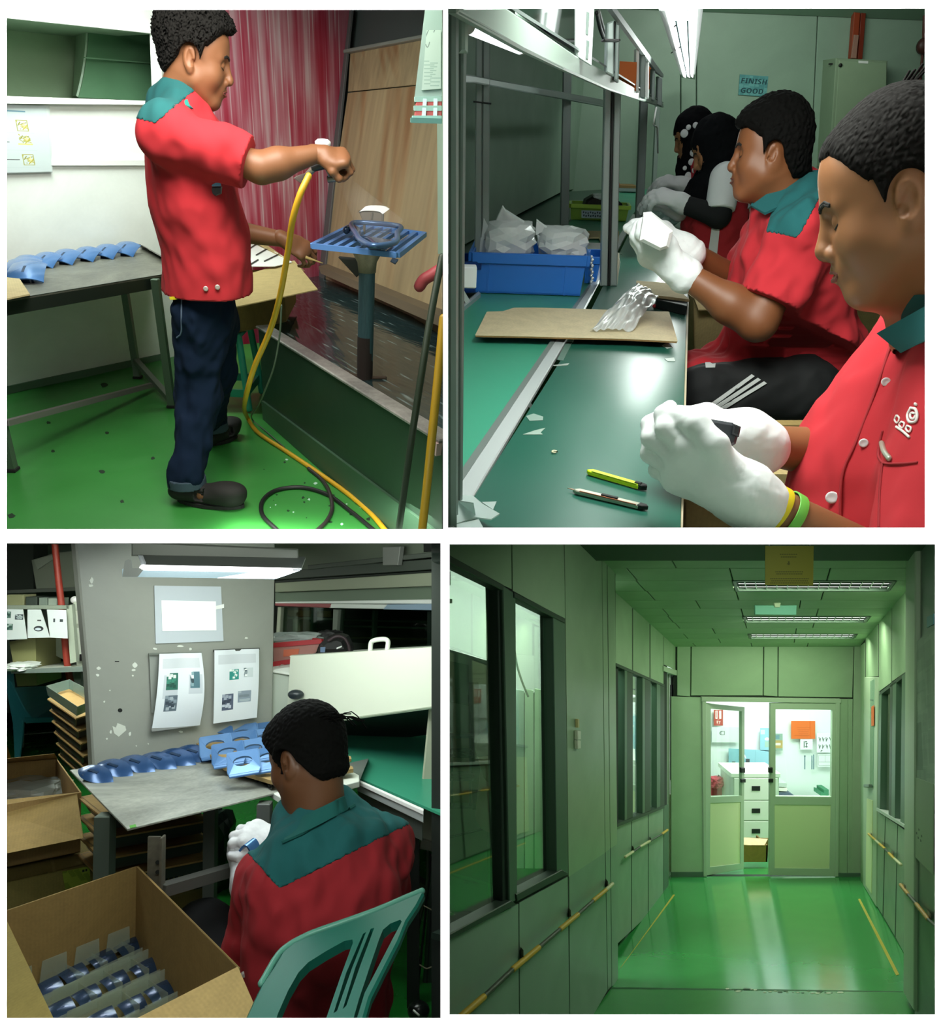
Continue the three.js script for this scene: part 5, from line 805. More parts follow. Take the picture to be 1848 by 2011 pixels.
// ---------- room three: things ----------
{
  const R = R3, u = R.u, dn = (k) => u.clone().multiplyScalar(-k), l = (q, h) => R.fl(q, h);
  const clipL = (q) => q.map((p) => (p.x > -.003 ? V(-.003, p.y, p.z) : p));
  // the broad grey column, its chips and holes
  const col = struct('column', pane(K3, [[148, 1062], [541, 1062], [541, 1130], [533, 1560], [186, 1560], [172, 1320]], .05, -.03, { bev: .006 }), M(0x9b9d95, .42, { roughnessMap: T.rough, map: T.grime }), 'broad grey column with chipped paint behind the steel table');
  const blob = (x, y, r, sy = 1, m = 0xd9dcd4) => part(col, 'paint_chip', pane(K3, Array.from({ length: 8 }, (_, i) => [x + r * rr(.6, 1.2) * Math.cos(i * .785), y + r * sy * rr(.6, 1.2) * Math.sin(i * .785)]), .002, -.0285), M(m, .8));
  for (const q of [[194, 1312, 4, 1], [192, 1326, 4, .7], [265, 1306, 5, 1.1], [262, 1316, 4, .8], [261, 1327, 2], [304, 1274, 5, .5], [354, 1269, 7, .35], [374, 1275, 3], [216, 1356, 1.6], [205, 1378, 2], [218, 1438, 2.4, 1.6], [255, 1441, 3, 1.5], [210, 1451, 2], [355, 1437, 5, .4], [291, 1461, 1.6], [268, 1465, 1.4], [484, 1253, 4, .5], [180, 1140, 4, 1.6], [178, 1150, 5, .6]]) blob(...q);
  part(col, 'paint_chip', pane(K3, [[221, 1426], [228, 1429], [231, 1420], [246, 1426], [248, 1434], [233, 1447], [224, 1440]], .002, -.0285), M(0xcfd2c8, .8));
  part(col, 'hole', pane(K3, Array.from({ length: 10 }, (_, i) => [236 + 4.4 * Math.cos(i * .63), 1395 + 4 * Math.sin(i * .63)]), .003, -.0285), mat.dark); part(col, 'hole', pane(K3, [[226, 1298], [234, 1298], [234, 1300], [226, 1300]], .003, -.0285), mat.dark);
  // papers on it
  const pic = (g, x, y, w, h, c) => { g.fillStyle = c[0]; g.fillRect(x, y, w, h); for (let i = 0; i < 12; i++) { g.fillStyle = c[1 + i % (c.length - 1)]; g.fillRect(x + (i * 37) % (w * .7), y + (i * 23) % (h * .75), w * .26, h * .2); } };
  const n1 = thing('notice', 'blank white sheet in a clear sleeve under the tube lamp on the column', 'notice', K3.at(370, 1262), R);
  part(n1, 'sleeve', pane(K3, [[303, 1150], [434, 1152], [439, 1259], [306, 1264]], .002, -.024), M(0xc3cad2, .35)); part(n1, 'sheet', pane(K3, [[317, 1179], [424, 1181], [425, 1238], [319, 1239]], .002, -.021), M(0xffffff, .7)); part(n1, 'tape', pane(K3, [[424, 1190], [440, 1186], [440, 1194], [424, 1197]], .001, -.0205), mat.white);
  const sheetOn = (lab, a, b, c, d, draw, bow) => {
    const o = thing('notice', lab, 'notice', K3.at(...c, 0), R), P = (q, k) => K3.at(q[0], q[1], k);
    const m = printed(256, 384, (g, w, h) => { g.fillStyle = '#dfe4ea'; g.fillRect(0, 0, w, h); g.fillStyle = '#cbd0d6'; g.fillRect(20, 26, w - 40, 50); draw(g, w, h); });
    const gg = sheet((s, t) => { const p = mid(mid(P(a, 0), P(b, 0), s), mid(P(d, .0), P(c, .0), s), t); return add(p, K3.n, .0 + .03 * bow * Math.sin(t * 3.1) * (.4 + .6 * s) + .004 * Math.sin(s * 9) * (1 - t)); }, 10, 14, .002);
    const uvs = gg.attributes.uv; for (let i = 0; i < uvs.count; i++) uvs.setY(i, 1 - uvs.getY(i));
    part(o, 'sheet', gg, m); return o;
  };
  const s1 = sheetOn('curled instruction sheet with three photos, left one of two on the column', [313, 1284], [395, 1282], [392, 1424], [298, 1432], (g) => { g.fillStyle = '#c6ccd4'; g.fillRect(30, 110, 80, 120); g.fillRect(170, 110, 76, 100); pic(g, 44, 100, 66, 86, ['#2c6b5c', '#dfe8e2', '#3b8772', '#1f5045']); pic(g, 178, 96, 52, 84, ['#4f7480', '#e4ecee', '#31464d', '#86a3ab']); pic(g, 44, 214, 68, 82, ['#5d6a76', '#8a98a3', '#394450', '#a9b3bb']); }, 1);
  part(s1, 'clip', pane(K3, [[292, 1283], [396, 1280], [396, 1285], [292, 1286]], .004, -.004), M(0x6b7069, .5)); part(s1, 'sleeve', pane(K3, [[293, 1284], [314, 1284], [303, 1400], [298, 1400]], .002, -.02), M(0x8f938d, .4)); part(s1, 'bottom_bar', pane(K3, [[298, 1427], [392, 1418], [392, 1425], [298, 1437]], .006, .002), M(0x8b8d8b, .5));
  const s2 = sheetOn('flat instruction sheet with four photos, right one of two on the column', [421, 1277], [508, 1274], [504, 1409], [419, 1421], (g) => { pic(g, 84, 106, 56, 56, ['#2f8f86', '#f0f4f2', '#2f8f86', '#dfe9e6']); pic(g, 168, 102, 52, 52, ['#c9d2d6', '#55656c', '#eef2f3', '#8b979d']); pic(g, 44, 236, 66, 86, ['#565f74', '#a3abbb', '#3a4152', '#c3c9d6']); pic(g, 136, 226, 76, 62, ['#8a96a4', '#a9b4bd', '#79858f']); }, .2);
  part(s2, 'clip', pane(K3, [[419, 1276], [510, 1272], [510, 1276], [419, 1281]], .004, -.002), M(0x3c3f3c, .5));
  // tube lamp over the table
  const lk = new Plane(at(240, 1130, 2.15), at(596, 1134, 2.3), add(at(240, 1130, 2.15), V(0, 1, 0))), tl = thing('tube_light', 'long tube lamp with a shiny reflector over the steel table', 'light', lk.at(420, 1120), R);
  const lq = (x, y, k = 0) => lk.at(x, y, k);
  part(tl, 'body', pane(lk, [[258, 1064], [586, 1078], [586, 1098], [258, 1092]], .08, -.04, { bev: .004 }), M(0x9a9d93, .5));
  part(tl, 'reflector', prism([lq(274, 1090, -.05), lq(600, 1096, -.05), lq(592, 1118, .03), lq(284, 1112, .03)], V(0, .004, 0)), M(0x8d908c, .4)); part(tl, 'reflector_end', prism([lq(571, 1096, -.045), lq(600, 1096, -.045), lq(592, 1117, .034), lq(557, 1116, .034)], V(0, -.003, 0)), M(0xf4f4f2, .4));
  part(tl, 'lip', pane(lk, [[240, 1117], [284, 1116], [545, 1121], [590, 1120], [541, 1137], [240, 1133]], .006, .05), M(0x9fb2bf, .25, { metalness: .5 })); part(tl, 'end_plate', pane(lk, [[240, 1133], [245, 1102], [252, 1098], [258, 1099], [260, 1116], [284, 1116], [270, 1133]], .006, .052), M(0x8d8f8c, .35, { metalness: .4 }));
  part(tl, 'socket', prism([lq(270, 1090, .02), lq(276, 1091, .02), lq(285, 1113, .04), lq(277, 1113, .04)], V(0, 0, -.02), { bev: .003 }), M(0xe9eef4, .4));
  part(tl, 'tube', tube([lq(280, 1115, .045), lq(570, 1121, .045)], .0085, 1, 12), M(0xffffff, .5, { emissive: new THREE.Color(1, 1, 1), emissiveIntensity: 3 }));
  { const a = lq(425, 1120, .03); area(add(a, u, -.012), add(add(a, u, -1), V(0, 0, -.55)), .5, .04, 0xf0f8ff, LP.lamp); }
  // steel table
  const h = .75, tb = thing('steel_table', 'grey steel table with scratched top in front of the column', 'table', R.drop(R.f(255, 1628, h)), R);
  part(tb, 'tabletop', prism(l([[137, 1512], [410, 1470], [560, 1552], [250, 1628]], h), dn(.006), { bev: .001 }), M(0xc2c4bc, .38, { metalness: .15, map: T.scratch })); part(tb, 'apron', prism([R.f(262, 1626, h - .006), R.f(560, 1552, h - .006), R.f(560, 1552, h - .05), R.f(262, 1626, h - .045)], R.b.clone().multiplyScalar(-.01)), M(0x4a3b38, .6, { metalness: .3 }));
  part(tb, 'sticker', prism(l([[254, 1622], [266, 1619], [268, 1624], [256, 1627]], h), u.clone().multiplyScalar(.001)), M(0x55a03c, .6));
  const leg = (x, y0, w, m, dx = 0) => { const p = R.drop(R.f(x, y0, h)); part(tb, 'leg', bar(add(p, R.e, dx), R.up(p, h - .02), w, w, R.b, .003), m); };
  leg(207, 1585, .045, M(0x5b665c, .5, { metalness: .3 })); leg(520, 1562, .04, M(0x565a55, .5)); leg(415, 1500, .04, M(0x565a55, .5));
  const lp0 = R.drop(R.f(304, 1620, h)), lq2 = R.up(lp0, h - .03); part(tb, 'leg', [bar(lp0, lq2, .035, .006, R.b), bar(add(lp0, R.e, .022), add(lq2, R.e, .022), .006, .03, R.b)], M(0x8b8478, .5, { metalness: .3, map: T.scratch }));
  for (const y of [1690, 1709]) part(tb, 'bolt_hole', prism(Array.from({ length: 8 }, (_, i) => add(add(R.J(lp0, 313, y), R.e, .006 * Math.cos(i * .785)), u, .006 * Math.sin(i * .785))).map((p) => add(p, R.b, .012)), R.b.clone().multiplyScalar(.002)), mat.dark);
  part(tb, 'rail', bar(R.J(lp0, 318, 1748), R.J(R.drop(R.f(520, 1562, h)), 500, 1695), .035, .03, u), M(0x5c5c58, .5, { metalness: .3 }));
  // mouldings on the table
  const sp = [[192, 1522], [230, 1510], [273, 1502], [315, 1496], [352, 1489], [385, 1482]], labs = ['first blue moulding from the left in the row on the scratched steel table', 'second blue moulding from the left on the scratched steel table', 'third blue moulding from the left on the scratched steel table', 'fourth blue moulding from the left on the scratched steel table', 'fifth blue moulding from the left on the scratched steel table', 'sixth and rightmost blue moulding of the row on the scratched steel table'];
  sp.forEach(([x, y], i) => { const p = R.f(x - 2, y + 8, h), s = -p.z / F; placeHousing('moulded_leaf', labs[i], 'blue mouldings in the row on the scratched table', p, add(R.e, u, -.24).addScaledVector(R.b, .35), add(u, R.b, .7).addScaledVector(R.e, .1), 80 * s); });
  // stacked frames on carton and black film beside it
  const h2 = .78, st = thing('side_cabinet', 'low grey cabinet at the right end of the steel table', 'cabinet', R.drop(R.f(600, 1560, h2)), R);
  part(st, 'top', prism(l([[392, 1466], [560, 1440], [705, 1522], [706, 1534], [560, 1572]], h2 - .03), dn(.02), { bev: .002 }), M(0xd6dad2, .5)); part(st, 'body', prism([R.f(560, 1572, h2 - .05), R.f(706, 1534, h2 - .05), R.f(706, 1534, .35), R.f(560, 1572, .35)], R.b.clone().multiplyScalar(-.3), { bev: .003 }), M(0x686f6a, .55));
  single('cardboard_sheet', 'brown cardboard sheet under the blue frames beside the steel table', 'cardboard', R.f(450, 1490, h2), R, prism(l([[385, 1459], [470, 1440], [692, 1505], [694, 1510], [540, 1535], [440, 1506]], h2), dn(.012)), card(0xa98d5c));
  single('black_film', 'crumpled shiny black film under the cardboard beside the steel table', 'film', R.f(440, 1500, h2), R, sheet((a, b) => add(mid(R.f(386, 1461 + b * 12, h2 - .012 - b * .012), R.f(535, 1540 + b * 8, h2 - .012 - b * .012), a), R.b, .012 * noise3(a * 22, b * 6, 3)), 60, 8, .003), M(0x101418, .2));
  single('cardboard_sheet', 'lower brown cardboard edge sticking out right of the seated man', 'cardboard', R.f(690, 1500, h2), R, prism(l([[640, 1478], [689, 1485], [690, 1490], [640, 1500]], h2 + .02), dn(.01)), card(0xa98d5c));
  const frM = [M(0x648cc0, .3, { metalness: .25 }), M(0x5078ac, .3, { metalness: .25 })];
  let fi = 0; const fr0 = [];
  const rows = [[[478, 1495], [528, 1488], [576, 1482]], [[448, 1478], [498, 1471], [546, 1465]], [[424, 1463], [474, 1456], [522, 1450]], [[426, 1448], [476, 1442], [526, 1437]]];
  rows.forEach((row, r) => row.forEach(([x, y], c) => {
    const hh = h2 + .012 + (3 - r) * .012, p = R.f(x, y, hh), s = -p.z / F;
    const X1 = R.vec(31 * s, 3.5 * s, -.012), Z1 = R.vec(-9 * s, 15 * s, -.045);
    const C = (i, j) => add(add(add(p, X1, i), Z1, j), u, .006 * (1 - j * j)), ring = [[-.9, -1], [.9, -1], [1, -.8], [1, .8], [.9, 1], [-.9, 1], [-1, .8], [-1, -.8]].map(([i, j]) => C(i, j)), hole = Array.from({ length: 14 }, (_, q) => C(-.05 + .58 * Math.cos(q * .4488), -.1 + .42 * Math.sin(q * .4488)));
    const W = ['front', 'second', 'third', 'rear'][r], D = ['left', 'middle', 'right'][c];
    const o = thing('moulded_surround', `${D} blue frame in the ${W} row of the frame pile beside the steel table`, 'moulded part', p, R, 'blue frames piled beside the table');
    part(o, 'frame', prism(ring, crossN(Z1, X1).multiplyScalar(.007), { holes: [hole], bev: .002 }), frM[(r + c) % 2]); part(o, 'lip', prism([C(-.9, -1), C(.9, -1), C(.86, -1.12), C(-.86, -1.12)], dn(.006), { bev: .001 }), frM[1]);
  }));
  // big open carton in the foreground
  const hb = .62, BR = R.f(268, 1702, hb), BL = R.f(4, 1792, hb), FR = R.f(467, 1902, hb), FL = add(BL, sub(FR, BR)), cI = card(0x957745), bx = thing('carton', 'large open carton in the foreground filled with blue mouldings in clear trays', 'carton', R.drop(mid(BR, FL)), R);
  const dep = (() => { const q = R.J(BR, 274, 1850); return R.h(BR) - R.h(q); })(), lo = hb - dep - .03;
  const wallq = (a, b) => prism([a, b, R.drop(b, lo), R.drop(a, lo)], crossN(sub(b, a), u).multiplyScalar(-.005));
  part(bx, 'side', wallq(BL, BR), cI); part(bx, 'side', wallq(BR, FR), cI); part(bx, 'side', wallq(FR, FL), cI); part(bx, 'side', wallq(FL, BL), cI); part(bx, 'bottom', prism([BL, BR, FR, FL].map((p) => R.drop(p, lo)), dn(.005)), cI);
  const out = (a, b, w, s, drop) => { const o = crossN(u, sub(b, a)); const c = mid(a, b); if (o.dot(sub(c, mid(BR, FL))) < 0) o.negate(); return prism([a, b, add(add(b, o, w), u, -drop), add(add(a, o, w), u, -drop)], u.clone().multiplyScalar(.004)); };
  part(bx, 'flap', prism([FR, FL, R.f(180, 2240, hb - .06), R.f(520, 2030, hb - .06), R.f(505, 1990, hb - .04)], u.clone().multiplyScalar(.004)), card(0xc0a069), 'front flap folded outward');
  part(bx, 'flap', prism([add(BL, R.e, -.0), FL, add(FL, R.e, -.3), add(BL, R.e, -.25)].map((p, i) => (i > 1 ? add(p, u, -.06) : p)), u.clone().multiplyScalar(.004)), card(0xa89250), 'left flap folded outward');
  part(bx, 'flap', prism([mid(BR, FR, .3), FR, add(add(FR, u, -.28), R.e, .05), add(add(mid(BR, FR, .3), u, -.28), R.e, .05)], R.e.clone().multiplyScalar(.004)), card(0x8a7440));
  const kt = R.drop(BR, hb - dep).clone(), ex = sub(FR, BR).normalize(), ey = sub(BL, BR).normalize(), kh = hb - dep;
  const tray = thing('blister_tray', 'clear moulded tray with pockets lying inside the big open carton', 'tray', R.drop(mid(BR, FL), kh), R);
  const clear = M(0xe9efe6, .12, { transmission: .8, thickness: 0 });
  const parts3 = [[253, 1865], [201, 1889], [146, 1918], [96, 1944], [285, 1908], [227, 1932], [172, 1960], [120, 1986], [313, 1953], [261, 1980], [203, 2004]];
  const names3 = ['far right', 'second of the far', 'third of the far', 'far left', 'right of the middle', 'second of the middle', 'third of the middle', 'left of the middle', 'right of the near', 'second of the near', 'third of the near'];
  parts3.forEach(([x, y], i) => {
    const p = R.f(x, y + 4, kh - .01), s = -p.z / F, ax = sub(R.f(x + 26, y - 12, kh), R.f(x - 26, y + 12, kh)).normalize();
    placeHousing('moulded_casing', `dark blue moulding, ${names3[i]} row in the big open carton`, 'dark blue mouldings in the big carton', p, add(ax, u, .1), add(u, R.b, .75), 48 * s);
    const o = add(p, u, -.01), z = crossN(ax, u), a2 = ax.clone().multiplyScalar(.062), z2 = z.clone().multiplyScalar(.045), c = (i2, j2, k) => add(add(add(o, a2, i2), z2, j2), u, k);
    part(tray, 'pocket', [prism([c(-1, -1, 0), c(1, -1, 0), c(1, -1, .045), c(-1, -1, .045)], z.clone().multiplyScalar(.001)), prism([c(-1, 1, 0), c(1, 1, 0), c(1, 1, .03), c(-1, 1, .03)], z.clone().multiplyScalar(.001)), prism([c(1, -1, 0), c(1, 1, 0), c(1, 1, .04), c(1, -1, .04)], ax.clone().multiplyScalar(.001))], clear);
  });
  part(tray, 'base', prism([BL, BR, FR, FL].map((p) => add(R.drop(p, kh - .012), sub(mid(BR, FL), p), .03)), dn(.002)), M(0x77683f, .3, { map: T.card }));
  for (let i = 0; i < 5; i++) { const p = add(R.drop(BR, kh), ey, .02 + i * .085); part(tray, 'pocket', prism([add(p, ex, .012), add(add(p, ex, .012), ey, .07), add(add(add(p, ex, .02), ey, .065), u, .06), add(add(add(p, ex, .02), ey, .005), u, .06)], ex.clone().multiplyScalar(.001)), clear); }
  // cartons at the left
  const carton = (lab, pts, hh, t, m, o2 = {}) => {               // pts: rim or lid corners at height hh; t: depth downward
    const q = l(pts, hh), o = thing('carton', lab, 'carton', R.drop(mid(q[0], q[2]), hh - t), R);
    q.forEach((p, i) => { const r = q[(i + 1) % q.length]; part(o, 'side', prism([p, r, add(r, u, -t), add(p, u, -t)], crossN(sub(r, p), u).multiplyScalar(.005)), m); });
    part(o, 'bottom', prism(q.map((p) => add(p, u, -t)), u.clone().multiplyScalar(.004)), m);
    if (o2.closed) part(o, 'lid', prism(q, dn(.004)), o2.lid || m);
    return o;
  };
  const L1 = carton('open carton at the left edge with clear bags inside', [[-60, 1504], [112, 1490], [160, 1556], [-60, 1592]], .6, .22, card(0xb08f5c));
  part(L1, 'flap', prism([R.f(-60, 1504, .6), R.f(112, 1490, .6), R.f(106, 1480, .68), R.f(-60, 1498, .68)], R.vec(0, 0, -.004)), card(0xa5854f)); part(L1, 'flap', prism([R.f(-60, 1578, .6), R.f(151, 1556, .6), R.f(164, 1645, .5), R.f(-60, 1690, .5)].map((p, i) => (i > 1 ? add(p, u, .0) : p)), R.vec(0, 0, .004)), card(0xb9995f));
  single('plastic_bag', 'clear crumpled bags lying inside the open carton at the left edge', 'bag', R.f(60, 1560, .55), R, [lump(R.f(40, 1555, .5), R.vec(.16, 0, 0), R.vec(0, .04, 0), R.vec(0, 0, .1), .3, 2, 5, true), lump(R.f(92, 1550, .5), R.vec(.08, 0, 0), R.vec(0, .035, 0), R.vec(0, 0, .07), .3, 2, 8, true)], M(0xe4ebe9, .2, { transmission: .6, thickness: 0 }));
  const L2 = carton('closed brown carton at the lower left with a green label', [[-60, 1680], [160, 1640], [193, 1692], [-60, 1748]], .36, .34, card(0x8d7c42), { closed: true });
  const gl = printed(128, 96, (g, w, hh) => { g.fillStyle = '#8a9a2e'; g.fillRect(0, 0, w, hh); g.fillStyle = '#74841f'; for (let i = 0; i < 24; i++) g.fillRect((i * 41) % w, (i * 29) % hh, 22, 10); g.fillStyle = '#161a0a'; g.fillRect(88, 12, 10, 12); g.fillRect(102, 12, 8, 12); });
  const lf = new Plane(R.f(-60, 1748, .36), R.f(193, 1692, .36), R.drop(R.f(193, 1692, .36))); part(L2, 'label', pane(lf, [[122, 1712], [176, 1701], [178, 1736], [128, 1746]], .002, .009, { fit: true }), gl); part(L2, 'tape', prism(l([[92, 1655], [97, 1654], [110, 1712], [104, 1713]], .361), u.clone().multiplyScalar(.001)), card(0x9f8c50));
  const C3 = carton('brown carton with dark printing under the steel table', [[225, 1690], [395, 1640], [418, 1655], [240, 1712]], .35, .34, card(0x6d5c30), { closed: true });
  const cf = new Plane(R.f(240, 1712, .35), R.f(418, 1655, .35), R.drop(R.f(418, 1655, .35))); part(C3, 'label', pane(cf, [[318, 1716], [412, 1694], [412, 1745], [318, 1770]], .001, .009, { fit: true }), printed(256, 140, (g, w, hh) => { g.fillStyle = '#63532b'; g.fillRect(0, 0, w, hh); g.fillStyle = '#191507'; for (let i = 0; i < 9; i++) g.fillRect(14 + i * 26, 14, 17, 24); for (let i = 0; i < 5; i++) g.fillRect(10 + i * 27, 52, 20, 18); g.fillRect(170, 104, 56, 20); }));
  single('black_film', 'shiny dark plastic bag standing under the steel table beside the printed carton', 'bag', R.f(425, 1690, .1), R, lump(R.up(R.f(420, 1670, .16), .0), R.vec(.08, 0, 0), R.vec(0, .17, 0), R.vec(0, 0, .1), .25, 2.4, 3, true), M(0x16241f, .18));
  // stacks of black trays with carton between
  const tier = (lab, foot, low, t) => {                             // foot: rim corners of the topmost; low: how far under it
    const c = foot.map((p) => add(p, u, -low)), ins = mid(c[0], c[2]), o = thing('tray', lab, 'tray', add(ins, u, -t), R, 'black trays with carton liners');
    c.forEach((p, k) => { const r = c[(k + 1) % 4]; part(o, 'side', prism([p, r, add(add(r, u, -t), sub(ins, r), .12), add(add(p, u, -t), sub(ins, p), .12)], crossN(sub(r, p), u).multiplyScalar(.004)), M(0x3a423e, .35)); });
    part(o, 'liner', prism(c.map((p) => add(p, sub(p, ins), .06)), dn(.006)), card(0xb5925a)); return o;
  };
  const f0 = l([[96, 1373], [138, 1350], [205, 1392], [149, 1409]], .78), f1 = l([[160, 1566], [330, 1530], [410, 1572], [208, 1604]], .58);
  for (let i = 0; i < 6; i++) tier(['topmost', 'second', 'third', 'fourth', 'fifth', 'lowest'][i] + ' black tray with carton liner in the stack left of the column', f0.map((p) => add(p, R.e, .012 * i)), i * .055, .045);
  const mt = thing('tray', 'clear empty tray on top of the tray stack left of the column', 'tray', R.f(140, 1380, .79), R), mq = l([[90, 1347], [136, 1334], [200, 1368], [152, 1388]], .84); mq.forEach((p, k) => { const r = mq[(k + 1) % 4]; part(mt, 'side', prism([p, r, add(r, u, -.05), add(p, u, -.05)].map((v, i) => (i > 1 ? add(v, sub(mid(mq[0], mq[2]), v), .08) : v)), crossN(sub(r, p), u).multiplyScalar(.002)), M(0x9cb0a6, .2, { transmission: .5, thickness: 0 })); });
  for (let i = 0; i < 4; i++) tier(['top', 'second', 'third', 'lowest'][i] + ' black tray in the stack under the steel table', f1, i * .07, .05);
  // machine behind, right
  const mp = new Plane(at(569, 1291, 3.1), at(862, 1271, 2.6), add(at(569, 1291, 3.1), u)), ma = thing('machine', 'packing machine with a broad pale cover, black knob and white handle', 'machine', R.drop(mp.at(600, 1420)), R), mcv = M(0xdde3d2, .45);
  part(ma, 'cover', pane(mp, [[569, 1288], [864, 1270], [858, 1391], [650, 1419], [560, 1432]].map(([x, y]) => [Math.min(x, 864), y]), .012, 0, { bev: .004 }), mcv); part(ma, 'cover_edge', prism([mp.at(569, 1288), mp.at(864, 1270), mp.at(864, 1268, -.12), mp.at(574, 1286, -.12)], dn(.004)), mcv);
  part(ma, 'knob', ball(mp.at(581, 1364, .025), .026, 1.25, .75, .8), M(0x222a30, .35)); part(ma, 'knob_stem', rod(mp.at(574, 1364), mp.at(578, 1364, .02), .012), mat.black); part(ma, 'seam', pane(mp, [[650, 1414], [856, 1386], [856, 1388], [650, 1417]], .003, .002), M(0xaab39f, .6));
  part(ma, 'handle', tube([[727, 1281], [729, 1262], [734, 1258], [758, 1256], [762, 1260], [760, 1278]].map(([x, y]) => mp.at(x, y, -.04)), .009, 50, 8), M(0xe6e9e0, .4));
  part(ma, 'side_box', prism([at(533, 1320, 3.15), at(570, 1326, 3.12), at(566, 1440, 3.12), at(531, 1430, 3.15)], V(.0, .0, -.3), { bev: .006 }), M(0xbcc5b8, .5)); part(ma, 'table_top', prism([at(533, 1320, 3.14), at(570, 1326, 3.1), at(860, 1272, 3.2), at(700, 1280, 3.9), at(536, 1304, 3.7)], V(0, .01, 0)), M(0xe8ece4, .5));
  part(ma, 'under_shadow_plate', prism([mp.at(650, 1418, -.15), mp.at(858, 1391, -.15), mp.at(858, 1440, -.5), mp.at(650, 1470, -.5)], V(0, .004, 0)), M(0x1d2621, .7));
  // red crate and black case on it
  const rc = thing('crate', 'red rimmed see-through crate on the machine table beside the column', 'crate', at(585, 1300, 3.35), R), rq = (x, y, k = 0) => R.facing(at(585, 1300, 3.35), k).at(x, y);
  part(rc, 'side', prism([rq(537, 1270), rq(628, 1262), rq(620, 1282), rq(537, 1302)], R.vec(0, 0, -.01)), M(0xc98f86, .35, { transmission: .3, thickness: 0 })); part(rc, 'rim', bar(rq(536, 1267), rq(633, 1259), .02, .02, R.b), M(0xb02a30, .4)); part(rc, 'rim', bar(rq(633, 1259), rq(560, 1246, -.2), .016, .016, u), M(0xb02a30, .4)); part(rc, 'base_rim', bar(rq(536, 1304), rq(575, 1298), .02, .02, R.b), M(0xb02a30, .4));
  part(rc, 'label', prism([rq(557, 1276, .006), rq(588, 1274, .006), rq(585, 1287, .006), rq(556, 1290, .006)], R.vec(0, 0, -.002)), M(0xd06a4c, .6)); part(rc, 'contents', lump(rq(580, 1252, -.1), R.vec(.1, 0, 0), R.vec(0, .02, 0), R.vec(0, 0, .06), .4, 2.4, 6, true), M(0xb9c4c0, .25, { transmission: .3, thickness: 0 }));
  const bc = thing('tool_case', 'black rounded case with a carrying strap behind the pale machine cover', 'case', at(660, 1282, 3.3), R), bq = (x, y, k = 0) => R.facing(at(660, 1282, 3.3), k).at(x, y);
  part(bc, 'body', prism([[622, 1284], [628, 1264], [640, 1253], [662, 1249], [676, 1254], [684, 1270], [687, 1284]].map(([x, y]) => bq(x, y)), R.vec(0, 0, -.18), { bev: .02 }), mat.black); part(bc, 'strap', tube([[645, 1258], [660, 1250], [674, 1252], [684, 1266], [687, 1282]].map(([x, y]) => bq(x, y, .02)), .007), M(0x3b2a30, .5)); part(bc, 'label', prism([bq(629, 1271, .004), bq(639, 1271, .004), bq(638, 1281, .004), bq(629, 1281, .004)], R.vec(0, 0, -.003)), M(0x6d86a8, .5)); part(bc, 'label', prism([bq(661, 1272, .004), bq(671, 1268, .004), bq(671, 1271, .004), bq(661, 1275, .004)], R.vec(0, 0, -.003)), mat.white);
  single('black_case', 'black bag behind the red crate and the rounded case', 'bag', at(640, 1262, 3.7), R, lump(at(646, 1258, 3.7), R.vec(.07, 0, 0), R.vec(0, .05, 0), R.vec(0, 0, .05), .2, 2, 4, false), mat.black);
  // long window band and beams of the machine hall behind
  const hp = new Plane(at(540, 1160, 4.6), at(864, 1150, 3.6), add(at(540, 1160, 4.6), u)), hb2 = (q, t, off, m, nm, o = { bev: .003 }) => part(hall, nm, pane(hp, q, t, off, o), m);
  const hall = struct('wall_machine', pane(hp, [[536, 1062], [868, 1062], [868, 1420], [536, 1420]], .03, -.5), M(0x1c211d, .7), 'dark hall wall behind the window band');
  hb2([[536, 1060], [868, 1060], [868, 1090], [605, 1118], [536, 1124]], .03, -.02, M(0x6f7869, .6), 'panel'); hb2([[604, 1110], [868, 1082], [868, 1092], [604, 1119]], .05, .03, M(0x565c55, .5), 'beam'); hb2([[540, 1122], [868, 1096], [868, 1117], [540, 1139]], .04, .02, M(0x4a514a, .5), 'beam'); hb2([[540, 1140], [868, 1119], [868, 1123], [540, 1145]], .05, .01, M(0x2b312c, .6), 'groove');
  hb2([[540, 1145], [868, 1123], [868, 1150], [540, 1163]], .06, .03, M(0x9aa08b, .5), 'panel'); hb2([[540, 1163], [868, 1150], [868, 1177], [540, 1182]], .04, .0, M(0x6b7a69, .6), 'panel'); hb2([[540, 1182], [868, 1177], [868, 1186], [540, 1185]], .07, .05, M(0xf2f4f2, .4), 'rail'); hb2([[540, 1185], [650, 1186], [650, 1194], [540, 1190]], .03, .05, M(0x9d5357, .5), 'red_film'); hb2([[650, 1186], [760, 1187], [752, 1196], [646, 1194]], .03, .05, M(0xdfe3df, .4), 'film'); hb2([[760, 1187], [868, 1186], [868, 1199], [752, 1197]], .03, .05, M(0x91a6bd, .35), 'film');
  hb2([[751, 1074], [786, 1073], [781, 1110], [751, 1110]], .03, .06, M(0x7e807c, .5), 'bracket'); hb2([[831, 1062], [868, 1060], [868, 1082], [831, 1084]], .02, .04, mat.dark, 'opening'); hb2([[545, 1192], [552, 1192], [549, 1245], [542, 1245]], .05, .02, M(0xa3a795, .5), 'post'); hb2([[654, 1196], [664, 1197], [660, 1250], [652, 1248]], .05, .02, M(0x6d746b, .5), 'post'); hb2([[838, 1200], [850, 1200], [846, 1270], [838, 1270]], .05, .0, M(0x23302b, .5), 'post'); hb2([[730, 1198], [735, 1198], [732, 1258], [729, 1258]], .03, -.1, M(0x55615a, .5), 'post'); hb2([[610, 1192], [616, 1192], [614, 1246], [609, 1246]], .03, -.1, M(0x55615a, .5), 'post');
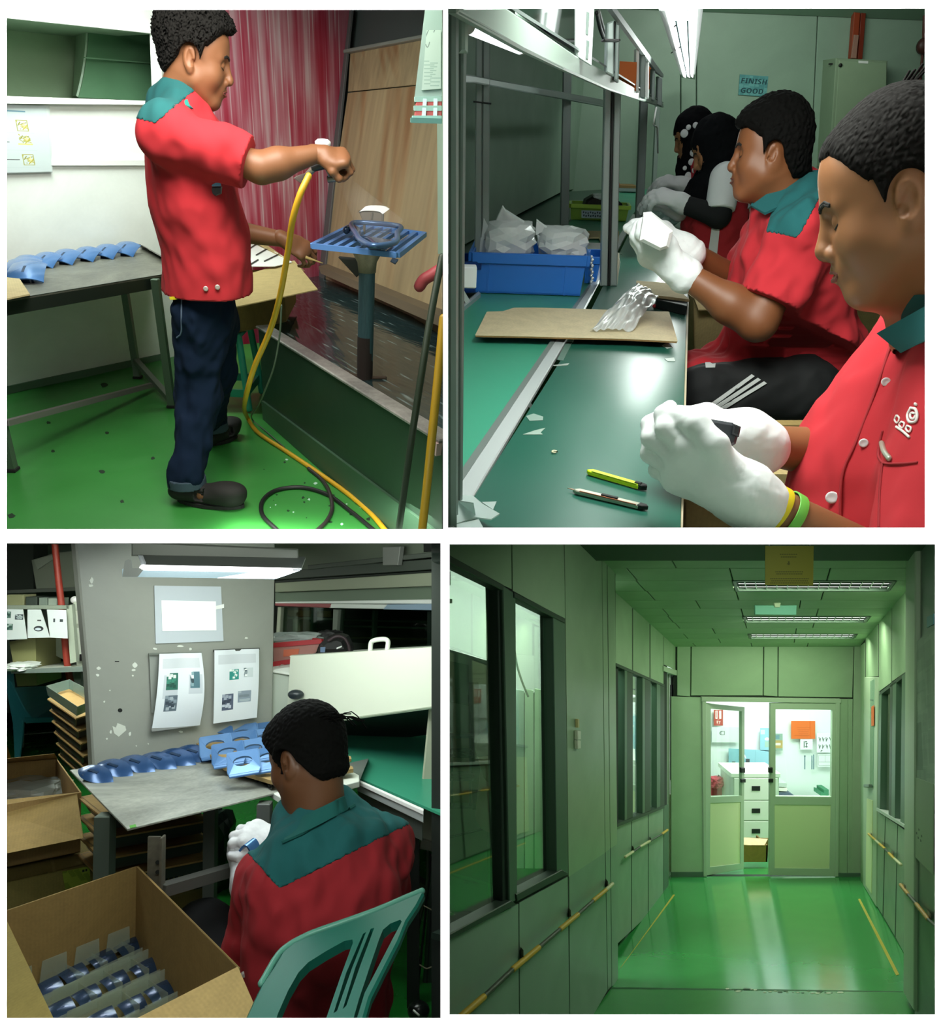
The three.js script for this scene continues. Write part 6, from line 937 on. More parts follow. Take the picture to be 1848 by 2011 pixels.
  for (const [y, a, b] of [[1212, 548, 660], [1216, 664, 860], [1228, 664, 850], [1250, 664, 840]]) hb2([[a, y], [b, y + (b - a) * .02], [b, y + 4 + (b - a) * .02], [a, y + 3]], .03, -.3, M(y === 1250 ? 0x5c5238 : 0x56635a, .5), 'shelf', {});
  hb2([[555, 1198], [650, 1200], [650, 1212], [570, 1210]], .02, -.4, M(0x5a4a26, .6), 'shelf_load', {}); hb2([[575, 1215], [590, 1215], [590, 1240], [575, 1240]], .02, -.4, M(0x7d8a78, .6), 'shelf_load', {});
  part(hall, 'pane', pane(hp, [[548, 1192], [868, 1198], [868, 1275], [545, 1250]], .003, 0), M(0xb9c8bd, .04, { transmission: 1, thickness: 0 }));
  // conveyor in the right
  const cv = thing('conveyor', 'green conveyor belt with aluminium side rails right of the seated man', 'conveyor', R.drop(R.f(770, 1560, .7)), R), ch2 = .7;
  part(cv, 'belt', prism(clipL(l([[640, 1500], [660, 1420], [870, 1385], [872, 1600], [838, 1585], [706, 1528]], ch2)), dn(.008)), mat.belt);
  const rail = (q0, q1, h0, h1, t, m, nm) => part(cv, nm, prism([R.f(...q0, h0), R.f(...q1, h0), R.drop(R.f(...q1, h0), h1), R.drop(R.f(...q0, h0), h1)], R.b.clone().multiplyScalar(t), { bev: .002 }), m);
  rail([703, 1530], [832, 1588], ch2 + .01, ch2 - .004, .02, mat.white, 'side_rail'); rail([703, 1536], [832, 1596], ch2 - .005, ch2 - .03, .02, mat.alu, 'side_rail'); rail([704, 1545], [830, 1604], ch2 - .03, ch2 - .1, .015, M(0x5b635d, .4, { metalness: .4 }), 'side_panel'); rail([704, 1560], [826, 1622], ch2 - .1, ch2 - .12, .018, mat.aluDark, 'side_panel');
  for (const [x, y] of [[812, 1612], [700, 1560]]) { const p = R.drop(R.f(x, y, ch2 - .1)); part(cv, 'leg', bar(p, R.up(p, ch2 - .12), .04, .04, R.b), M(0x1d2420, .5)); }
  part(cv, 'foot_bar', bar(R.f(760, 1705, .12), R.f(850, 1752, .12), .04, .05, u), M(0x3a2f22, .6));
  struct('trim_yellow', prism(l([[778, 1628], [808, 1640], [806, 1648], [780, 1634]], .002), u.clone().multiplyScalar(.002)), M(0xc7961f, .5), 'yellow line on the floor under the conveyor');
  const po = R.f(846, 1930), pk = (x, y, k = 0) => R.facing(po, k).at(Math.min(x, 866), y), ps = thing('machine_post', 'tall grey green post at the right edge with hanging cables', 'post', po, R);
  part(ps, 'housing', prism([pk(842, 1392), pk(866, 1385), pk(866, 1650), pk(858, 1658), pk(818, 1644), pk(822, 1600)], R.vec(0, 0, -.06), { bev: .006 }), M(0xa9ab97, .5)); part(ps, 'collar', prism([pk(826, 1648), pk(864, 1656), pk(862, 1676), pk(824, 1668)], R.vec(0, 0, -.05), { bev: .004 }), M(0x8d8f7f, .5));
  part(ps, 'profile', prism([pk(848, 1672), pk(866, 1672), pk(845, 1990), pk(826, 1990)], R.vec(0, 0, -.03), { bev: .004 }), M(0x33463a, .4)); part(ps, 'groove', prism([pk(852, 1680, .002), pk(856, 1680, .002), pk(836, 1985, .002), pk(833, 1985, .002)], R.vec(0, 0, -.003)), M(0x1a261e, .6));
  part(ps, 'cable', tube([[840, 1672], [838, 1740], [826, 1800], [815, 1865], [818, 1900]].map(([x, y]) => pk(x, y, .02)), .005), M(0x33402f, .5)); part(ps, 'cable', tube([[846, 1680], [830, 1850], [818, 1960]].map(([x, y]) => pk(x, y, .015)), .004), mat.black);
  for (const q of [[[833, 1779], [846, 1786], [856, 1792], [864, 1791]], [[816, 1889], [828, 1897], [838, 1902], [856, 1894]]]) part(ps, 'wire', tube(q.map(([x, y]) => pk(x, y, .03)), .0022), M(0xc4b99c, .4));
  part(ps, 'connector', prism([[800, 1880], [803, 1868], [812, 1866], [819, 1870], [816, 1895], [812, 1897]].map(([x, y]) => pk(x, y, .035)), R.vec(0, 0, -.025), { bev: .004 }), M(0xa8926a, .5));
  part(ps, 'castor', [ball(R.f(822, 1985, .03), .03, 1.2, 1, 1)], M(0x121815, .25)); part(ps, 'castor_rim', rod(R.f(812, 1984, .05), R.f(823, 1994, .05), .003), M(0xe9ece6, .3));
  // far left: bench with hanging sheets, red pipe, cabinet, chair
  const fb = R.facing(at(90, 1310, 4.6)), F3 = (q, t, off = 0, o = {}) => prism(fb.pts(q, off), R.vec(0, 0, -t), o);
  const wb = thing('work_bench', 'far pale work bench at the left with papers hanging from its upper frame', 'bench', R.drop(fb.at(90, 1310)), R);
  part(wb, 'tabletop', prism([fb.at(22, 1316, .12), fb.at(168, 1312, .12), fb.at(150, 1298, -.5), fb.at(20, 1300, -.5)], V(0, -.02, 0)), M(0xb9bdb2, .5)); part(wb, 'apron', F3([[22, 1316], [168, 1309], [168, 1319], [24, 1323]], .02, .125), M(0x75807a, .5));
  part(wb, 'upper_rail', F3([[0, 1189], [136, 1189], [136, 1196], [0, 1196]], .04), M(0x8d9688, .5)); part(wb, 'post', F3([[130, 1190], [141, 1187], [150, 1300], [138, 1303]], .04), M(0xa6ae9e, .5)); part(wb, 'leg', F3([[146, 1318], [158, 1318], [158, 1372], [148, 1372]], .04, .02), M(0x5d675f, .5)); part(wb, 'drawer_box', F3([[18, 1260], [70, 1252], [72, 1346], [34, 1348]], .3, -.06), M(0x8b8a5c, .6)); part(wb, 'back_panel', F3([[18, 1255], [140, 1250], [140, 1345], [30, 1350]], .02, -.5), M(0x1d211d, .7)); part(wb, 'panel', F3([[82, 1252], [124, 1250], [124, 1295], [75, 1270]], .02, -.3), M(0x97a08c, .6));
  const hang = (lab, q, draw) => single('notice', lab, 'paper', fb.at(q[0][0], q[0][1], .03), R, prism(fb.pts(q, .04), R.vec(0, 0, -.004), { fit: true }), printed(96, 128, (g, w, hh) => { g.fillStyle = '#d5dcdc'; g.fillRect(0, 0, w, hh); draw(g); }));
  hang('left hanging paper with two photos at the far bench', [[0, 1196], [45, 1197], [53, 1255], [0, 1257]], (g) => { pic(g, 6, 10, 32, 26, ['#4d6a62', '#9db3ab', '#27443c']); pic(g, 6, 60, 40, 26, ['#4d6a62', '#a8bcb4', '#27443c']); pic(g, 52, 20, 28, 22, ['#3a4348', '#aab5b8']); });
  hang('middle hanging paper, curled away at its right edge, at the far bench', [[54, 1197], [80, 1197], [98, 1252], [54, 1253]], (g) => { g.fillStyle = '#2a2f33'; g.beginPath(); g.ellipse(48, 86, 20, 12, 0, 0, 7); g.fill(); g.fillStyle = '#cfd8e2'; g.beginPath(); g.ellipse(46, 88, 13, 6, 0, 0, 7); g.fill(); g.fillStyle = '#444'; g.fillRect(42, 46, 16, 6); });
  hang('right hanging paper with two small marks at the far bench', [[92, 1197], [130, 1198], [133, 1254], [98, 1252]], (g) => { g.fillStyle = '#3a4246'; g.fillRect(30, 40, 8, 16); g.fillRect(58, 42, 14, 12); });
  single('plastic_bag', 'clear bag lying on the far pale work bench', 'bag', fb.at(42, 1308, .1), R, lump(fb.at(42, 1308, .05), R.vec(.07, 0, 0), R.vec(0, .02, 0), R.vec(0, 0, .1), .3, 2, 3, true), M(0xd9dfda, .3));
  single('red_pipe', 'red standing pipe running down behind the far bench', 'pipe', fb.at(120, 1250, -.2), R, tube([[107, 1060], [113, 1120], [122, 1200], [133, 1310], [140, 1345]].map(([x, y]) => fb.at(x, y, -.08)), .02, 40, 10), M(0x9c3527, .5));
  const wc = thing('white_cabinet', 'white cabinet beside the far bench, half hidden by the column', 'cabinet', R.drop(fb.at(155, 1300, -.1)), R);
  part(wc, 'body', F3([[143, 1183], [172, 1180], [178, 1310], [150, 1312]], .3, -.1, { bev: .004 }), M(0xb7beb0, .5)); part(wc, 'door', F3([[142, 1200], [170, 1198], [172, 1224], [143, 1225]], .01, -.09), M(0xe5e9dd, .5)); part(wc, 'door', F3([[144, 1234], [172, 1232], [176, 1284], [150, 1296]], .01, -.09), M(0xdde2d6, .5)); part(wc, 'plinth', F3([[156, 1285], [178, 1283], [178, 1296], [156, 1298]], .01, -.08), mat.black);
  single('helmet', 'white rounded cap with a dark window on top of the white cabinet', 'cap', fb.at(147, 1182, -.15), R, [ball(fb.at(147, 1178, -.15), .026, 1, .85, 1), box(fb.at(139, 1183, -.14), R.vec(.05, 0, 0), R.vec(0, .01, 0), R.vec(0, 0, -.05))], M(0xf0efee, .4));
  const sh = thing('shelf', 'grey wall shelf with boxes far at the upper left', 'shelf', fb.at(90, 1165, -1), R);
  part(sh, 'board', F3([[0, 1160], [160, 1153], [160, 1160], [0, 1166]], .3, -.8), M(0x767a72, .6)); part(sh, 'cupboard', F3([[62, 1100], [108, 1086], [165, 1080], [165, 1152], [72, 1160]], .3, -.95), M(0xa5ac99, .6)); part(sh, 'flap', F3([[66, 1100], [104, 1090], [104, 1098], [74, 1118]], .02, -.9), M(0xb3bba9, .5)); part(sh, 'dark_cupboard', F3([[0, 1060], [66, 1060], [66, 1160], [0, 1160]], .2, -1), M(0x3f463e, .7));
  const bxs = [[10, 1168, 46, 1190, 0x8f8f6a], [50, 1172, 72, 1190, 0x3b443c], [76, 1174, 92, 1190, 0x7d8a80], [94, 1175, 112, 1190, 0x98a497]]; bxs.forEach(([a, b, c, d, k], i) => single('storage_box', ['olive storage box', 'dark storage box', 'grey storage box', 'pale grey storage box'][i] + ' standing on the far bench frame', 'box', fb.at((a + c) / 2, d, -.1), R, F3([[a, b], [c, b], [c, d], [a, d]], .15, -.1, { bev: .004 }), M(k, .6)));
  // plastic armless chairs
  const chairM = M(0x3f96a6, .35), kz = R.facing(R.f(60, 1500)), F4b = (q, off = 0, t = .03) => prism(kz.pts(q, off), R.vec(0, 0, -t), { bev: .006 });
  const ch = thing('plastic_chair', 'turquoise plastic chair at the far left, seen from its side', 'chair', R.f(70, 1500), R);
  part(ch, 'backrest', F4b([[-20, 1325], [8, 1327], [22, 1340], [50, 1395], [64, 1411], [46, 1418], [30, 1400], [12, 1360], [-20, 1345]], 0, .4), chairM); part(ch, 'seat', prism([kz.at(46, 1414, .0), kz.at(118, 1410, .0), kz.at(108, 1391, -.3), kz.at(62, 1394, -.3)], V(0, -.02, 0), { bev: .006 }), chairM); part(ch, 'seat_edge', F4b([[46, 1409], [120, 1408], [124, 1418], [50, 1421]], .005, .02), chairM);
  part(ch, 'leg', F4b([[12, 1350], [28, 1390], [44, 1412], [44, 1440], [36, 1498], [28, 1500], [24, 1420]], .0), chairM); part(ch, 'leg', F4b([[110, 1416], [122, 1418], [128, 1482], [119, 1480]], .0), chairM);
  part(ch, 'metal_leg', [tube([kz.at(46, 1422, -.2), kz.at(45, 1466, -.25)], .008), tube([kz.at(47, 1442, -.2), kz.at(114, 1437, -.2)], .005)], M(0x8a908c, .4, { metalness: .5 }));
  struct('trim_orange', prism(l([[-30, 1440], [8, 1444], [28, 1510], [14, 1520]], .002), u.clone().multiplyScalar(.002)), M(0xc98a1c, .5), 'orange line on the floor at the far left');
  // chair of the seated man
  const cP = new Plane(at(500, 1960, 1.5), at(820, 1760, 1.75), at(700, 2004, 1.42)), cm = M(0x14695a, .4), k = thing('plastic_chair', 'green plastic chair with slatted back under the seated man', 'chair', R.drop(cP.at(640, 2000)), R);
  const ringO = [[440, 2090], [496, 1966], [513, 1932], [536, 1898], [554, 1868], [574, 1851], [600, 1839], [673, 1812], [734, 1790], [800, 1762], [829, 1749], [833, 1753], [820, 1778], [800, 1808], [784, 1848], [756, 1902], [728, 1958], [690, 2090]];
  const hole1 = [[532, 2036], [546, 1990], [566, 1945], [586, 1910], [605, 1890], [640, 1868], [676, 1848], [692, 1845], [693, 1852], [668, 1920], [628, 2036]], hole2 = [[744, 1846], [752, 1826], [766, 1814], [786, 1806], [789, 1810], [772, 1842], [744, 1896], [716, 1950], [690, 2036], [684, 2036], [705, 1962]];
  const slots = [[[713, 1834], [719, 1830], [690, 1905], [662, 1985], [655, 1990], [680, 1910]], [[728, 1824], [735, 1822], [708, 1895], [680, 1975], [673, 1982], [698, 1900]]];
  part(k, 'backrest', prism(cP.pts(ringO), inward(cP, .022), { holes: [hole1, hole2, ...slots].map((q) => cP.pts(q)), bev: .005 }), cm);
  part(k, 'top_edge', tube([[513, 1932], [554, 1868], [600, 1839], [673, 1812], [734, 1790], [800, 1762], [829, 1750]].map(([x, y]) => cP.at(x, y, -.008)), .0075, 60, 8), M(0x5c9a88, .35));
  part(k, 'leg', prism([at(706, 1950, 1.95), at(724, 1930, 1.95), at(729, 2040, 1.95), at(706, 2040, 1.95)], V(0, 0, -.04), { bev: .006 }), M(0x356f88, .4));
  part(k, 'seat', prism([at(520, 2060, 1.55), at(720, 2040, 1.65), at(640, 1990, 2.0), at(480, 2000, 1.9)], V(0, -.02, 0), { bev: .006 }), cm);
}
// ---------- people: smooth fields meshed by surface nets ----------
const smin = (a, b, k) => { const h = Math.max(k - Math.abs(a - b), 0) / k; return Math.min(a, b) - h * h * k * .25; };
const smax = (a, b, k) => -smin(-a, -b, k);
class Field {
  constructor() { this.p = []; }
  put(f, k = .02, op = 0) { this.p.push([f, k, op]); return this; }
  cap(a, b, ra, rb = ra, k = .02) {                               // tapered capsule
    const ax = a.x, ay = a.y, az = a.z, dx = b.x - ax, dy = b.y - ay, dz = b.z - az, l = dx * dx + dy * dy + dz * dz || 1e-9;
    return this.put((x, y, z) => { const px = x - ax, py = y - ay, pz = z - az; let t = (px * dx + py * dy + pz * dz) / l; t = t < 0 ? 0 : t > 1 ? 1 : t; const qx = px - dx * t, qy = py - dy * t, qz = pz - dz * t; return Math.sqrt(qx * qx + qy * qy + qz * qz) - (ra + (rb - ra) * t); }, k);
  }
  flat(a, b, ra, rb, s, q, k = .05) {                             // capsule wide along s and q times as deep
    const d = sub(b, a), l = d.lengthSq(), n = d.clone().normalize(), S = add(s, n, -s.dot(n)).normalize(), f = crossN(n, S);
    return this.put((x, y, z) => {
      const px = x - a.x, py = y - a.y, pz = z - a.z; let t = (px * d.x + py * d.y + pz * d.z) / l; t = t < 0 ? 0 : t > 1 ? 1 : t;
      const vx = px - d.x * t, vy = py - d.y * t, vz = pz - d.z * t, L = vx * S.x + vy * S.y + vz * S.z, m = vx * f.x + vy * f.y + vz * f.z, w = vx * n.x + vy * n.y + vz * n.z;
      const D = Math.sqrt(L * L + m * m / (q * q) + w * w) + 1e-9, G = Math.sqrt(L * L + m * m / (q * q * q * q) + w * w) / D + 1e-9; return (D - (ra + (rb - ra) * t)) / Math.max(G, 1);
    }, k);
  }
  ell(c, r, B, k = .02, op = 0) {                                 // ellipsoid; B: three axes
    const [X1, Y1, Z1] = B, [a, b, d] = r;
    return this.put((x, y, z) => {
      const px = x - c.x, py = y - c.y, pz = z - c.z, i = (px * X1.x + py * X1.y + pz * X1.z) / a, j = (px * Y1.x + py * Y1.y + pz * Y1.z) / b, l = (px * Z1.x + py * Z1.y + pz * Z1.z) / d;
      const k0 = Math.sqrt(i * i + j * j + l * l) + 1e-9, k1 = Math.sqrt(i * i / (a * a) + j * j / (b * b) + l * l / (d * d)) + 1e-9; return k0 * (k0 - 1) / k1;
    }, k, op);
  }
  get fn() {
    const p = this.p; return (x, y, z) => { let d = 1e3; for (const [f, k, op] of p) { const v = f(x, y, z); d = op === 0 ? smin(d, v, k) : op === 1 ? smax(d, -v, k) : smax(d, v, k); } return d; };
  }
}
// surface nets over a box; blocks far from the surface are skipped
function net(f, lo, hi, c) {
  const n = [0, 1, 2].map((i) => Math.ceil((hi.getComponent(i) - lo.getComponent(i)) / c) + 2), [nx, ny, nz] = n, val = new Float32Array(nx * ny * nz).fill(1e3), B = 6, id = (i, j, k) => (k * ny + j) * nx + i;
  for (let K = 0; K < nz; K += B) for (let J = 0; J < ny; J += B) for (let I = 0; I < nx; I += B) {
    const d = f(lo.x + (I + B / 2) * c, lo.y + (J + B / 2) * c, lo.z + (K + B / 2) * c);
    const far = Math.abs(d) > B * c * 1.5;
    for (let k = K; k < Math.min(nz, K + B); k++) for (let j = J; j < Math.min(ny, J + B); j++) for (let i = I; i < Math.min(nx, I + B); i++) val[id(i, j, k)] = far ? d : f(lo.x + i * c, lo.y + j * c, lo.z + k * c);
  }
  const vert = new Int32Array(nx * ny * nz).fill(-1), pos = [], nor = [], idx = [];
  for (let k = 0; k < nz - 1; k++) for (let j = 0; j < ny - 1; j++) for (let i = 0; i < nx - 1; i++) {
    let m = 0, cx = 0, cy = 0, cz = 0, cnt = 0; const v = [];
    for (let q = 0; q < 8; q++) { const w = val[id(i + (q & 1), j + ((q >> 1) & 1), k + (q >> 2))]; v.push(w); if (w < 0) m |= 1 << q; }
    if (m === 0 || m === 255) continue;
    for (let q = 0; q < 8; q++) for (const e of [1, 2, 4]) { if (q & e) continue; const r = q | e, a = v[q], b = v[r]; if ((a < 0) === (b < 0)) continue; const t = a / (a - b); cx += (q & 1) + (e === 1 ? t : 0); cy += ((q >> 1) & 1) + (e === 2 ? t : 0); cz += (q >> 2) + (e === 4 ? t : 0); cnt++; }
    vert[id(i, j, k)] = pos.length / 3;
    const x = lo.x + (i + cx / cnt) * c, y = lo.y + (j + cy / cnt) * c, z = lo.z + (k + cz / cnt) * c, h = c * .35; pos.push(x, y, z);
    const gx = f(x + h, y, z) - f(x - h, y, z), gy = f(x, y + h, z) - f(x, y - h, z), gz = f(x, y, z + h) - f(x, y, z - h), gl = Math.hypot(gx, gy, gz) || 1; nor.push(gx / gl, gy / gl, gz / gl);
  }
  const quad = (a, b, c2, d, flip) => { if (a < 0 || b < 0 || c2 < 0 || d < 0) return; if (flip) idx.push(a, c2, b, a, d, c2); else idx.push(a, b, c2, a, c2, d); };
  for (let k = 1; k < nz - 1; k++) for (let j = 1; j < ny - 1; j++) for (let i = 1; i < nx - 1; i++) {
    const a = val[id(i, j, k)] < 0;
    if (a !== val[id(i + 1, j, k)] < 0) quad(vert[id(i, j - 1, k - 1)], vert[id(i, j, k - 1)], vert[id(i, j, k)], vert[id(i, j - 1, k)], !a);
    if (a !== val[id(i, j + 1, k)] < 0) quad(vert[id(i - 1, j, k - 1)], vert[id(i - 1, j, k)], vert[id(i, j, k)], vert[id(i, j, k - 1)], !a);
    if (a !== val[id(i, j, k + 1)] < 0) quad(vert[id(i - 1, j - 1, k)], vert[id(i, j - 1, k)], vert[id(i, j, k)], vert[id(i - 1, j, k)], !a);
  }
  return geo(pos, null, idx, nor);
}
const boxOf = (pts, m) => { const b = new THREE.Box3().setFromPoints(pts); b.expandByScalar(m); return [b.min, b.max]; };
// ---- a head: local axes x (its left), y up, z forward, from the midpoint between the ears ----
class Head {
  constructor(o, fwd, up, s = 1, K = [1, 1, 1]) { this.K = K; this.o = o; this.z = fwd.clone().normalize(); this.x = crossN(up, this.z); this.y = crossN(this.z, this.x); this.s = s; this.B = [this.x, this.y, this.z]; }
  P(x, y, z) { const k = this.K, s = this.s; return this.o.clone().addScaledVector(this.x, x * s * k[0]).addScaledVector(this.y, y * s * k[1]).addScaledVector(this.z, z * s * k[2]); }
  L(x, y, z) { const a = x - this.o.x, b = y - this.o.y, c = z - this.o.z, s = this.s, k = this.K; return [(a * this.x.x + b * this.x.y + c * this.x.z) / s / k[0], (a * this.y.x + b * this.y.y + c * this.y.z) / s / k[1], (a * this.z.x + b * this.z.y + c * this.z.z) / s / k[2]]; }
  field(o = {}) {
    const f = new Field(), s = this.s, P = (...a) => this.P(...a), E = (c, r, k, op) => f.ell(P(...c), r.map((v, i) => v * s * this.K[i]), this.B, k * s, op), C = (a, b, ra, rb, k) => f.cap(P(...a), P(...b), ra * s, rb * s, k * s), w = o.jaw || 1;
    E([0, .05, -.014], [.075, .088, .097], .01); E([0, -.008, .036], [.066 * w, .085, .058], .05);
    for (const q of [-1, 1]) { C([q * .053 * w, -.045, .012], [q * .022, -.086, .062], .02, .018, .04); E([q * .04, -.022, .06], [.026 * w, .024, .024], .03); C([q * .012, .03, .09], [q * .046, .028, .072], .0095, .009, .014); }
    E([0, -.084, .07], [.03, .019, .022], .025); E([0, .06, .045], [.062, .045, .044], .03);
    for (const q of [-1, 1]) { E([q * .031, .012, .098], [.018, .012, .014], .016, 1); E([q * .031, .0105, .076], [.0155, .0135, .0165], .004); }
    C([0, .022, .094], [0, -.016, .111], .008, .011, .012); E([0, -.022, .112], [.0135, .0115, .0125], .008); for (const q of [-1, 1]) E([q * .0145, -.027, .1], [.0085, .0085, .012], .006);
    for (const q of [-1, 1]) E([q * .007, -.035, .105], [.0045, .003, .005], .003, 1);
    E([0, -.05, .088], [.03, .02, .016], .018);
    for (const q of [-1, 1]) { C([0, -.0475, .1035], [q * .022, -.052, .09], .0052, .003, .004); C([0, -.0595, .1015], [q * .02, -.0555, .09], .0068, .003, .004); }
    E([0, -.0535, .108], [.024, .0011, .009], .003, 1);
    for (const q of [-1, 1]) {                                      // ears
      const a = q * .077, B = [add(this.x.clone(), this.z, -q * .35).normalize(), this.y, add(this.z.clone(), this.x, q * .35).normalize()];
      f.ell(P(a, .006, -.012), [.0085 * s, .031 * s, .018 * s], B, .006 * s); f.ell(P(a - q * .001, -.022, -.005), [.007 * s, .012 * s, .009 * s], B, .008 * s);
      f.ell(P(a + q * .0085, .006, -.009), [.0065 * s, .021 * s, .0105 * s], B, .005 * s, 1); f.ell(P(a + q * .006, -.004, .0), [.006 * s, .008 * s, .006 * s], B, .004 * s, 1);
      f.cap(P(a + q * .002, .012, .0), P(a + q * .003, .026, -.012), .0035 * s, .0035 * s, .004 * s);
    }
    return f;
  }
  hair(base, o = {}) {                                              // a cap of hair over the skull
    const { th = .012, front = .085, temple = .03, nape = -.05, curl = .003, freq = 90, seedN = 3, top = 0, sideburn = -.012 } = o, L = (x, y, z) => this.L(x, y, z), s = this.s;
    const hl = (z) => (z > .075 ? front : z > .035 ? lerp(temple, front, (z - .035) / .04) : z > .012 ? lerp(sideburn, temple, clamp((z - .016) / .012, 0, 1)) : z > -.03 ? lerp(.02, sideburn, clamp((z - .004) / .008, 0, 1)) * 1 : lerp(.02, nape, clamp((-.03 - z) / .05, 0, 1)));
    return (x, y, z) => {
      const d = base(x, y, z); if (d > .06 * s) return d - .02 * s; const [a, b, c] = L(x, y, z);
      const n = noise3(a * freq + seedN, b * freq, c * freq), t = (th * (1 + top * clamp(b * 8, 0, 1)) + curl * n) * s * clamp((b - hl(c) + .012) / .03, .25, 1), ear = Math.hypot((b - .004) / 1.2, c + .012) - .03;
      return smax(smax(d - t, (hl(c) + .004 * n - b) * s, .006 * s), (Math.abs(a) > .06 ? -ear * s : -1), .006 * s);
    };
  }
  on(fn, x, y, off = 0) { let z = .15; for (let i = 0; i < 200 && z > .03; i++, z -= .0008) { const p = this.P(x, y, z); if (fn(p.x, p.y, p.z) < 0) break; } return this.P(x, y, z + off); }
  bits(t, fn, o = {}) {                                             // brows, lashes, lips laid on the skin
    const s = this.s, hm = M(o.hair || 0x17120f, .8), N = (list, off) => { const r = []; for (let i = 0; i + 1 < list.length; i++) for (let k = 0; k < 5; k++) r.push(this.on(fn, lerp(list[i][0], list[i + 1][0], k / 5), lerp(list[i][1], list[i + 1][1], k / 5), off)); r.push(this.on(fn, ...list[list.length - 1], off)); return r; };
    for (const q of [-1, 1]) { part(t, 'eyebrow', [tube(N([[q * .013, .029], [q * .022, .0335], [q * .034, .036], [q * .046, .032]], .0003), .0026 * s, 20, 6), tube(N([[q * .014, .032], [q * .024, .037], [q * .036, .0385], [q * .047, .0335]], .0), .0022 * s, 20, 6)], hm); part(t, 'eyelash', tube(N([[q * .017, .006], [q * .024, .0028], [q * .031, .002], [q * .038, .003], [q * .046, .0065]], .0004), .0013 * s, 20, 5), hm); }
    const lm = M(o.lip || 0x7d4038, .5); part(t, 'lips', [tube(N([[-.02, -.0535], [-.01, -.0505], [0, -.0495], [.01, -.0505], [.02, -.0535]], -.0006), .0024 * s, 20, 6), tube(N([[-.018, -.056], [-.009, -.0595], [0, -.0608], [.009, -.0595], [.018, -.056]], -.0012), .0034 * s, 20, 6)], lm);
  }
}
// ---- a hand: from the wrist w, fingers along y, thumb side x, back of the hand z ----
function handField(w, yd, zd, side, o = {}) {
  const y = yd.clone().normalize(), x = crossN(y, zd).multiplyScalar(side), z = crossN(x, y).multiplyScalar(1); if (z.dot(zd) < 0) z.negate();
  const s = o.s || 1, g = o.glove || 0, P = (a, b, c) => w.clone().addScaledVector(x, a * s).addScaledVector(y, b * s).addScaledVector(z, c * s), f = new Field();
  f.ell(P(.002, .05, 0), [.043 * s + g, .05 * s + g, .0165 * s + g], [x, y, z], .01); f.cap(P(0, -.015, 0), P(0, .02, 0), .027 * s + g, .028 * s + g, .02); f.cap(P(.022, .03, -.006), P(.036, .055, -.012), .016 * s + g, .014 * s + g, .02); f.cap(P(.03, .082, 0), P(-.03, .076, -.002), .012 * s + g, .011 * s + g, .02);
  const pts = [P(0, -.03, 0)];
  const curl = o.curl || [.5, .5, .55, .6], base = [[.029, .084, 0], [.009, .09, .001], [-.012, .086, 0], [-.031, .077, -.003]], len = [.072, .08, .074, .058], rad = [.0092, .0096, .009, .0082], spread = [.12, .03, -.06, -.16].map((v) => v * (o.spread ?? 1));
  const extra = [];
  base.forEach((b, i) => {
    let p = P(...b), ang = 0; const c = Array.isArray(curl[i]) ? curl[i] : [curl[i], curl[i] * 1.1, curl[i] * .7], segs = [.46, .3, .24];
    const dy = y.clone().addScaledVector(x, spread[i]).normalize(), ch = [p];
    segs.forEach((q, j) => { ang += c[j]; p = p.clone().addScaledVector(dy, Math.cos(ang) * len[i] * q * s).addScaledVector(z, -Math.sin(ang) * len[i] * q * s); ch.push(p); });
    for (let j = 0; j < 3; j++) f.cap(ch[j], ch[j + 1], (rad[i] * (1 - j * .07)) * s + g, (rad[i] * (1 - (j + 1) * .08)) * s + g, .005);
    pts.push(...ch); extra.push(ch);
  });
  const th = (o.thumb || [[.024, .024, -.006], [.047, .05, -.014], [.056, .078, -.024], [.054, .1, -.034]]).map((q) => P(...q));
  for (let j = 0; j < 3; j++) f.cap(th[j], th[j + 1], [.0145, .0115, .0105][j] * s + g, [.0115, .0105, .0085][j] * s + g, .008);
  pts.push(...th); return { f, pts, P, tips: extra, x, y, z };
}
const handGeo = (h, c = .003) => net(h.f.fn, ...boxOf(h.pts, .03), c);
// cloth: folds as noise stretched along a direction
const folds = (f, amp, fx, fy, fz, sd) => (x, y, z) => { const d = f(x, y, z); return Math.abs(d) > .05 ? d : d + amp * (noise3(x * fx + sd, y * fy, z * fz) + .5 * noise3(x * fx * 2.2, y * fy * 2.2 + sd, z * fz * 2.2)); };
const cutBy = (f, ...pl) => (x, y, z) => { let d = f(x, y, z); for (const [p, n] of pl) d = Math.max(d, (x - p.x) * n.x + (y - p.y) * n.y + (z - p.z) * n.z); return d; };
const skinOf = (c) => M(c, .5), redM = M(0xba242e, .92), yokeM = M(0x14585a, .92), gloveM = M(0xe9ebeb, .95), hairOf = (c) => M(c, .9, { specularIntensity: .25 }), jeansM = M(0x0f1d31, .95, { specularIntensity: .3 });
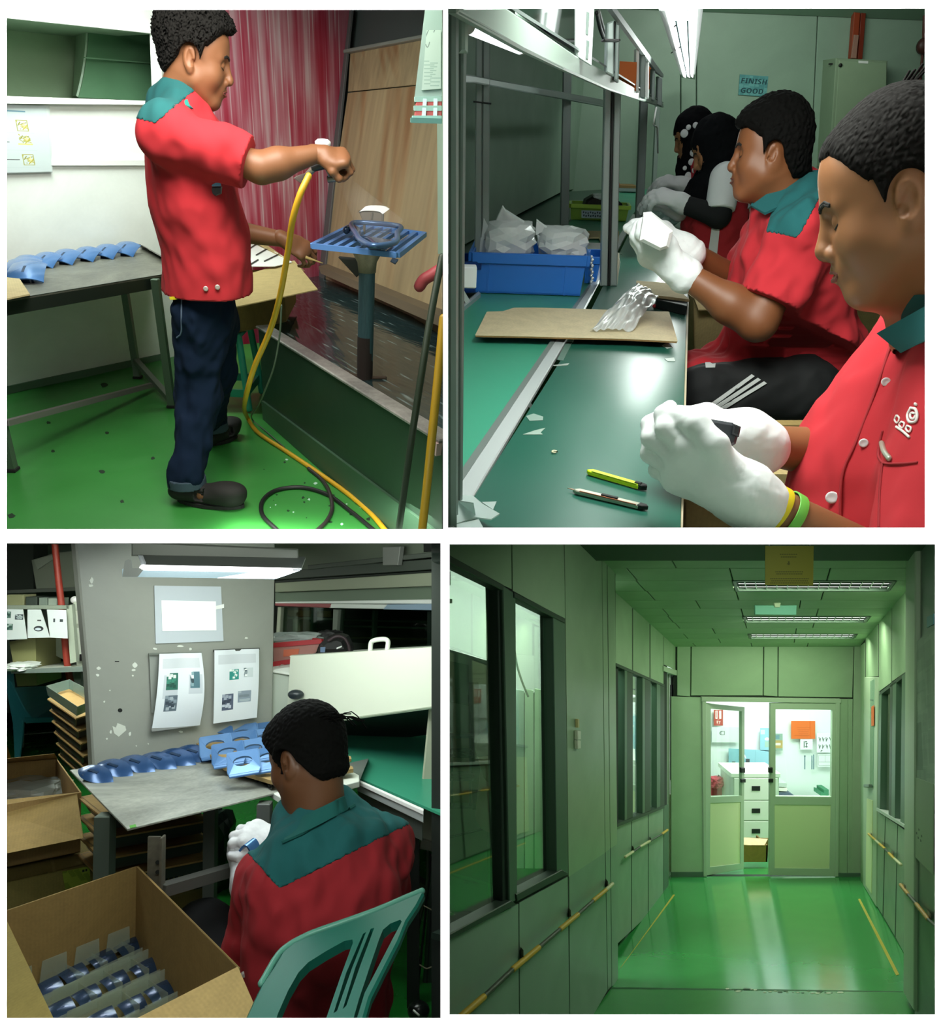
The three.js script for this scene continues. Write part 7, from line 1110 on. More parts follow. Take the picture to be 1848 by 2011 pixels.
// ---------- room two: the workers ----------
const glovesOf = (o, fields, cuffs, label, m = gloveM, c = .0035) => fields.forEach((h, i) => { h.f.cap(cuffs[i][0], cuffs[i][1], cuffs[i][2], cuffs[i][3], .015); part(o, 'glove', net(folds(h.f.fn, .0007, 34, 34, 34, i), ...boxOf([...h.pts, cuffs[i][0], cuffs[i][1]], .06), c), m, label); });
const patch = (fn, list, d0, d1, off = .003, nu = 8, nv = 8, th = .0015) => { const [a, b, c, d] = list; return sheet((u, v) => { const x = lerp(lerp(a[0], b[0], u), lerp(d[0], c[0], u), v), y = lerp(lerp(a[1], b[1], u), lerp(d[1], c[1], u), v); return hit(fn, x, y, d0, d1, off); }, nu, nv, th); };
{ // the nearest worker
  const R = R2, hd = at(1764, 410, .95), head = new Head(hd, sd(hd, [1574, 478], .06), sd(hd, [1685, 160]), .94, [1, 1.04, .84]);
  const o = thing('person', 'nearest worker with close cropped hair, looking down at a black part in white gloves', 'person', at(1800, 1040, 1.1), R);
  const skin = skinOf(0x8a5a38), hf = head.field({ jaw: 1.06 }), neck = at(1850, 640, 1.02);
  hf.cap(head.P(0, -.04, -.025), neck, .056, .064, .04);
  const hfn = hf.fn, geos = [net(hfn, ...boxOf([head.P(.1, .16, .13), head.P(-.1, -.12, -.12), head.P(.1, .16, -.12), head.P(-.1, -.13, .13), neck], .03), .0032)];
  const body = new Field(), w1 = at(1487, 985, 1.0), e1 = at(1700, 1110, 1.02), w2 = at(1490, 872, 1.14), e2 = at(1690, 900, 1.2);
  body.cap(at(1452, 962, .995), w1, .026, .029, .01); body.cap(w1, e1, .029, .045, .02); body.cap(w2, e2, .028, .046, .02); body.cap(at(1440, 850, 1.13), w2, .025, .028, .02);
  geos.push(net(cutBy(body.fn, [V(0, .004, 0), V(0, -1, 0)]), ...boxOf([w1, e1, w2, e2, at(1440, 850, 1.13), at(1452, 962, .995)], .07), .006));
  part(o, 'body', geos, skin); head.bits(o, hfn, { lip: 0x6d3c30 });
  part(o, 'hair', net(head.hair(hfn, { th: .006, curl: .0012, freq: 160, front: .088, temple: .04, nape: -.06 }), ...boxOf([head.P(.1, .17, .12), head.P(-.1, -.1, -.14), head.P(.1, .17, -.14), head.P(-.1, -.1, .12)], .06), .0035), hairOf(0x0d0a08));
  const tuft = []; for (let i = 0; i < 9; i++) tuft.push(tube([head.P(.01 * (i % 3) - .01, .135, -.03 - i * .003), head.P(.01 * (i % 3) - .012, .146 + .003 * (i % 2), -.045 - i * .004)], .0016, 1, 5)); part(o, 'hair_tuft', tuft, hairOf(0x0d0a08));
  const sl = R.vec(.66, 0, .75).normalize(), sf = new Field();
  const cl = [at(1945, 650, 1.08), at(1930, 800, 1.09), at(1850, 950, 1.09), at(1815, 1130, 1.1)];
  sf.flat(cl[0], cl[1], .14, .185, sl, .62, .05); sf.flat(cl[1], cl[2], .185, .2, sl, .66, .05); sf.flat(cl[2], cl[3], .2, .21, sl, .7, .05);
  sf.cap(at(1905, 720, .98), at(1830, 1090, .92), .075, .07, .04);
  sf.cap(at(1860, 720, 1.13), at(1730, 890, 1.21), .07, .068, .05);
  const sfn = folds(sf.fn, .006, 9, 5, 9, 4), clipY = cutBy(sfn, [V(0, .004, 0), V(0, -1, 0)]);
  part(o, 'shirt', net(clipY, ...boxOf([...cl, at(1905, 720, .95), at(1690, 890, 1.25), at(1640, 800, 1.2)], .26), .0075), redM);
  // collar, buttons, pocket, badge on the shirt
  const H1 = (x, y, off = .006) => hit(sfn, x, y, .7, 1.4, off);
  part(o, 'collar', sheet((u, v) => { const top = mid(at(1724, 583, 1.0), at(1822, 578, .93), u), bot = mid(at(1766, 634, 1.0), at(1830, 650, .93), u); return mid(top, bot, v); }, 8, 6, .004), M(0x0f4644, .85));
  part(o, 'collar', sheet((u, v) => { const a = mid(at(1724, 653, .985), at(1830, 596, .9), u), b = mid(at(1772, 691, .97), at(1830, 664, .9), u); return mid(a, b, v); }, 8, 6, .005), yokeM);
  for (const [x, y, r] of [[1740, 750, .006], [1696, 870, .006], [1634, 977, .0085]]) { const p = H1(x, y, .002), n = p.clone().normalize().negate(); part(o, 'button', lathe(p, n, [[0, 0], [r, 0], [r, .002], [r * .75, .003], [r * .5, .0022], [0, .002]], 18), M(0xe8e4e8, .4)); }
  part(o, 'placket', tube([[1756, 655], [1722, 760], [1680, 870], [1655, 930], [1650, 1035]].map(([x, y]) => H1(x, y, .0005)), .0022, 50, 5), M(0xa32129, .85));
  part(o, 'pocket', [tube([[1733, 848], [1726, 880], [1727, 900], [1740, 910], [1780, 910], [1800, 908]].map(([x, y]) => H1(x, y, .0005)), .002, 40, 5), tube([[1733, 910], [1728, 960], [1726, 1035]].map(([x, y]) => H1(x, y, .0005)), .0016, 30, 5)], M(0x9c1e27, .85));
  part(o, 'pen', tube([H1(1731, 870, .004), H1(1738, 890, .006), H1(1746, 900, .005)], .0035, 12, 6), M(0xb7bfae, .35, { metalness: .5 }));
  const em = (q, r) => part(o, 'embroidery', tube(q.map(([x, y]) => H1(x, y, .0012)), r, q.length * 6, 5), M(0xe6dcd9, .8));
  em([[1788, 801], [1798, 804], [1801, 818], [1797, 828], [1786, 828], [1782, 815], [1788, 802]], .0018); em([[1796, 812], [1789, 811], [1788, 820], [1795, 822], [1797, 817]], .0015); em([[1797, 793], [1799, 795]], .0018);
  em([[1760, 816], [1757, 824], [1763, 830], [1766, 822], [1762, 816]], .0012); em([[1770, 828], [1766, 834], [1773, 840], [1776, 832], [1770, 828]], .0012); em([[1781, 836], [1779, 842], [1786, 848], [1789, 840], [1782, 836]], .0012); em([[1760, 838], [1774, 848], [1785, 858]], .0016);
  // bands
  const ax = sub(e1, w1).normalize();
  for (const [k, c, lab] of [[.13, 0xe6cf1e, 'yellow wrist band'], [.25, 0x6fbf4a, 'green wrist band']]) { const c0 = mid(w1, e1, k), r = lerp(.029, .045, k) + .003, g = new THREE.LatheGeometry([[r - .001, -.0065], [r + .001, -.006], [r + .0012, .006], [r - .001, .0065], [r - .001, -.0065]].map(([a, b]) => new THREE.Vector2(a, b)), 40); g.applyQuaternion(new THREE.Quaternion().setFromUnitVectors(V(0, 1, 0), ax)); g.translate(c0.x, c0.y, c0.z); const t = thing('wristband', lab + ' on the left wrist of the nearest worker', 'wristband', c0, R); part(t, 'band', g, M(c, .5)); if (k < .15) part(t, 'patch', patch((x, y, z) => { const p = sub(V(x, y, z), c0), h = p.dot(ax); return Math.max(Math.abs(h) - .0062, Math.hypot(p.length() ** 2 - h * h > 0 ? Math.sqrt(p.lengthSq() - h * h) : 0) - r - .0012); }, [[1466, 1022], [1488, 1028], [1486, 1038], [1464, 1034]], .8, 1.2, .001), M(0x2b7cc0, .5)); }
  // gloves and the part they hold
  const h1 = handField(at(1450, 972, .995), sd(at(1452, 962, .995), [1345, 905], .05), sd(at(1400, 900, 1), [1340, 960], .75), 1, { glove: .0035, s: 1.06, spread: 1.7, curl: [[.1, .9, .7], [.15, .95, .7], [.2, 1, .7], [.3, 1, .7]], thumb: [[.03, .03, .002], [.056, .055, .004], [.06, .085, -.008], [.045, .112, -.022]] });
  const w2h = at(1474, 862, 1.13), h2 = handField(w2h, sd(w2h, [1340, 806], .05), sd(w2h, [1450, 700], .35), -1, { glove: .0035, s: .96, curl: [[.2, .8, .6], [.3, .9, .6], [.4, 1, .6], [.5, 1, .6]], thumb: [[.03, .03, -.006], [.05, .055, -.02], [.052, .085, -.034], [.04, .108, -.046]] });
  glovesOf(o, [h1, h2], [[at(1462, 968, .995), at(1486, 990, 1.0), .043, .041], [at(1464, 857, 1.13), at(1492, 878, 1.14), .042, .043]]);
  const bp = at(1390, 848, 1.06), bl = thing('black_part', 'dark grey moulded part held in the nearest worker\'s white gloves', 'part', bp, R);
  part(bl, 'shell', prism([[1318, 840], [1334, 824], [1380, 820], [1440, 830], [1455, 843], [1446, 872], [1426, 884], [1400, 876], [1330, 862]].map(([x, y]) => at(x, y, .985)), V(.004, .004, -.03), { bev: .004 }), M(0x2f3439, .4)); part(bl, 'tab', prism([[1442, 832], [1456, 838], [1452, 858], [1438, 852]].map(([x, y]) => at(x, y, .98)), V(.002, .002, -.02), { bev: .002 }), M(0x22262a, .4));
}
{ // the seated worker with the striped trousers
  const R = R2, hip = at(1572, 738, 2.15), J = (x, y, k = 0) => R.J(hip, x, y, k), hd = J(1508, 309, -.0), head = new Head(hd, sd(hd, [1405, 314], .05), sd(hd, [1494, 150]), .86, [1, 1.04, .86]);
  const o = thing('person', 'seated worker with wavy black hair and striped black trousers holding a white part up', 'person', R.drop(hip, .44), R), skin = skinOf(0x7d4b2c), hf = head.field({ jaw: 1.08 }), neck = J(1545, 425);
  hf.cap(head.P(0, -.04, -.03), neck, .058, .068, .04); const hfn = hf.fn, geos = [net(hfn, ...boxOf([head.P(.1, .16, .13), head.P(-.1, -.12, -.12), head.P(.1, .16, -.12), head.P(-.1, -.13, .13), neck], .03), .0045)];
  const s1 = J(1580, 462, .17), e1 = J(1488, 632, .21), w1 = J(1342, 536, .13), s2 = J(1520, 462, -.17), e2 = J(1455, 560, -.2), w2 = J(1352, 494, -.08), b = new Field();
  b.cap(s1, e1, .05, .042, .02); b.cap(e1, mid(e1, w1, .35), .043, .043, .03); b.cap(mid(e1, w1, .35), w1, .043, .029, .03); b.cap(s2, e2, .05, .042, .02); b.cap(e2, w2, .043, .029, .02);
  geos.push(net(b.fn, ...boxOf([s1, e1, w1, s2, e2, w2], .07), .008)); part(o, 'body', geos, skin); head.bits(o, hfn, { lip: 0x5c3026 });
  part(o, 'hair', net(head.hair(hfn, { th: .02, curl: .0035, freq: 55, front: .074, temple: .05, nape: -.055, top: .15 }), ...boxOf([head.P(.1, .18, .13), head.P(-.1, -.1, -.15), head.P(.1, .18, -.15), head.P(-.1, -.1, .13)], .06), .0045), hairOf(0x080706));
  const c = [J(1565, 425), J(1553, 510), J(1545, 610), J(1555, 700), J(1560, 752)], sl = R.b, sf = new Field();
  sf.flat(c[0], c[1], .12, .19, sl, .6, .05); sf.flat(c[1], c[2], .19, .2, sl, .66, .05); sf.flat(c[2], c[3], .2, .215, sl, .72, .05); sf.flat(c[3], c[4], .215, .225, sl, .8, .04);
  sf.cap(J(1568, 440, .12), s1, .06, .074, .05); sf.cap(s1, mid(s1, e1, .8), .076, .074, .04); sf.cap(s2, mid(s2, e2, .8), .072, .07, .04);
  sf.flat(J(1500, 722), J(1400, 740), .2, .17, sl, .35, .05);
  const sfn = folds(sf.fn, .011, 8, 6, 8, 2), sE = sub(e1, s1).normalize(), cutA = cutBy(sfn, [mid(s1, e1, .76), sE]), shf = (x, y, z) => { const p = V(x, y, z); return (p.clone().sub(s1).dot(sE) > s1.distanceTo(e1) * .5 && p.clone().sub(hip).dot(R.b) > .1) ? Math.max(sfn(x, y, z), (x - mid(s1, e1, .76).x) * sE.x + (y - mid(s1, e1, .76).y) * sE.y + (z - mid(s1, e1, .76).z) * sE.z) : sfn(x, y, z); };
  part(o, 'shirt', net(shf, ...boxOf([...c, s1, e1, s2, e2, J(1380, 740)], .2), .009), redM);
  // yoke over the shoulder: bounded by a seam in front, the sleeve seam and one across the back
  const pn = (a, b2, c2, inside) => { const p = new Plane(a, b2, c2), n = p.n.clone(); if (n.dot(sub(inside, a)) > 0) n.negate(); return [a, n]; }, ins = J(1548, 430, .17), dz = R.b;
  const yk = cutBy((x, y, z) => sfn(x, y, z) - .0025, ...[[[1500, 456], [1568, 468]], [[1566, 472], [1600, 408]], [[1502, 462], [1522, 390]]].map(([p, q]) => seamCut(p, q, ins)), [J(1548, 430, .02), dz.clone().negate()]);
  part(o, 'yoke', net(yk, ...boxOf([c[0], c[1], s1, s2], .2), .006), yokeM);
  part(o, 'collar', sheet((u, v) => mid(mid(J(1578, 330, .03), J(1476, 405, .06), u), mid(J(1605, 372, .1), J(1502, 420, .12), u), v), 12, 8, .006), yokeM); part(o, 'collar', sheet((u, v) => mid(mid(J(1496, 365, -.02), J(1476, 405, .02), u), mid(J(1480, 372, -.1), J(1470, 410, -.06), u), v), 8, 6, .006), yokeM);
  const H1 = (x, y, off = .003) => hit(shf, x, y, 1.5, 2.6, off);
  for (const [x, y, k] of [[1452, 706, 0xdfe6ec], [1473, 718, 0x8c7f78]]) { const p = H1(x, y, .002); part(o, 'button', lathe(p, p.clone().normalize().negate(), [[0, 0], [.007, 0], [.007, .002], [.004, .003], [0, .002]], 16), M(k, .4)); }
  const pf = new Field(); pf.cap(J(1575, 765, .1), J(1385, 770, .11), .095, .075, .03); pf.cap(J(1575, 765, -.1), J(1385, 760, -.1), .095, .075, .03); pf.cap(J(1385, 770, .11), J(1392, 900, .11), .072, .05, .03); pf.cap(J(1385, 760, -.1), J(1392, 890, -.1), .072, .05, .03);
  const pfn = folds(pf.fn, .006, 8, 8, 8, 9); part(o, 'trousers', net(cutBy(pfn, [V(0, .006, 0), V(0, -1, 0)]), ...boxOf([J(1575, 765), J(1370, 770), J(1392, 900)], .22), .01), M(0x121314, .85));
  for (const k of [0, 1, 2]) part(o, 'stripe', patch(pfn, [[1476 + k * 12, 735 + k * 7], [1482 + k * 12, 739 + k * 7], [1398 + k * 14, 800 + k * 1], [1385 + k * 14, 800 + k * 1]], 1.5, 2.6, .004, 2, 14, .002), M(0xc4c6c4, .8)); part(o, 'emblem', patch(pfn, [[1385, 712], [1406, 711], [1404, 722], [1386, 722]], 1.5, 2.6, .004, 3, 3, .002), M(0xb9bdbb, .7));
  const g1 = J(1334, 531, .13), h1 = handField(g1, sd(g1, [1262, 490], .1), sd(g1, [1290, 590], .5), 1, { glove: .004, s: 1.12, curl: [[.3, .9, .6], [.4, 1, .6], [.5, 1.1, .6], [.6, 1.1, .6]] }), g2 = J(1347, 492, -.06), h2 = handField(g2, sd(g2, [1285, 440], .1), sd(g2, [1350, 400], .3), -1, { glove: .004, s: 1.08, curl: [[.2, .5, .4], [.3, .5, .4], [.4, .6, .4], [.5, .6, .4]] });
  glovesOf(o, [h1, h2], [[g1, J(1345, 541, .13), .04, .044], [g2, J(1352, 498, -.06), .04, .044]], undefined, gloveM, .0045);
  const wp = J(1288, 458, .2); single('white_part', 'white moulded part held up in the seated worker\'s gloved hands', 'part', wp, R, prism([[1264, 424], [1280, 422], [1322, 455], [1314, 488], [1296, 494], [1256, 474]].map(([x, y]) => J(x, y, .21)), R.vec(.01, .004, -.05), { bev: .008 }), M(0xf4f4f2, .4));
}
{ // two women farther along the bench
  const R = R2, mk = (lab, p0, ear, nose, top, scarfM, dots, body) => {
    const J = (x, y, k = 0) => R.J(p0, x, y, k), hd = J(...ear), head = new Head(hd, sd(hd, nose, .02), sd(hd, top), 1.0, [1, 1, .9]), o = thing('person', lab, 'person', R.drop(p0), R), hf = head.field({}), hfn = hf.fn;
    const bones = [net(hfn, ...boxOf([head.P(.1, .16, .13), head.P(-.1, -.12, -.12), head.P(.1, .16, -.12), head.P(-.1, -.13, .13)], .02), .007)];
    const sc = new Field(); sc.ell(head.P(0, .035, -.02), [.093, .122, .115], head.B, .03); sc.cap(head.P(0, -.05, -.03), J(...body.neck), .085, .1, .06); sc.flat(J(...body.neck), J(...body.chest), .12, .15, R.b, .75, .06);
    const sfn = sc.fn, open = (x, y, z) => { const [a, b, c] = head.L(x, y, z); return smax(sfn(x, y, z), c > -.02 ? (1 - Math.hypot(a / .064, (b + .02) / .082, 0)) * .06 : -1, .004); };
    const sg = net(folds(open, .004, 14, 14, 14, 5), ...boxOf([head.P(.13, .2, .15), head.P(-.13, -.15, -.17), J(...body.neck), J(...body.chest)], .17), .009);
    part(o, 'headscarf', sg, scarfM); if (dots) for (const [x, y, r] of dots) { const p = hit(open, x, y, 2.5, 6, .003); part(o, 'dot', lathe(p, p.clone().normalize().negate(), [[0, 0], [r, 0], [r * .9, .004], [0, .006]], 12), M(0xf2f4f4, .8)); }
    return { o, J, head, hfn, bones, skin: skinOf(0xa8754f) };
  };
  { // farther: spotted scarf
    const p0 = at(1385, 480, 4.5), a = mk('woman in a black headscarf with white spots, farthest along the bench', p0, [1362, 272], [1330, 286], [1360, 220], hairOf(0x0c0d10), [[1344, 262, .022], [1352, 250, .014], [1366, 246, .016], [1376, 258, .013], [1384, 252, .011], [1362, 300, .02], [1358, 318, .018], [1366, 334, .02], [1352, 345, .02], [1345, 330, .012], [1372, 248, .01], [1380, 268, .012]], { neck: [1368, 318], chest: [1366, 360] });
    const { J, o } = a, b = new Field(), e = J(1375, 400, .12), w = J(1345, 362, .1); b.cap(J(1380, 330, .1), e, .05, .042, .03); b.cap(e, w, .04, .03, .02); a.bones.push(net(b.fn, ...boxOf([e, w, J(1380, 330, .1)], .08), .012)); part(o, 'body', a.bones, a.skin); a.head.bits(o, a.hfn, {});
    const sf = new Field(); sf.flat(J(1375, 340), J(1385, 480), .17, .19, R.b, .66, .05); part(o, 'shirt', net(folds(sf.fn, .006, 8, 8, 8, 2), ...boxOf([J(1375, 340), J(1385, 480)], .22), .014), M(0xb02a33, .85)); const sv = new Field(); sv.cap(J(1380, 330, .1), e, .06, .052, .03); sv.cap(e, mid(e, w, .8), .05, .042, .02); part(o, 'sleeve', net(sv.fn, ...boxOf([J(1380, 330, .1), e, w], .09), .012), M(0x15171a, .85));
    const g = J(1342, 362, .1), h = handField(g, sd(g, [1290, 350], .0), sd(g, [1330, 300], .3), 1, { glove: .006, s: 1.15 }), g2 = J(1330, 372, -.05), h2 = handField(g2, sd(g2, [1285, 360], .0), sd(g2, [1330, 300], .3), 1, { glove: .006, s: 1.1 }); glovesOf(o, [h, h2], [[g, J(1348, 366, .1), .042, .045], [g2, J(1338, 378, -.05), .042, .045]], undefined, gloveM, .008);
    part(o, 'trousers', (() => { const f = new Field(); f.flat(J(1385, 480), J(1385, 560), .17, .16, R.b, .8, .05); return net(f.fn, ...boxOf([J(1385, 470), J(1385, 560)], .22), .016); })(), M(0x17191c, .85));
  }
  { // nearer: plain black scarf
    const p0 = at(1405, 500, 3.75), a = mk('woman in plain black headscarf and red top with white sleeve, beside the spotted scarf', p0, [1406, 298], [1372, 316], [1400, 230], hairOf(0x0b0d10), null, { neck: [1412, 350], chest: [1395, 375] });
    const { J, o } = a, b = new Field(), s = J(1420, 360, .17), e = J(1412, 425, .22), w = J(1340, 400, .14); b.cap(s, e, .045, .04, .03); b.cap(e, w, .038, .028, .02); a.bones.push(net(b.fn, ...boxOf([s, e, w], .08), .01)); part(o, 'body', a.bones, a.skin); a.head.bits(o, a.hfn, {});
    const sf = new Field(); sf.flat(J(1416, 385), J(1405, 440), .15, .2, R.b, .66, .05); sf.flat(J(1405, 440), J(1400, 520), .2, .21, R.b, .72, .05); const sfn = folds(sf.fn, .006, 8, 8, 8, 6);
    part(o, 'shirt', net(cutBy(sfn, [J(1402, 503), R.u.clone().negate()]), ...boxOf([J(1408, 365), J(1400, 520)], .25), .012), M(0xb5252e, .85));
    const s1 = new Field(); s1.cap(J(1425, 350, .15), J(1414, 412, .21), .07, .066, .03); part(o, 'sleeve', net(cutBy(s1.fn, [J(1412, 414, .21), sub(J(1412, 430, .21), J(1422, 360, .15)).normalize()]), ...boxOf([s, e], .1), .009), M(0xe9ecec, .85), 'short white sleeve'); const s2 = new Field(); s2.cap(J(1416, 400, .2), e, .052, .05, .02); s2.cap(e, mid(e, w, .92), .05, .04, .02); part(o, 'sleeve', net(s2.fn, ...boxOf([e, w, s], .08), .01), M(0x101214, .85), 'long black undersleeve');
    part(o, 'side_band', patch(sfn, [[1401, 425], [1416, 425], [1408, 502], [1390, 502]], 2.6, 5, .006, 6, 12, .004), M(0xe3e6e4, .85));
    const g = J(1336, 397, .14), h = handField(g, sd(g, [1292, 382], .0), sd(g, [1320, 330], .4), 1, { glove: .005, s: 1.15 }), g2 = J(1322, 408, -.02), h2 = handField(g2, sd(g2, [1280, 395], .0), sd(g2, [1310, 340], .4), 1, { glove: .005, s: 1.1 }); glovesOf(o, [h, h2], [[g, J(1342, 402, .14), .042, .044], [g2, J(1334, 416, -.02), .042, .044]], undefined, gloveM, .007);
    part(o, 'trousers', (() => { const f = new Field(); f.flat(J(1402, 500), J(1400, 620), .18, .15, R.b, .8, .05); return net(f.fn, ...boxOf([J(1402, 500), J(1400, 620)], .22), .016); })(), M(0x17191c, .85));
  }
}
// ---------- room one: the sprayer ----------
{
  const R = R1, F0 = R.f(405, 930), J = (x, y, k = 0) => R.J(F0, x, y, k), hd = J(381, 120), head = new Head(hd, sd(hd, [470, 150], .04), sd(hd, [392, 20]), 1.13, [1, 1.06, .95]);
  const o = thing('person', 'standing man in a red shirt with green shoulders and jeans, spraying with an air gun', 'person', F0, R), skin = skinOf(0x85573a), hf = head.field({}), neck = J(345, 225);
  hf.cap(head.P(0, -.04, -.025), neck, .06, .07, .04); const hfn = hf.fn, geos = [net(hfn, ...boxOf([head.P(.1, .16, .13), head.P(-.1, -.12, -.12), head.P(.1, .16, -.12), head.P(-.1, -.13, .13), neck], .03), .0048)];
  const fa = .42, fw = R.vec(Math.cos(fa), 0, -Math.sin(fa)), sl = R.vec(Math.sin(fa), 0, Math.cos(fa));
  const s1 = J(330, 262, .2), e1 = J(512, 330, .2), w1 = J(622, 302, .1), s2 = J(392, 268, -.2), e2 = J(448, 452, -.22), w2 = J(556, 470, -.2), b = new Field();
  b.cap(s1, e1, .056, .046, .02); b.cap(e1, mid(e1, w1, .3), .045, .047, .03); b.cap(mid(e1, w1, .3), w1, .047, .03, .03); b.cap(s2, e2, .055, .045, .02); b.cap(e2, w2, .045, .029, .02);
  geos.push(net(b.fn, ...boxOf([s1, e1, w1, s2, e2, w2], .08), .008));
  const h1 = handField(J(624, 303, .1), sd(J(624, 303, .1), [668, 308], .0), R.vec(.25, .85, .5), 1, { s: 1.12, curl: [[1.0, 1.2, .8], [1.1, 1.3, .8], [1.2, 1.3, .8], [1.2, 1.3, .8]], thumb: [[.026, .024, -.006], [.048, .046, -.02], [.05, .066, -.04], [.034, .08, -.052]] });
  const h2 = handField(J(558, 471, -.2), sd(J(558, 471, -.2), [612, 500], .0), R.vec(.3, .7, .6), -1, { s: 1.12, curl: [[.5, .8, .5], [.6, .9, .5], [.7, .9, .6], [.8, 1, .6]] });
  geos.push(handGeo(h1, .004), handGeo(h2, .004));
  // feet
  const foot = (x, y, tx, ty) => { const a = R.f(x, y, .0), t = R.f(tx, ty, 0), d = sub(t, a).normalize(); return { a, d, t, ankle: add(a, R.u, .07) }; };
  const f1 = foot(372, 985, 478, 998), f2 = foot(420, 872, 462, 855); const fb = new Field();
  for (const f of [f1, f2]) { fb.cap(add(f.a, R.u, .12), add(f.a, R.u, .06), .036, .036, .03); fb.cap(add(f.a, R.u, .045), add(add(f.t, R.u, .03), f.d, -.035), .034, .026, .03); } geos.push(net(fb.fn, ...boxOf([f1.a, f1.t, f2.a, f2.t], .2), .01));
  part(o, 'body', geos, skin); head.bits(o, hfn, { lip: 0x7a4038 });
  part(o, 'hair', net(head.hair(hfn, { th: .014, curl: .006, freq: 110, front: .088, temple: .045, nape: -.05, top: 1.1 }), ...boxOf([head.P(.1, .2, .13), head.P(-.1, -.1, -.15), head.P(.1, .2, -.15), head.P(-.1, -.1, .13)], .06), .0048), hairOf(0x151413));
  // shirt
  const c = [J(350, 232), J(368, 300), J(384, 400), J(406, 500), J(408, 590)], sf = new Field();
  sf.flat(c[0], c[1], .13, .2, sl, .62, .05); sf.flat(c[1], c[2], .2, .215, sl, .7, .05); sf.flat(c[2], c[3], .215, .21, sl, .66, .05); sf.flat(c[3], c[4], .21, .222, sl, .72, .05); sf.cap(J(345, 245, .1), s1, .07, .086, .05); sf.cap(s1, mid(s1, e1, .95), .088, .082, .04); sf.cap(J(380, 250, -.1), s2, .07, .08, .05); sf.cap(s2, mid(s2, e2, .6), .08, .075, .04);
  const sfn = folds(sf.fn, .0085, 6, 3.5, 6, 12), sE = sub(e1, s1).normalize(), cE = mid(s1, e1, .86), sE2 = sub(e2, s2).normalize(), cE2 = mid(s2, e2, .7);
  const shf = (x, y, z) => { let d = sfn(x, y, z); const p = V(x, y, z), q = p.clone().sub(s1).dot(sE), q2 = p.clone().sub(s2).dot(sE2); if (q > .12 && p.clone().sub(mid(s1, e1, .85)).length() < .22) d = Math.max(d, p.clone().sub(cE).dot(sE)); if (q2 > .1 && p.clone().sub(cE2).length() < .13) d = Math.max(d, p.clone().sub(cE2).dot(sE2)); return Math.max(d, -(R.h(p) - (R.h(c[4]) + .035))); };
  part(o, 'shirt', net(shf, ...boxOf([...c, s1, e1, s2, e2], .25), .009), redM);
  const pn = (p, q, k, inside) => { const a = J(...p, k), pl = new Plane(a, J(...q, k), add(a, R.b, 1)), n = pl.n.clone(); if (n.dot(sub(inside, a)) > 0) n.negate(); return [a, n]; }, ins = J(318, 215, .1);
  part(o, 'yoke', net(cutBy((x, y, z) => sfn(x, y, z) - .003, seamCut([268, 234], [304, 243], ins), seamCut([302, 245], [356, 200], ins)), ...boxOf([c[0], c[1], s1, J(280, 240)], .22), .007), yokeM);
  part(o, 'collar', sheet((u, v) => mid(mid(J(307, 178, .0), J(373, 204, .12), u), mid(J(318, 196, -.02), J(384, 214, .14), u), v).add(R.vec(0, 0, .05 * Math.sin(u * 2.6))), 12, 6, .006), yokeM); part(o, 'collar', sheet((u, v) => mid(mid(J(316, 168, .02), J(372, 196, .1), u), mid(J(307, 180, .02), J(378, 212, .14), u), v).add(R.vec(0, 0, .05 * Math.sin(u * 2.6))), 12, 6, .006), M(0x1c7a70, .9));
  const H1 = (x, y, off = .003) => hit(shf, x, y, 1.8, 3.6, off);
  for (const [x, y] of [[404, 567], [427, 564]]) { const p = H1(x, y, .002); part(o, 'button', lathe(p, p.clone().normalize().negate(), [[0, 0], [.009, 0], [.009, .003], [.005, .004], [0, .003]], 16), M(0xb9a9a4, .35, { metalness: .4 })); }
  const bd = H1(424, 368, .012), bq = (x, y) => R.facing(bd).at(x, y); const badge = thing('name_badge', 'small badge with a blue top and a grey clip on the sprayer\'s chest', 'badge', bd, R);
  part(badge, 'card', prism([[416, 350], [430, 345], [434, 366], [414, 366]].map(([x, y]) => bq(x, y)), R.vec(0, 0, -.006), { bev: .001 }), M(0x6f9fd0, .5)); part(badge, 'clip', prism([[413, 367], [434, 367], [433, 381], [424, 385], [415, 381]].map(([x, y]) => bq(x, y)), R.vec(0, 0, -.02), { bev: .003 }), M(0x59525c, .35, { metalness: .5 }));
  // jeans
  const jf = new Field(), hp = J(400, 570), L1a = J(392, 615, .085), k1 = J(392, 770, .09), a1 = add(f1.a, R.u, .1), L2a = J(420, 610, -.1), k2 = J(418, 735, -.12), a2 = add(f2.a, R.u, .1);
  jf.flat(J(402, 560), J(402, 615), .14, .15, sl, .72, .05); jf.cap(L1a, k1, .098, .083, .04); jf.cap(k1, a1, .083, .066, .04); jf.cap(L2a, k2, .1, .08, .04); jf.cap(k2, a2, .08, .064, .04);
  const jfn = folds(jf.fn, .011, 9, 5, 9, 15); part(o, 'jeans', net((x, y, z) => Math.max(jfn(x, y, z), -(R.h(V(x, y, z)) - .065)), ...boxOf([hp, L1a, k1, a1, L2a, k2, a2], .2), .01), jeansM);
  part(o, 'seam', tube([[357, 585], [356, 620], [355, 655], [347, 663]].map(([x, y]) => hit(jfn, x, y, 2, 4, .0005)), .003, 30, 5), M(0x55657c, .8));
  for (const f of [f1, f2]) { const r = new Field(); r.cap(add(f.a, R.u, .075), add(f.a, R.u, .105), .074, .073, .02); part(o, 'turn_up', net((x, y, z) => { const h = R.h(V(x, y, z)); return Math.max(r.fn(x, y, z), .07 - h, h - .11); }, ...boxOf([f.a], .16), .007), M(0x3a4a58, .9)); }
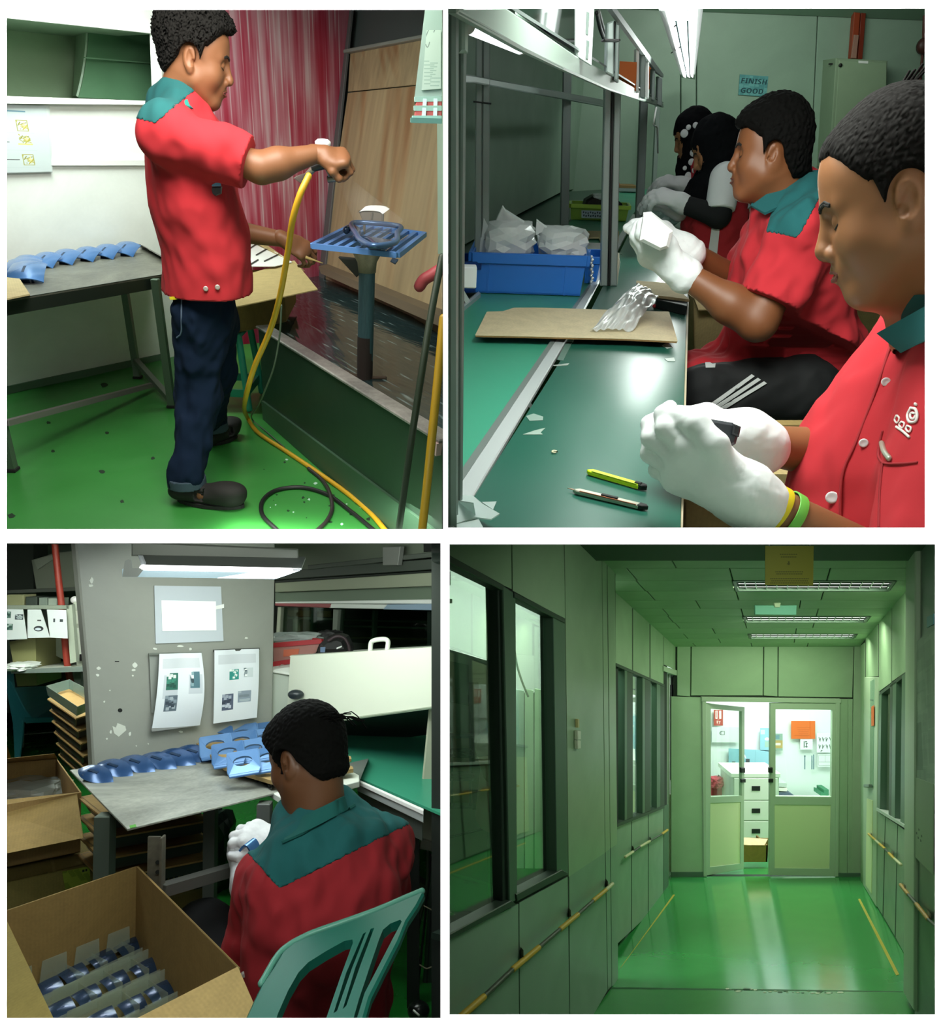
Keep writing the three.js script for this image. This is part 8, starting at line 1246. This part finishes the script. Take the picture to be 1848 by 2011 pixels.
  // clogs
  for (const [f, n] of [[f1, 0], [f2, 1]]) {
    const s = new Field(), d = f.d, sd3 = crossN(R.u, d), m = add(f.a, d, .02); s.flat(add(add(f.a, d, -.03), R.u, .045), add(add(f.t, d, -.045), R.u, .045), .05, .056, sd3, .72, .02);
    s.ell(add(mid(f.a, f.t, .75), R.u, .07), [.05, .03, .07], [sd3, R.u, d], .03);
    const fn = (x, y, z) => { const p = V(x, y, z).sub(f.a), h = R.h(V(x, y, z)), l = p.dot(d), w = Math.abs(p.dot(sd3)); return Math.max(s.fn(x, y, z), .004 - h, l < .05 ? h - .075 : -1, (l > .05 && l < .085 && w > .028) ? h - .03 : -1); };
    part(o, 'clog', net(fn, ...boxOf([f.a, f.t], .12), .007), M(0x1e1d1b, .75)); part(o, 'sole', prism(Array.from({ length: 20 }, (_, i) => { const a = i / 20 * 6.283, L = f.a.distanceTo(f.t); return R.drop(add(add(mid(f.a, f.t, .4), d, Math.cos(a) * (L * .62)), sd3, Math.sin(a) * .05), .003); }), R.u.clone().multiplyScalar(.014)), M(0x141412, .85));
  }
  part(o, 'belt_tag', prism([[332, 584], [346, 582], [348, 588], [334, 589]].map(([x, y]) => J(x, y, .17)), R.vec(0, 0, -.01)), M(0xd8c51f, .5));
  // spray gun in the right hand
  const gp = J(640, 318, .04), G = (x, y, k = .03) => J(x, y, k), g = thing('spray_gun', 'grey metal spray gun with a white cap held in the man\'s raised hand', 'spray gun', gp, R), gm = M(0x77777a, .35, { metalness: .6 });
  part(g, 'body', rod(G(630, 290), G(655, 345), .022, .017), gm); part(g, 'nozzle', rod(G(644, 342), G(668, 338), .014, .008), gm); part(g, 'cap', lathe(G(634, 282), R.u, [[0, -.02], [.026, -.015], [.028, .006], [.018, .014], [0, .016]], 20), M(0xf4f4f6, .35)); part(g, 'grip', rod(G(612, 330), G(640, 322), .014, .016), M(0x2d2c2e, .5)); part(g, 'coupling', rod(G(604, 344), G(620, 326), .011), M(0xb0a79a, .3, { metalness: .7 })); part(g, 'trigger', tube([G(650, 322), G(658, 336), G(650, 350)], .005), gm); part(g, 'sleeve', prism([[583, 345], [604, 338], [612, 347], [590, 360], [576, 350]].map(([x, y]) => G(x, y, .06)), R.vec(0, 0, -.01), { bev: .002 }), M(0xc9b6b4, .3, { transmission: .4, thickness: 0 })); part(g, 'lower_nut', rod(G(643, 352), G(660, 350), .012), M(0x8a7f78, .4, { metalness: .5 }));
  const mist = new THREE.ConeGeometry(.09, .3, 20, 1, true), m0 = G(668, 345), m1 = G(738, 440); mist.applyQuaternion(new THREE.Quaternion().setFromUnitVectors(V(0, 1, 0), sub(m0, m1).normalize())); { const c0 = mid(m0, m1); mist.translate(c0.x, c0.y, c0.z); }
  single('spray_mist', 'faint cone of paint mist between spray gun and rack', 'mist', m0, R, mist, M(0xe6e2dc, .9, { transparent: true, opacity: .035 })).userData.kind = 'stuff';
  const sk = J(612, 512, -.14); single('stick', 'short pointed wooden stick held in the man\'s lower hand', 'stick', sk, R, rod(J(600, 505, -.13), J(634, 517, -.13), .006, .0015), M(0xd9b978, .7));
}
// ---------- room three: the seated packer, from behind ----------
{
  const R = R3, hip = at(620, 2010, 1.95), J = (x, y, k = 0) => R.J(hip, x, y, k), hd = J(604, 1496, .0), head = new Head(hd, sd(hd, [500, 1530], -.72), sd(hd, [600, 1380], .1), .98, [1, 1, 1]);
  const o = thing('person', 'packer seen from behind with thick black hair, seated on the green chair in white gloves', 'person', hip, R), skin = skinOf(0x6b432b), hf = head.field({}), neck = J(622, 1620, .02);
  hf.cap(head.P(0, -.04, -.03), neck, .062, .075, .04); const hfn = hf.fn, geos = [net(hfn, ...boxOf([head.P(.1, .16, .13), head.P(-.1, -.12, -.12), head.P(.1, .16, -.12), head.P(-.1, -.13, .13), neck], .03), .0045)];
  const s1 = J(524, 1735, .02), e1 = J(484, 1880, -.06), w1 = J(482, 1736, -.2), s2 = J(752, 1672, -.08), e2 = J(745, 1810, -.25), w2 = J(548, 1668, -.34), b = new Field();
  b.cap(s1, e1, .052, .044, .02); b.cap(e1, w1, .044, .03, .02); b.cap(s2, e2, .05, .044, .02); b.cap(e2, w2, .043, .029, .02); geos.push(net(b.fn, ...boxOf([s1, e1, w1, s2, e2, w2], .07), .008)); part(o, 'body', geos, skin);
  head.bits(o, hfn, {}); part(o, 'hair', net(head.hair(hfn, { th: .017, curl: .002, freq: 70, front: .074, temple: .03, nape: -.06, top: .3, sideburn: -.02 }), ...boxOf([head.P(.1, .19, .13), head.P(-.1, -.12, -.15), head.P(.1, .19, -.15), head.P(-.1, -.12, .13)], .06), .0042), hairOf(0x080706));
  const tf = []; for (let i = 0; i < 16; i++) { const q = hit(hfn, 606 + i * 3, 1420 - 4 + (i % 3) * 3, 1, 2.5, .008); tf.push(tube([q, add(q, R.vec(.02 + .002 * i, .012 + .004 * (i % 4), 0)), add(q, R.vec(.045 + .003 * i, .012 + .006 * (i % 5) - .002 * i, 0))], .0016, 6, 5)); } part(o, 'hair_tuft', tf, hairOf(0x080706));
  const sl = R.vec(.93, .12, -.36).normalize(), c = [J(628, 1630, .0), J(635, 1740, .06), J(632, 1850, .05), J(625, 1960, .0), J(620, 2040, -.02)], sf = new Field();
  sf.flat(c[0], c[1], .12, .19, sl, .62, .06); sf.flat(c[1], c[2], .19, .19, sl, .68, .05); sf.flat(c[2], c[3], .19, .18, sl, .72, .05); sf.flat(c[3], c[4], .175, .18, sl, .75, .05); sf.cap(J(566, 1685, .0), s1, .07, .07, .05); sf.cap(s1, mid(s1, e1, .85), .072, .076, .04); sf.cap(J(700, 1650, -.03), s2, .07, .08, .05); sf.cap(s2, mid(s2, e2, .8), .08, .07, .04);
  const sfn = folds(sf.fn, .011, 8, 5, 8, 31); part(o, 'shirt', net(cutBy(sfn, [J(600, 2040), R.vec(0, -1, 0)]), ...boxOf([...c, s1, e1, s2, e2], .22), .0085), M(0x9c1d27, .92));
  const pn = (p, q, inside) => { const a = J(...p, .1), pl = new Plane(a, J(...q, .1), add(a, R.b, 1)), n = pl.n.clone(); if (n.dot(sub(inside, a)) > 0) n.negate(); return [a, n]; }, ins = J(640, 1640, .1);
  part(o, 'yoke', net(cutBy((x, y, z) => sfn(x, y, z) - .003, seamCut([549, 1746], [790, 1627], ins), seamCut([549, 1748], [500, 1692], ins)), ...boxOf([c[0], c[1], s1, s2], .2), .007), yokeM);
  part(o, 'collar', sheet((u, v) => { const a = [[560, 1620], [600, 1602], [650, 1576], [690, 1556]], t = u * 3, i = Math.min(2, Math.floor(t)), f = t - i, x = lerp(a[i][0], a[i + 1][0], f), y = lerp(a[i][1], a[i + 1][1], f); const top = hit(hfn, x, y, 1, 2.6, .012), low = hit(sfn, x - 6 + 14 * u, y + 34 - 10 * u * u, 1, 2.6, .012); return mid(top, low, v); }, 24, 8, .006), M(0x155c58, .92));
  part(o, 'trousers', (() => { const f = new Field(); f.cap(J(560, 2030, -.1), J(400, 1830, -.3), .11, .085, .03); f.cap(J(680, 2030, -.12), J(540, 1850, -.5), .11, .085, .03); f.cap(J(400, 1830, -.3), J(400, 2000, -.34), .08, .06, .03); return net(folds(f.fn, .006, 8, 8, 8, 3), ...boxOf([J(560, 2030, -.1), J(400, 1830, -.3), J(680, 2030, -.12), J(540, 1850, -.5), J(400, 2000, -.34)], .16), .012); })(), M(0x1b1c1f, .9));
  const bp = hit(sfn, 478, 1914, 1, 2.6, .003); part(o, 'button', lathe(bp, bp.clone().normalize().negate(), [[0, 0], [.007, 0], [.007, .003], [0, .003]], 14), M(0x8a7f7a, .4));
  const g1 = J(482, 1730, -.2), h1 = handField(g1, sd(g1, [474, 1672], -.1), R.vec(-.5, .2, .8), 1, { glove: .004, s: 1.12, curl: [[.6, 1, .6], [.6, 1, .6], [.7, 1.1, .6], [.8, 1.1, .6]] }), g2 = J(548, 1660, -.24), h2 = handField(g2, sd(g2, [505, 1642], -.1), R.vec(.1, .8, .5), -1, { glove: .004, s: 1.12, curl: [[.6, 1, .6], [.7, 1, .6], [.7, 1.1, .6], [.8, 1.1, .6]] });
  glovesOf(o, [h1, h2], [[g1, J(482, 1742, -.2), .042, .044], [g2, J(556, 1668, -.24), .042, .044]], undefined, M(0xd9d9dd, .95), .0045);
  const mp = J(490, 1672, -.13); single('blue_part', 'small blue moulded part held between the packer\'s white gloves', 'part', mp, R, sheet((u, v) => mid(mid(J(470, 1672, -.12), J(494, 1680, -.12), u), mid(J(490, 1656, -.15), J(512, 1668, -.15), u), v).add(R.vec(0, .02 * Math.sin(u * 3.14), 0)), 8, 8, .006), blueM);
}
// ---------- the corridor: things ----------
{
  const E5 = pl4([0, 0, 10.55], [1, 0, 10.55], [0, 1, 10.55]), S5 = pl4([0, 0, 5.25], [1, 0, 5.25], [0, 1, 5.25]), S6 = pl4([0, 0, 4.06], [1, 0, 4.06], [0, 1, 4.06]);
  const fl = (x, y) => F4.at(x, y), fz = (d) => pl4([0, 0, d], [1, 0, d], [0, 1, d]);
  // hanging notices
  const N1 = fz(3.82), n1 = thing('hanging_notice', 'large yellow notice hanging from the corridor ceiling by the nearest lamp', 'notice', N1.at(1550, 1150)), pr = printed(192, 150, (g, w, h) => { g.fillStyle = '#8f8a2c'; g.fillRect(0, 0, w, h); g.fillStyle = '#5f5d22'; for (const [x, y, ww] of [[58, 30, 70], [62, 40, 60], [40, 96, 110], [44, 104, 100], [20, 122, 150], [24, 130, 146], [20, 138, 150]]) for (let i = 0; i < ww; i += 7) g.fillRect(x + i, y, 5, 4); g.fillRect(90, 58, 6, 14); g.fillRect(86, 66, 12, 4); });
  part(n1, 'sheet', pane(N1, [[1503, 1072], [1598, 1072], [1597, 1150], [1503, 1149]], .004, 0, { fit: true }), pr); for (const x of [1510, 1590]) part(n1, 'hanger', prism(N1.pts([[x, 1056], [x + 2, 1056], [x + 2, 1073], [x, 1073]]), V(0, 0, -.003)), mat.aluDark);
  const N2 = fz(5.6), n2 = thing('hanging_sign', 'small blank blue green sign plate hanging before the second ceiling lamp', 'sign', N2.at(1524, 1208));
  part(n2, 'plate', pane(N2, [[1483, 1189], [1565, 1189], [1564, 1208], [1483, 1207]], .02, 0, { bev: .003 }), M(0x5f9a86, .5)); part(n2, 'bracket', pane(N2, [[1520, 1184], [1534, 1184], [1532, 1193], [1522, 1193]], .03, .01, { bev: .004 }), M(0xa9b99b, .5));
  // striped hand rails
  const Ym = M(0xc9a227, .45), Dm = M(0x3a3f35, .45), Pm = M(0xc8c49a, .45), Om = M(0xb98a3c, .45);
  const railOf = (lab, pl, segs, brs, r = .011) => {
    const o = thing('hand_rail', lab, 'rail', pl.at(segs[0][0], segs[0][1], .035)); for (const [x0, y0, x1, y1, m, nm] of segs) part(o, nm || (m === Ym ? 'yellow_band' : m === Dm ? 'dark_band' : 'pale_band'), tube([pl.at(x0, y0, .035), pl.at(x1, y1, .035)], r * (m === Dm ? .8 : 1)), m);
    for (const [x, y, s] of brs) part(o, 'bracket', prism([pl.at(x, y - 9 * s, .004), pl.at(x + 5 * s, y - 3 * s, .03), pl.at(x + 5 * s, y + 3 * s, .035), pl.at(x, y + 5 * s, .004)], V(0, .006, -.012)), M(0x6d6a54, .5)); return o;
  };
  railOf('yellow and dark banded hand rail along the near left corridor wall', L1, [[886, 2013, 904, 1998, Ym], [904, 1998, 950, 1958, Ym], [950, 1958, 1007, 1904, Dm], [1007, 1904, 1058, 1861, Ym], [1058, 1861, 1100, 1825, Dm], [1100, 1825, 1135, 1796, Ym], [1135, 1796, 1165, 1769, Dm], [1165, 1769, 1190, 1748, Ym], [1190, 1748, 1203, 1736, Pm]], [[1022, 1876, 1.3], [1116, 1796, 1.2], [1190, 1738, 1]]);
  railOf('short banded hand rail along the far left corridor wall', L2, [[1228, 1683, 1243, 1673, Pm], [1243, 1673, 1257, 1663, Dm], [1257, 1663, 1276, 1652, Pm], [1276, 1652, 1300, 1638, Dm], [1300, 1638, 1311, 1630, Ym]], [[1242, 1669, .7], [1276, 1651, .7]]);
  railOf('banded hand rail along the far right corridor wall', G1, [[1706, 1638, 1720, 1651, Ym], [1720, 1651, 1728, 1658, Pm], [1728, 1658, 1738, 1667, Ym], [1738, 1667, 1746, 1676, Dm], [1746, 1676, 1757, 1687, Ym], [1757, 1687, 1769, 1698, Pm]], [[1710, 1640, .5], [1734, 1660, .6], [1752, 1678, .6]]);
  railOf('orange banded hand rail on the near right corridor wall', G2, [[1769, 1738, 1784, 1757, Om], [1784, 1757, 1800, 1776, Dm], [1800, 1776, 1823, 1806, Om], [1823, 1806, 1850, 1830, Dm]], [[1774, 1742, .8], [1822, 1800, 1.3]]);
  // wall switches
  const sw = thing('wall_switch', 'two small white switches under a short conduit on the near left wall', 'switch', L1.at(1138, 1470, .02)); part(sw, 'conduit', pane(L1, [[1134.5, 1412], [1137.5, 1412], [1138, 1429], [1135, 1429]], .012, .02), M(0xd3c68c, .5));
  for (const [a, b] of [[1435, 1453], [1454, 1471]]) part(sw, 'switch', pane(L1, [[1135, a], [1141, a], [1141, b], [1135.5, b]], .02, .026, { bev: .003 }), M(0xe2e4d0, .4)); part(sw, 'back_box', pane(L1, [[1133, 1437], [1136, 1435], [1137, 1471], [1134, 1469]], .01, .02), M(0x6b7468, .5));
  // sheets on the near right wall
  const vg = printed(128, 384, (g, w, h) => { g.fillStyle = '#7d927f'; g.fillRect(0, 0, w, h); for (let i = 0; i < 60; i++) { g.fillStyle = ['#8da28d', '#6d8270', '#9db09a'][i % 3]; g.globalAlpha = .35; g.fillRect((i * 53) % w, (i * 71) % h, 26 + (i * 13) % 40, 40 + (i * 29) % 70); } g.globalAlpha = 1; g.fillStyle = '#4c6650'; g.globalAlpha = .5; g.fillRect(10, 210, 30, 120); });
  single('wall_chart', 'tall faded chart on the near right corridor wall', 'chart', G2.at(1815, 1500, .02), null, pane(G2, [[1798, 1262], [1841, 1222], [1841, 1560], [1798, 1530]], .004, .02, { fit: true }), vg);
  single('wall_sheet', 'pale sheet with a few dark specks below the faded chart', 'sheet', G2.at(1815, 1690, .02), null, pane(G2, [[1790, 1524], [1833, 1540], [1832, 1718], [1790, 1676]], .004, .024, { fit: true }), printed(96, 192, (g, w, h) => { g.fillStyle = '#8ea184'; g.fillRect(0, 0, w, h); g.fillStyle = '#2f4032'; for (const [x, y] of [[24, 128], [34, 116], [44, 126], [30, 136], [40, 138]]) g.fillRect(x, y, 4, 5); }));
  single('tag', 'small blue tag high on the near right corridor wall', 'tag', G2.at(1827, 1218, .02), null, pane(G2, [[1820, 1212], [1833, 1205], [1833, 1226], [1820, 1233]], .004, .02), M(0x4f8a97, .5));
  // what stands and hangs in the office
  const C1 = fz(9.7), cq = (q, t, o = 0, b = .003) => pane(C1, q, t, o, { bev: b }), cab = thing('filing_cabinet', 'pale filing cabinet with black recessed handles seen between the door leaves', 'cabinet', C1.at(1487, 1645)), cm = M(0xdfe6d8, .5);
  part(cab, 'body', cq([[1440, 1524], [1530, 1524], [1530, 1650], [1440, 1650]], .45), M(0xc3cdc0, .5)); part(cab, 'top', cq([[1436, 1519], [1533, 1519], [1533, 1527], [1436, 1527]], .47, .012), cm);
  for (const [a, b] of [[1529, 1571], [1573, 1611], [1613, 1650]]) { part(cab, 'drawer', cq([[1442, a], [1528, a], [1528, b], [1442, b]], .02, .015), cm); const m = a + 20; part(cab, 'handle', cq([[1476.5, m - 5], [1493, m - 5], [1493, m + 4], [1476.5, m + 4]], .008, .021, .001), mat.black); }
  const bx = thing('carton', 'open brown carton on the office floor before the filing cabinet', 'carton', fl(1485, 1692)), B9 = fz(9.0); const bq = (q, t, o = 0) => prism(B9.pts(q, o), V(0, 0, -t));
  part(bx, 'front', bq([[1455, 1660], [1508, 1660], [1507, 1693], [1455, 1693]], .006), card(0x8d7433)); part(bx, 'side', bq([[1505, 1660], [1508, 1660], [1507, 1693], [1504, 1693]], .3), card(0x7d6630)); part(bx, 'back', bq([[1458, 1645], [1510, 1646], [1507, 1690], [1458, 1690]], .006, -.3), card(0x9c7c44)); part(bx, 'flap', prism([B9.at(1455, 1659), B9.at(1500, 1663), B9.at(1508, 1648, -.12), B9.at(1455, 1645, -.12)], V(0, .004, 0)), card(0xe0c79a));
  const P5 = (name, lab, cat, q, m) => single(name, lab, cat, E5.at(q[0][0], q[0][1], .012), null, pane(E5, q, .006, .012, { fit: true }), m), pap = (c, draw, w = 128, h = 96) => printed(w, h, (g, W2, H2) => { g.fillStyle = c; g.fillRect(0, 0, W2, H2); draw(g, W2, H2); });
  P5('red_sign', 'red framed sign on the office wall at the upper left, seen through the ajar door', 'sign', rect(1402, 1394, 1420, 1425), pap('#b4493f', (g) => { g.fillStyle = '#f0e6df'; g.fillRect(16, 8, 22, 74); g.fillRect(56, 8, 22, 74); g.fillStyle = '#b4493f'; g.fillRect(24, 12, 6, 60); g.fillStyle = '#e8c9c0'; g.fillRect(30, 100, 10, 24); g.fillRect(50, 104, 20, 6); g.fillRect(56, 110, 6, 18); }, 96, 144));
  P5('paper', 'white sheet with a small grey symbol under the red framed sign', 'paper', rect(1398, 1428, 1452, 1458), pap('#d9e0de', (g) => { g.strokeStyle = '#59605d'; g.lineWidth = 3; g.strokeRect(42, 26, 16, 22); g.beginPath(); g.arc(46, 38, 10, 2, 5); g.stroke(); }));
  P5('poster', 'light blue poster with two small photographs, lower left on the office wall', 'poster', [[1431, 1470], [1512, 1474], [1512, 1512], [1431, 1510]], pap('#8fc3cf', (g) => { g.fillStyle = '#e8efef'; g.beginPath(); g.moveTo(62, 20); g.lineTo(76, 26); g.lineTo(86, 52); g.fill(); g.fillStyle = '#4a4f52'; g.fillRect(80, 44, 18, 24); g.fillStyle = '#6a6f70'; g.fillRect(18, 60, 16, 20); g.fillStyle = '#b9a86d'; g.fillRect(150, 74, 14, 14); g.fillStyle = '#7fb3bf'; g.fillRect(122, 0, 2, 96); }, 192, 96));
  P5('poster', 'light blue poster above the filing cabinet, with a white oval', 'poster', [[1493, 1430], [1513, 1430], [1513, 1476], [1493, 1474]], pap('#8cc0cd', (g) => { g.fillStyle = '#bcdde2'; g.fillRect(4, 12, 40, 30); g.fillStyle = '#f3f6f4'; g.beginPath(); g.ellipse(64, 74, 22, 10, 0, 0, 7); g.fill(); g.fillStyle = '#9cbfae'; g.fillRect(44, 90, 40, 40); }, 96, 160));
  P5('picture', 'small coloured picture at the left edge of the right door pane', 'picture', rect(1514, 1441, 1537, 1474), pap('#8fa79b', (g) => { g.fillStyle = '#b79a5f'; g.fillRect(0, 50, 96, 60); g.fillStyle = '#e4e2d2'; g.fillRect(20, 70, 60, 18); g.fillStyle = '#6d8f9a'; g.fillRect(10, 10, 60, 30); }, 96, 128));
  P5('poster', 'orange poster with faint print seen through the right door pane', 'poster', rect(1554, 1416, 1601, 1451), pap('#e0671f', (g) => { g.fillStyle = '#c75616'; for (let i = 0; i < 5; i++) g.fillRect(30 + i * 3, 34 + i * 11, 70 - i * 6, 3); g.fillRect(14, 76, 84, 4); }));
  P5('paper', 'white sheet with a few dark letters under the orange poster', 'paper', rect(1572, 1452, 1596, 1472), pap('#eef3f1', (g) => { g.fillStyle = '#4a5553'; g.fillRect(34, 18, 10, 60); g.fillRect(48, 18, 22, 9); g.fillRect(56, 34, 20, 9); g.fillRect(60, 34, 9, 44); g.fillRect(48, 66, 28, 8); }));
  P5('paper', 'white sheet with rows of small dark marks at the right of the right door pane', 'paper', rect(1604, 1440, 1636, 1478), pap('#eef3f1', (g) => { g.strokeStyle = '#4a5553'; g.lineWidth = 5; for (let i = 0; i < 8; i++) { const x = 16 + (i % 4) * 28, y = 20 + Math.floor(i / 4) * 36; g.beginPath(); g.moveTo(x, y); g.lineTo(x + 10 - (i % 3) * 4, y + 18); g.lineTo(x + 14, y + 4); g.stroke(); } g.beginPath(); g.moveTo(30, 90); g.lineTo(44, 84); g.stroke(); }));
  P5('paper', 'white sheet with thin ruled lines at the lower right of the right door pane', 'paper', rect(1606, 1481, 1634, 1506), pap('#e8eeec', (g) => { g.strokeStyle = '#9aa5a2'; g.lineWidth = 3; g.strokeRect(8, 8, 110, 78); g.beginPath(); g.moveTo(66, 8); g.lineTo(66, 60); g.moveTo(8, 60); g.lineTo(118, 60); g.stroke(); }));
  const dk = thing('desk', 'white office desk seen through both door panes', 'desk', fl(1570, 1680)), D1 = fz(9.9); part(dk, 'top', prism([D1.at(1525, 1566), D1.at(1660, 1566), D1.at(1660, 1562, -.5), D1.at(1525, 1562, -.5)], V(0, -.02, 0)), mat.white); part(dk, 'panel', pane(D1, [[1530, 1567], [1656, 1567], [1656, 1660], [1530, 1660]], .02, -.05), mat.white);
  const D2 = fz(10.1), dq = (q, t, m, nm, o) => part(o, nm, pane(D2, q, t, 0, { bev: .003 }), m), pn = thing('paper_tray', 'stacked grey document trays on the office desk', 'tray', D2.at(1535, 1562)); dq([[1518, 1536], [1546, 1538], [1545, 1546], [1518, 1545]], .3, M(0xb9c3bd, .5), 'top_tray', pn); dq([[1518, 1547], [1546, 1548], [1546, 1554], [1518, 1553]], .3, M(0xd3d6c6, .5), 'middle_tray', pn); dq([[1514, 1556], [1550, 1557], [1560, 1562], [1514, 1563]], .3, M(0x39475f, .5), 'bottom_tray', pn);
  single('binder', 'dark green binder standing at the right end of the office desk', 'binder', D2.at(1624, 1563), null, pane(D2, [[1612, 1555], [1618, 1557], [1618, 1551], [1628, 1551], [1628, 1564], [1612, 1563]], .2, 0, { bev: .003 }), M(0x2f7a56, .5));
  for (const [x, lab] of [[1580, 'left one of two tall thin blue grey rods drawn up on the office wall'], [1594, 'right one of two tall thin blue grey rods drawn up on the office wall']]) single('wall_rod', lab, 'rod', E5.at(x, 1510, .02), null, [pane(E5, rect(x, 1484, x + 1.6, 1511), .01, .02), pane(E5, x > 1590 ? rect(x + 3.5, 1482, x + 5, 1511) : rect(x - .6, 1484, x + 2.4, 1486), .01, .02)], M(0x6d8698, .5));
  const bg = thing('bag', 'red and white bag on the office desk seen through the ajar left door', 'bag', D2.at(1408, 1563)); part(bg, 'body', pane(D2, [[1397, 1546], [1421, 1544], [1422, 1563], [1397, 1563]], .2, 0, { bev: .01 }), M(0xb52b3f, .6)); part(bg, 'top', lump(D2.at(1408, 1536), V(.085, 0, 0), V(0, .07, 0), V(0, 0, .08), .3, 2.2, 4, false), M(0xc94a5a, .6)); part(bg, 'handle', prism(D2.pts([[1408, 1530], [1412, 1522], [1414, 1524], [1411, 1532]]), V(0, 0, -.02)), M(0x3a2a2c, .6)); part(bg, 'white_panel', pane(D2, [[1399, 1538], [1408, 1535], [1407, 1546], [1398, 1547]], .01, .03), mat.white);
  single('folder_box', 'dark upright file box at the right edge of the left door pane', 'box', D2.at(1450, 1562), null, pane(D2, rect(1446, 1530, 1454, 1562), .2, 0, { bev: .003 }), M(0x2a4a3b, .6));
  // side room behind the large window: shelf, box, seated figure, lamps
  const sh = thing('shelf', 'low open shelf with three boards in the side room', 'shelf', S6.at(905, 1588)); for (const y of [1446, 1484, 1530, 1584]) part(sh, 'board', pane(S6, [[880, y], [930, y], [930, y + 4], [880, y + 4]], .06, .08), M(0x6f8a80, .5)); for (const x of [886, 922]) part(sh, 'upright', pane(S6, rect(x, 1446, x + 4, 1588), .04, .07), M(0x6f8a80, .5)); part(sh, 'load', [lump(S6.at(905, 1478, .1), V(.06, 0, 0), V(0, .02, 0), V(0, 0, .03), .2, 2, 2, false), lump(S6.at(908, 1524, .1), V(.06, 0, 0), V(0, .02, 0), V(0, 0, .03), .2, 2, 5, false)], M(0x55655e, .7));
  single('orange_box', 'orange box hanging on the grey partition in the side room', 'box', S6.at(970, 1400, .05), null, pane(S6, [[962, 1379], [977, 1378], [977, 1417], [963, 1416]], .05, .06, { bev: .004 }), M(0xc8622e, .6));
  { const p0 = at(968, 1560, 3.85), o = thing('person', 'grey haired person in a pale pink top seated in the side room behind the window', 'person', p0), f = new Field(), hd = at(967, 1480, 3.85), b = [X, Y, V(0, 0, 1)];
    f.cap(at(967, 1505, 3.85), at(968, 1520, 3.85), .05, .06, .03); f.ell(hd, [.075, .11, .09], b, .02); part(o, 'body', net(f.fn, hd.clone().addScalar(-.2), hd.clone().addScalar(.2), .012), skinOf(0xa98a72)); const t = new Field(); t.flat(at(968, 1525, 3.85), at(968, 1600, 3.85), .07, .09, X, .7, .05); part(o, 'shirt', net(t.fn, ...boxOf([at(968, 1525, 3.85), at(968, 1600, 3.85)], .2), .016), M(0xc9a79c, .8)); const h = new Field(); h.ell(add(hd, V(0, .03, -.01)), [.085, .1, .1], b, .02); part(o, 'hair', net((x, y, z) => Math.max(h.fn(x, y, z), hd.y - .02 - y), hd.clone().addScalar(-.2), hd.clone().addScalar(.2), .012), hairOf(0x4a4a46)); }
  const strips = [[4.25, -2.0, -1.7, 'nearest row of small lamps on the side room ceiling'], [5.0, -1.95, -1.15, 'middle row of small lamps on the side room ceiling'], [5.7, -2.0, -1.22, 'farthest row of small lamps on the side room ceiling']];
  for (const [d, a, b, lab] of strips) { const o = thing('ceiling_light', lab, 'light', C4((a + b) / 2, 1.34, d)); part(o, 'housing', prism([C4(a, 1.335, d), C4(b, 1.335, d), C4(b, 1.335, d + .2), C4(a, 1.335, d + .2)], V(0, .01, 0)), mat.white); const n = Math.round((b - a) / .1); for (let i = 0; i < n; i++) part(o, 'lamp', prism([C4(a + i * .1, 1.31, d + .02), C4(a + i * .1 + .065, 1.31, d + .02), C4(a + i * .1 + .065, 1.31, d + .18), C4(a + i * .1, 1.31, d + .18)], V(0, .02, 0)), M(0xffffff, .5, { emissive: new THREE.Color(1, 1, 1), emissiveIntensity: 2.5 })); }
  single('cable', 'dark cable slanting across the white wall of the side room', 'cable', S5.at(1025, 1330, .05), null, tube([[1011, 1280], [1015, 1305], [1024, 1335], [1037, 1367]].map(([x, y]) => S5.at(x, y, .03)), .008, 24, 6), mat.black);
  // seen through the strip window
  const S7 = fz(8.1), q7 = (q, m, n, lab, cat) => single(n, lab, cat, S7.at(q[0][0], q[0][1], .02), null, pane(S7, q, .02, .03), m);
  q7([[1243, 1400], [1262, 1415], [1262, 1500], [1250, 1500], [1243, 1450]], M(0x8fc3c8, .5), 'poster', 'pale blue poster behind the strip window of the far left wall', 'poster'); q7(rect(1212, 1552, 1224, 1592), M(0x2f4fa0, .5), 'drum', 'dark blue container low behind the strip window', 'container'); q7(rect(1212, 1597, 1224, 1612), M(0x3f7ec0, .5), 'tub', 'light blue tub under the dark blue container behind the strip window', 'container'); q7([[1280, 1375], [1285, 1375], [1285, 1560], [1280, 1580]], M(0xf3f6f4, .5), 'blind', 'white vertical strip behind the last pane of the strip window', 'blind');
}
ROOM_LIGHTS();
renderer.render(scene, camera);
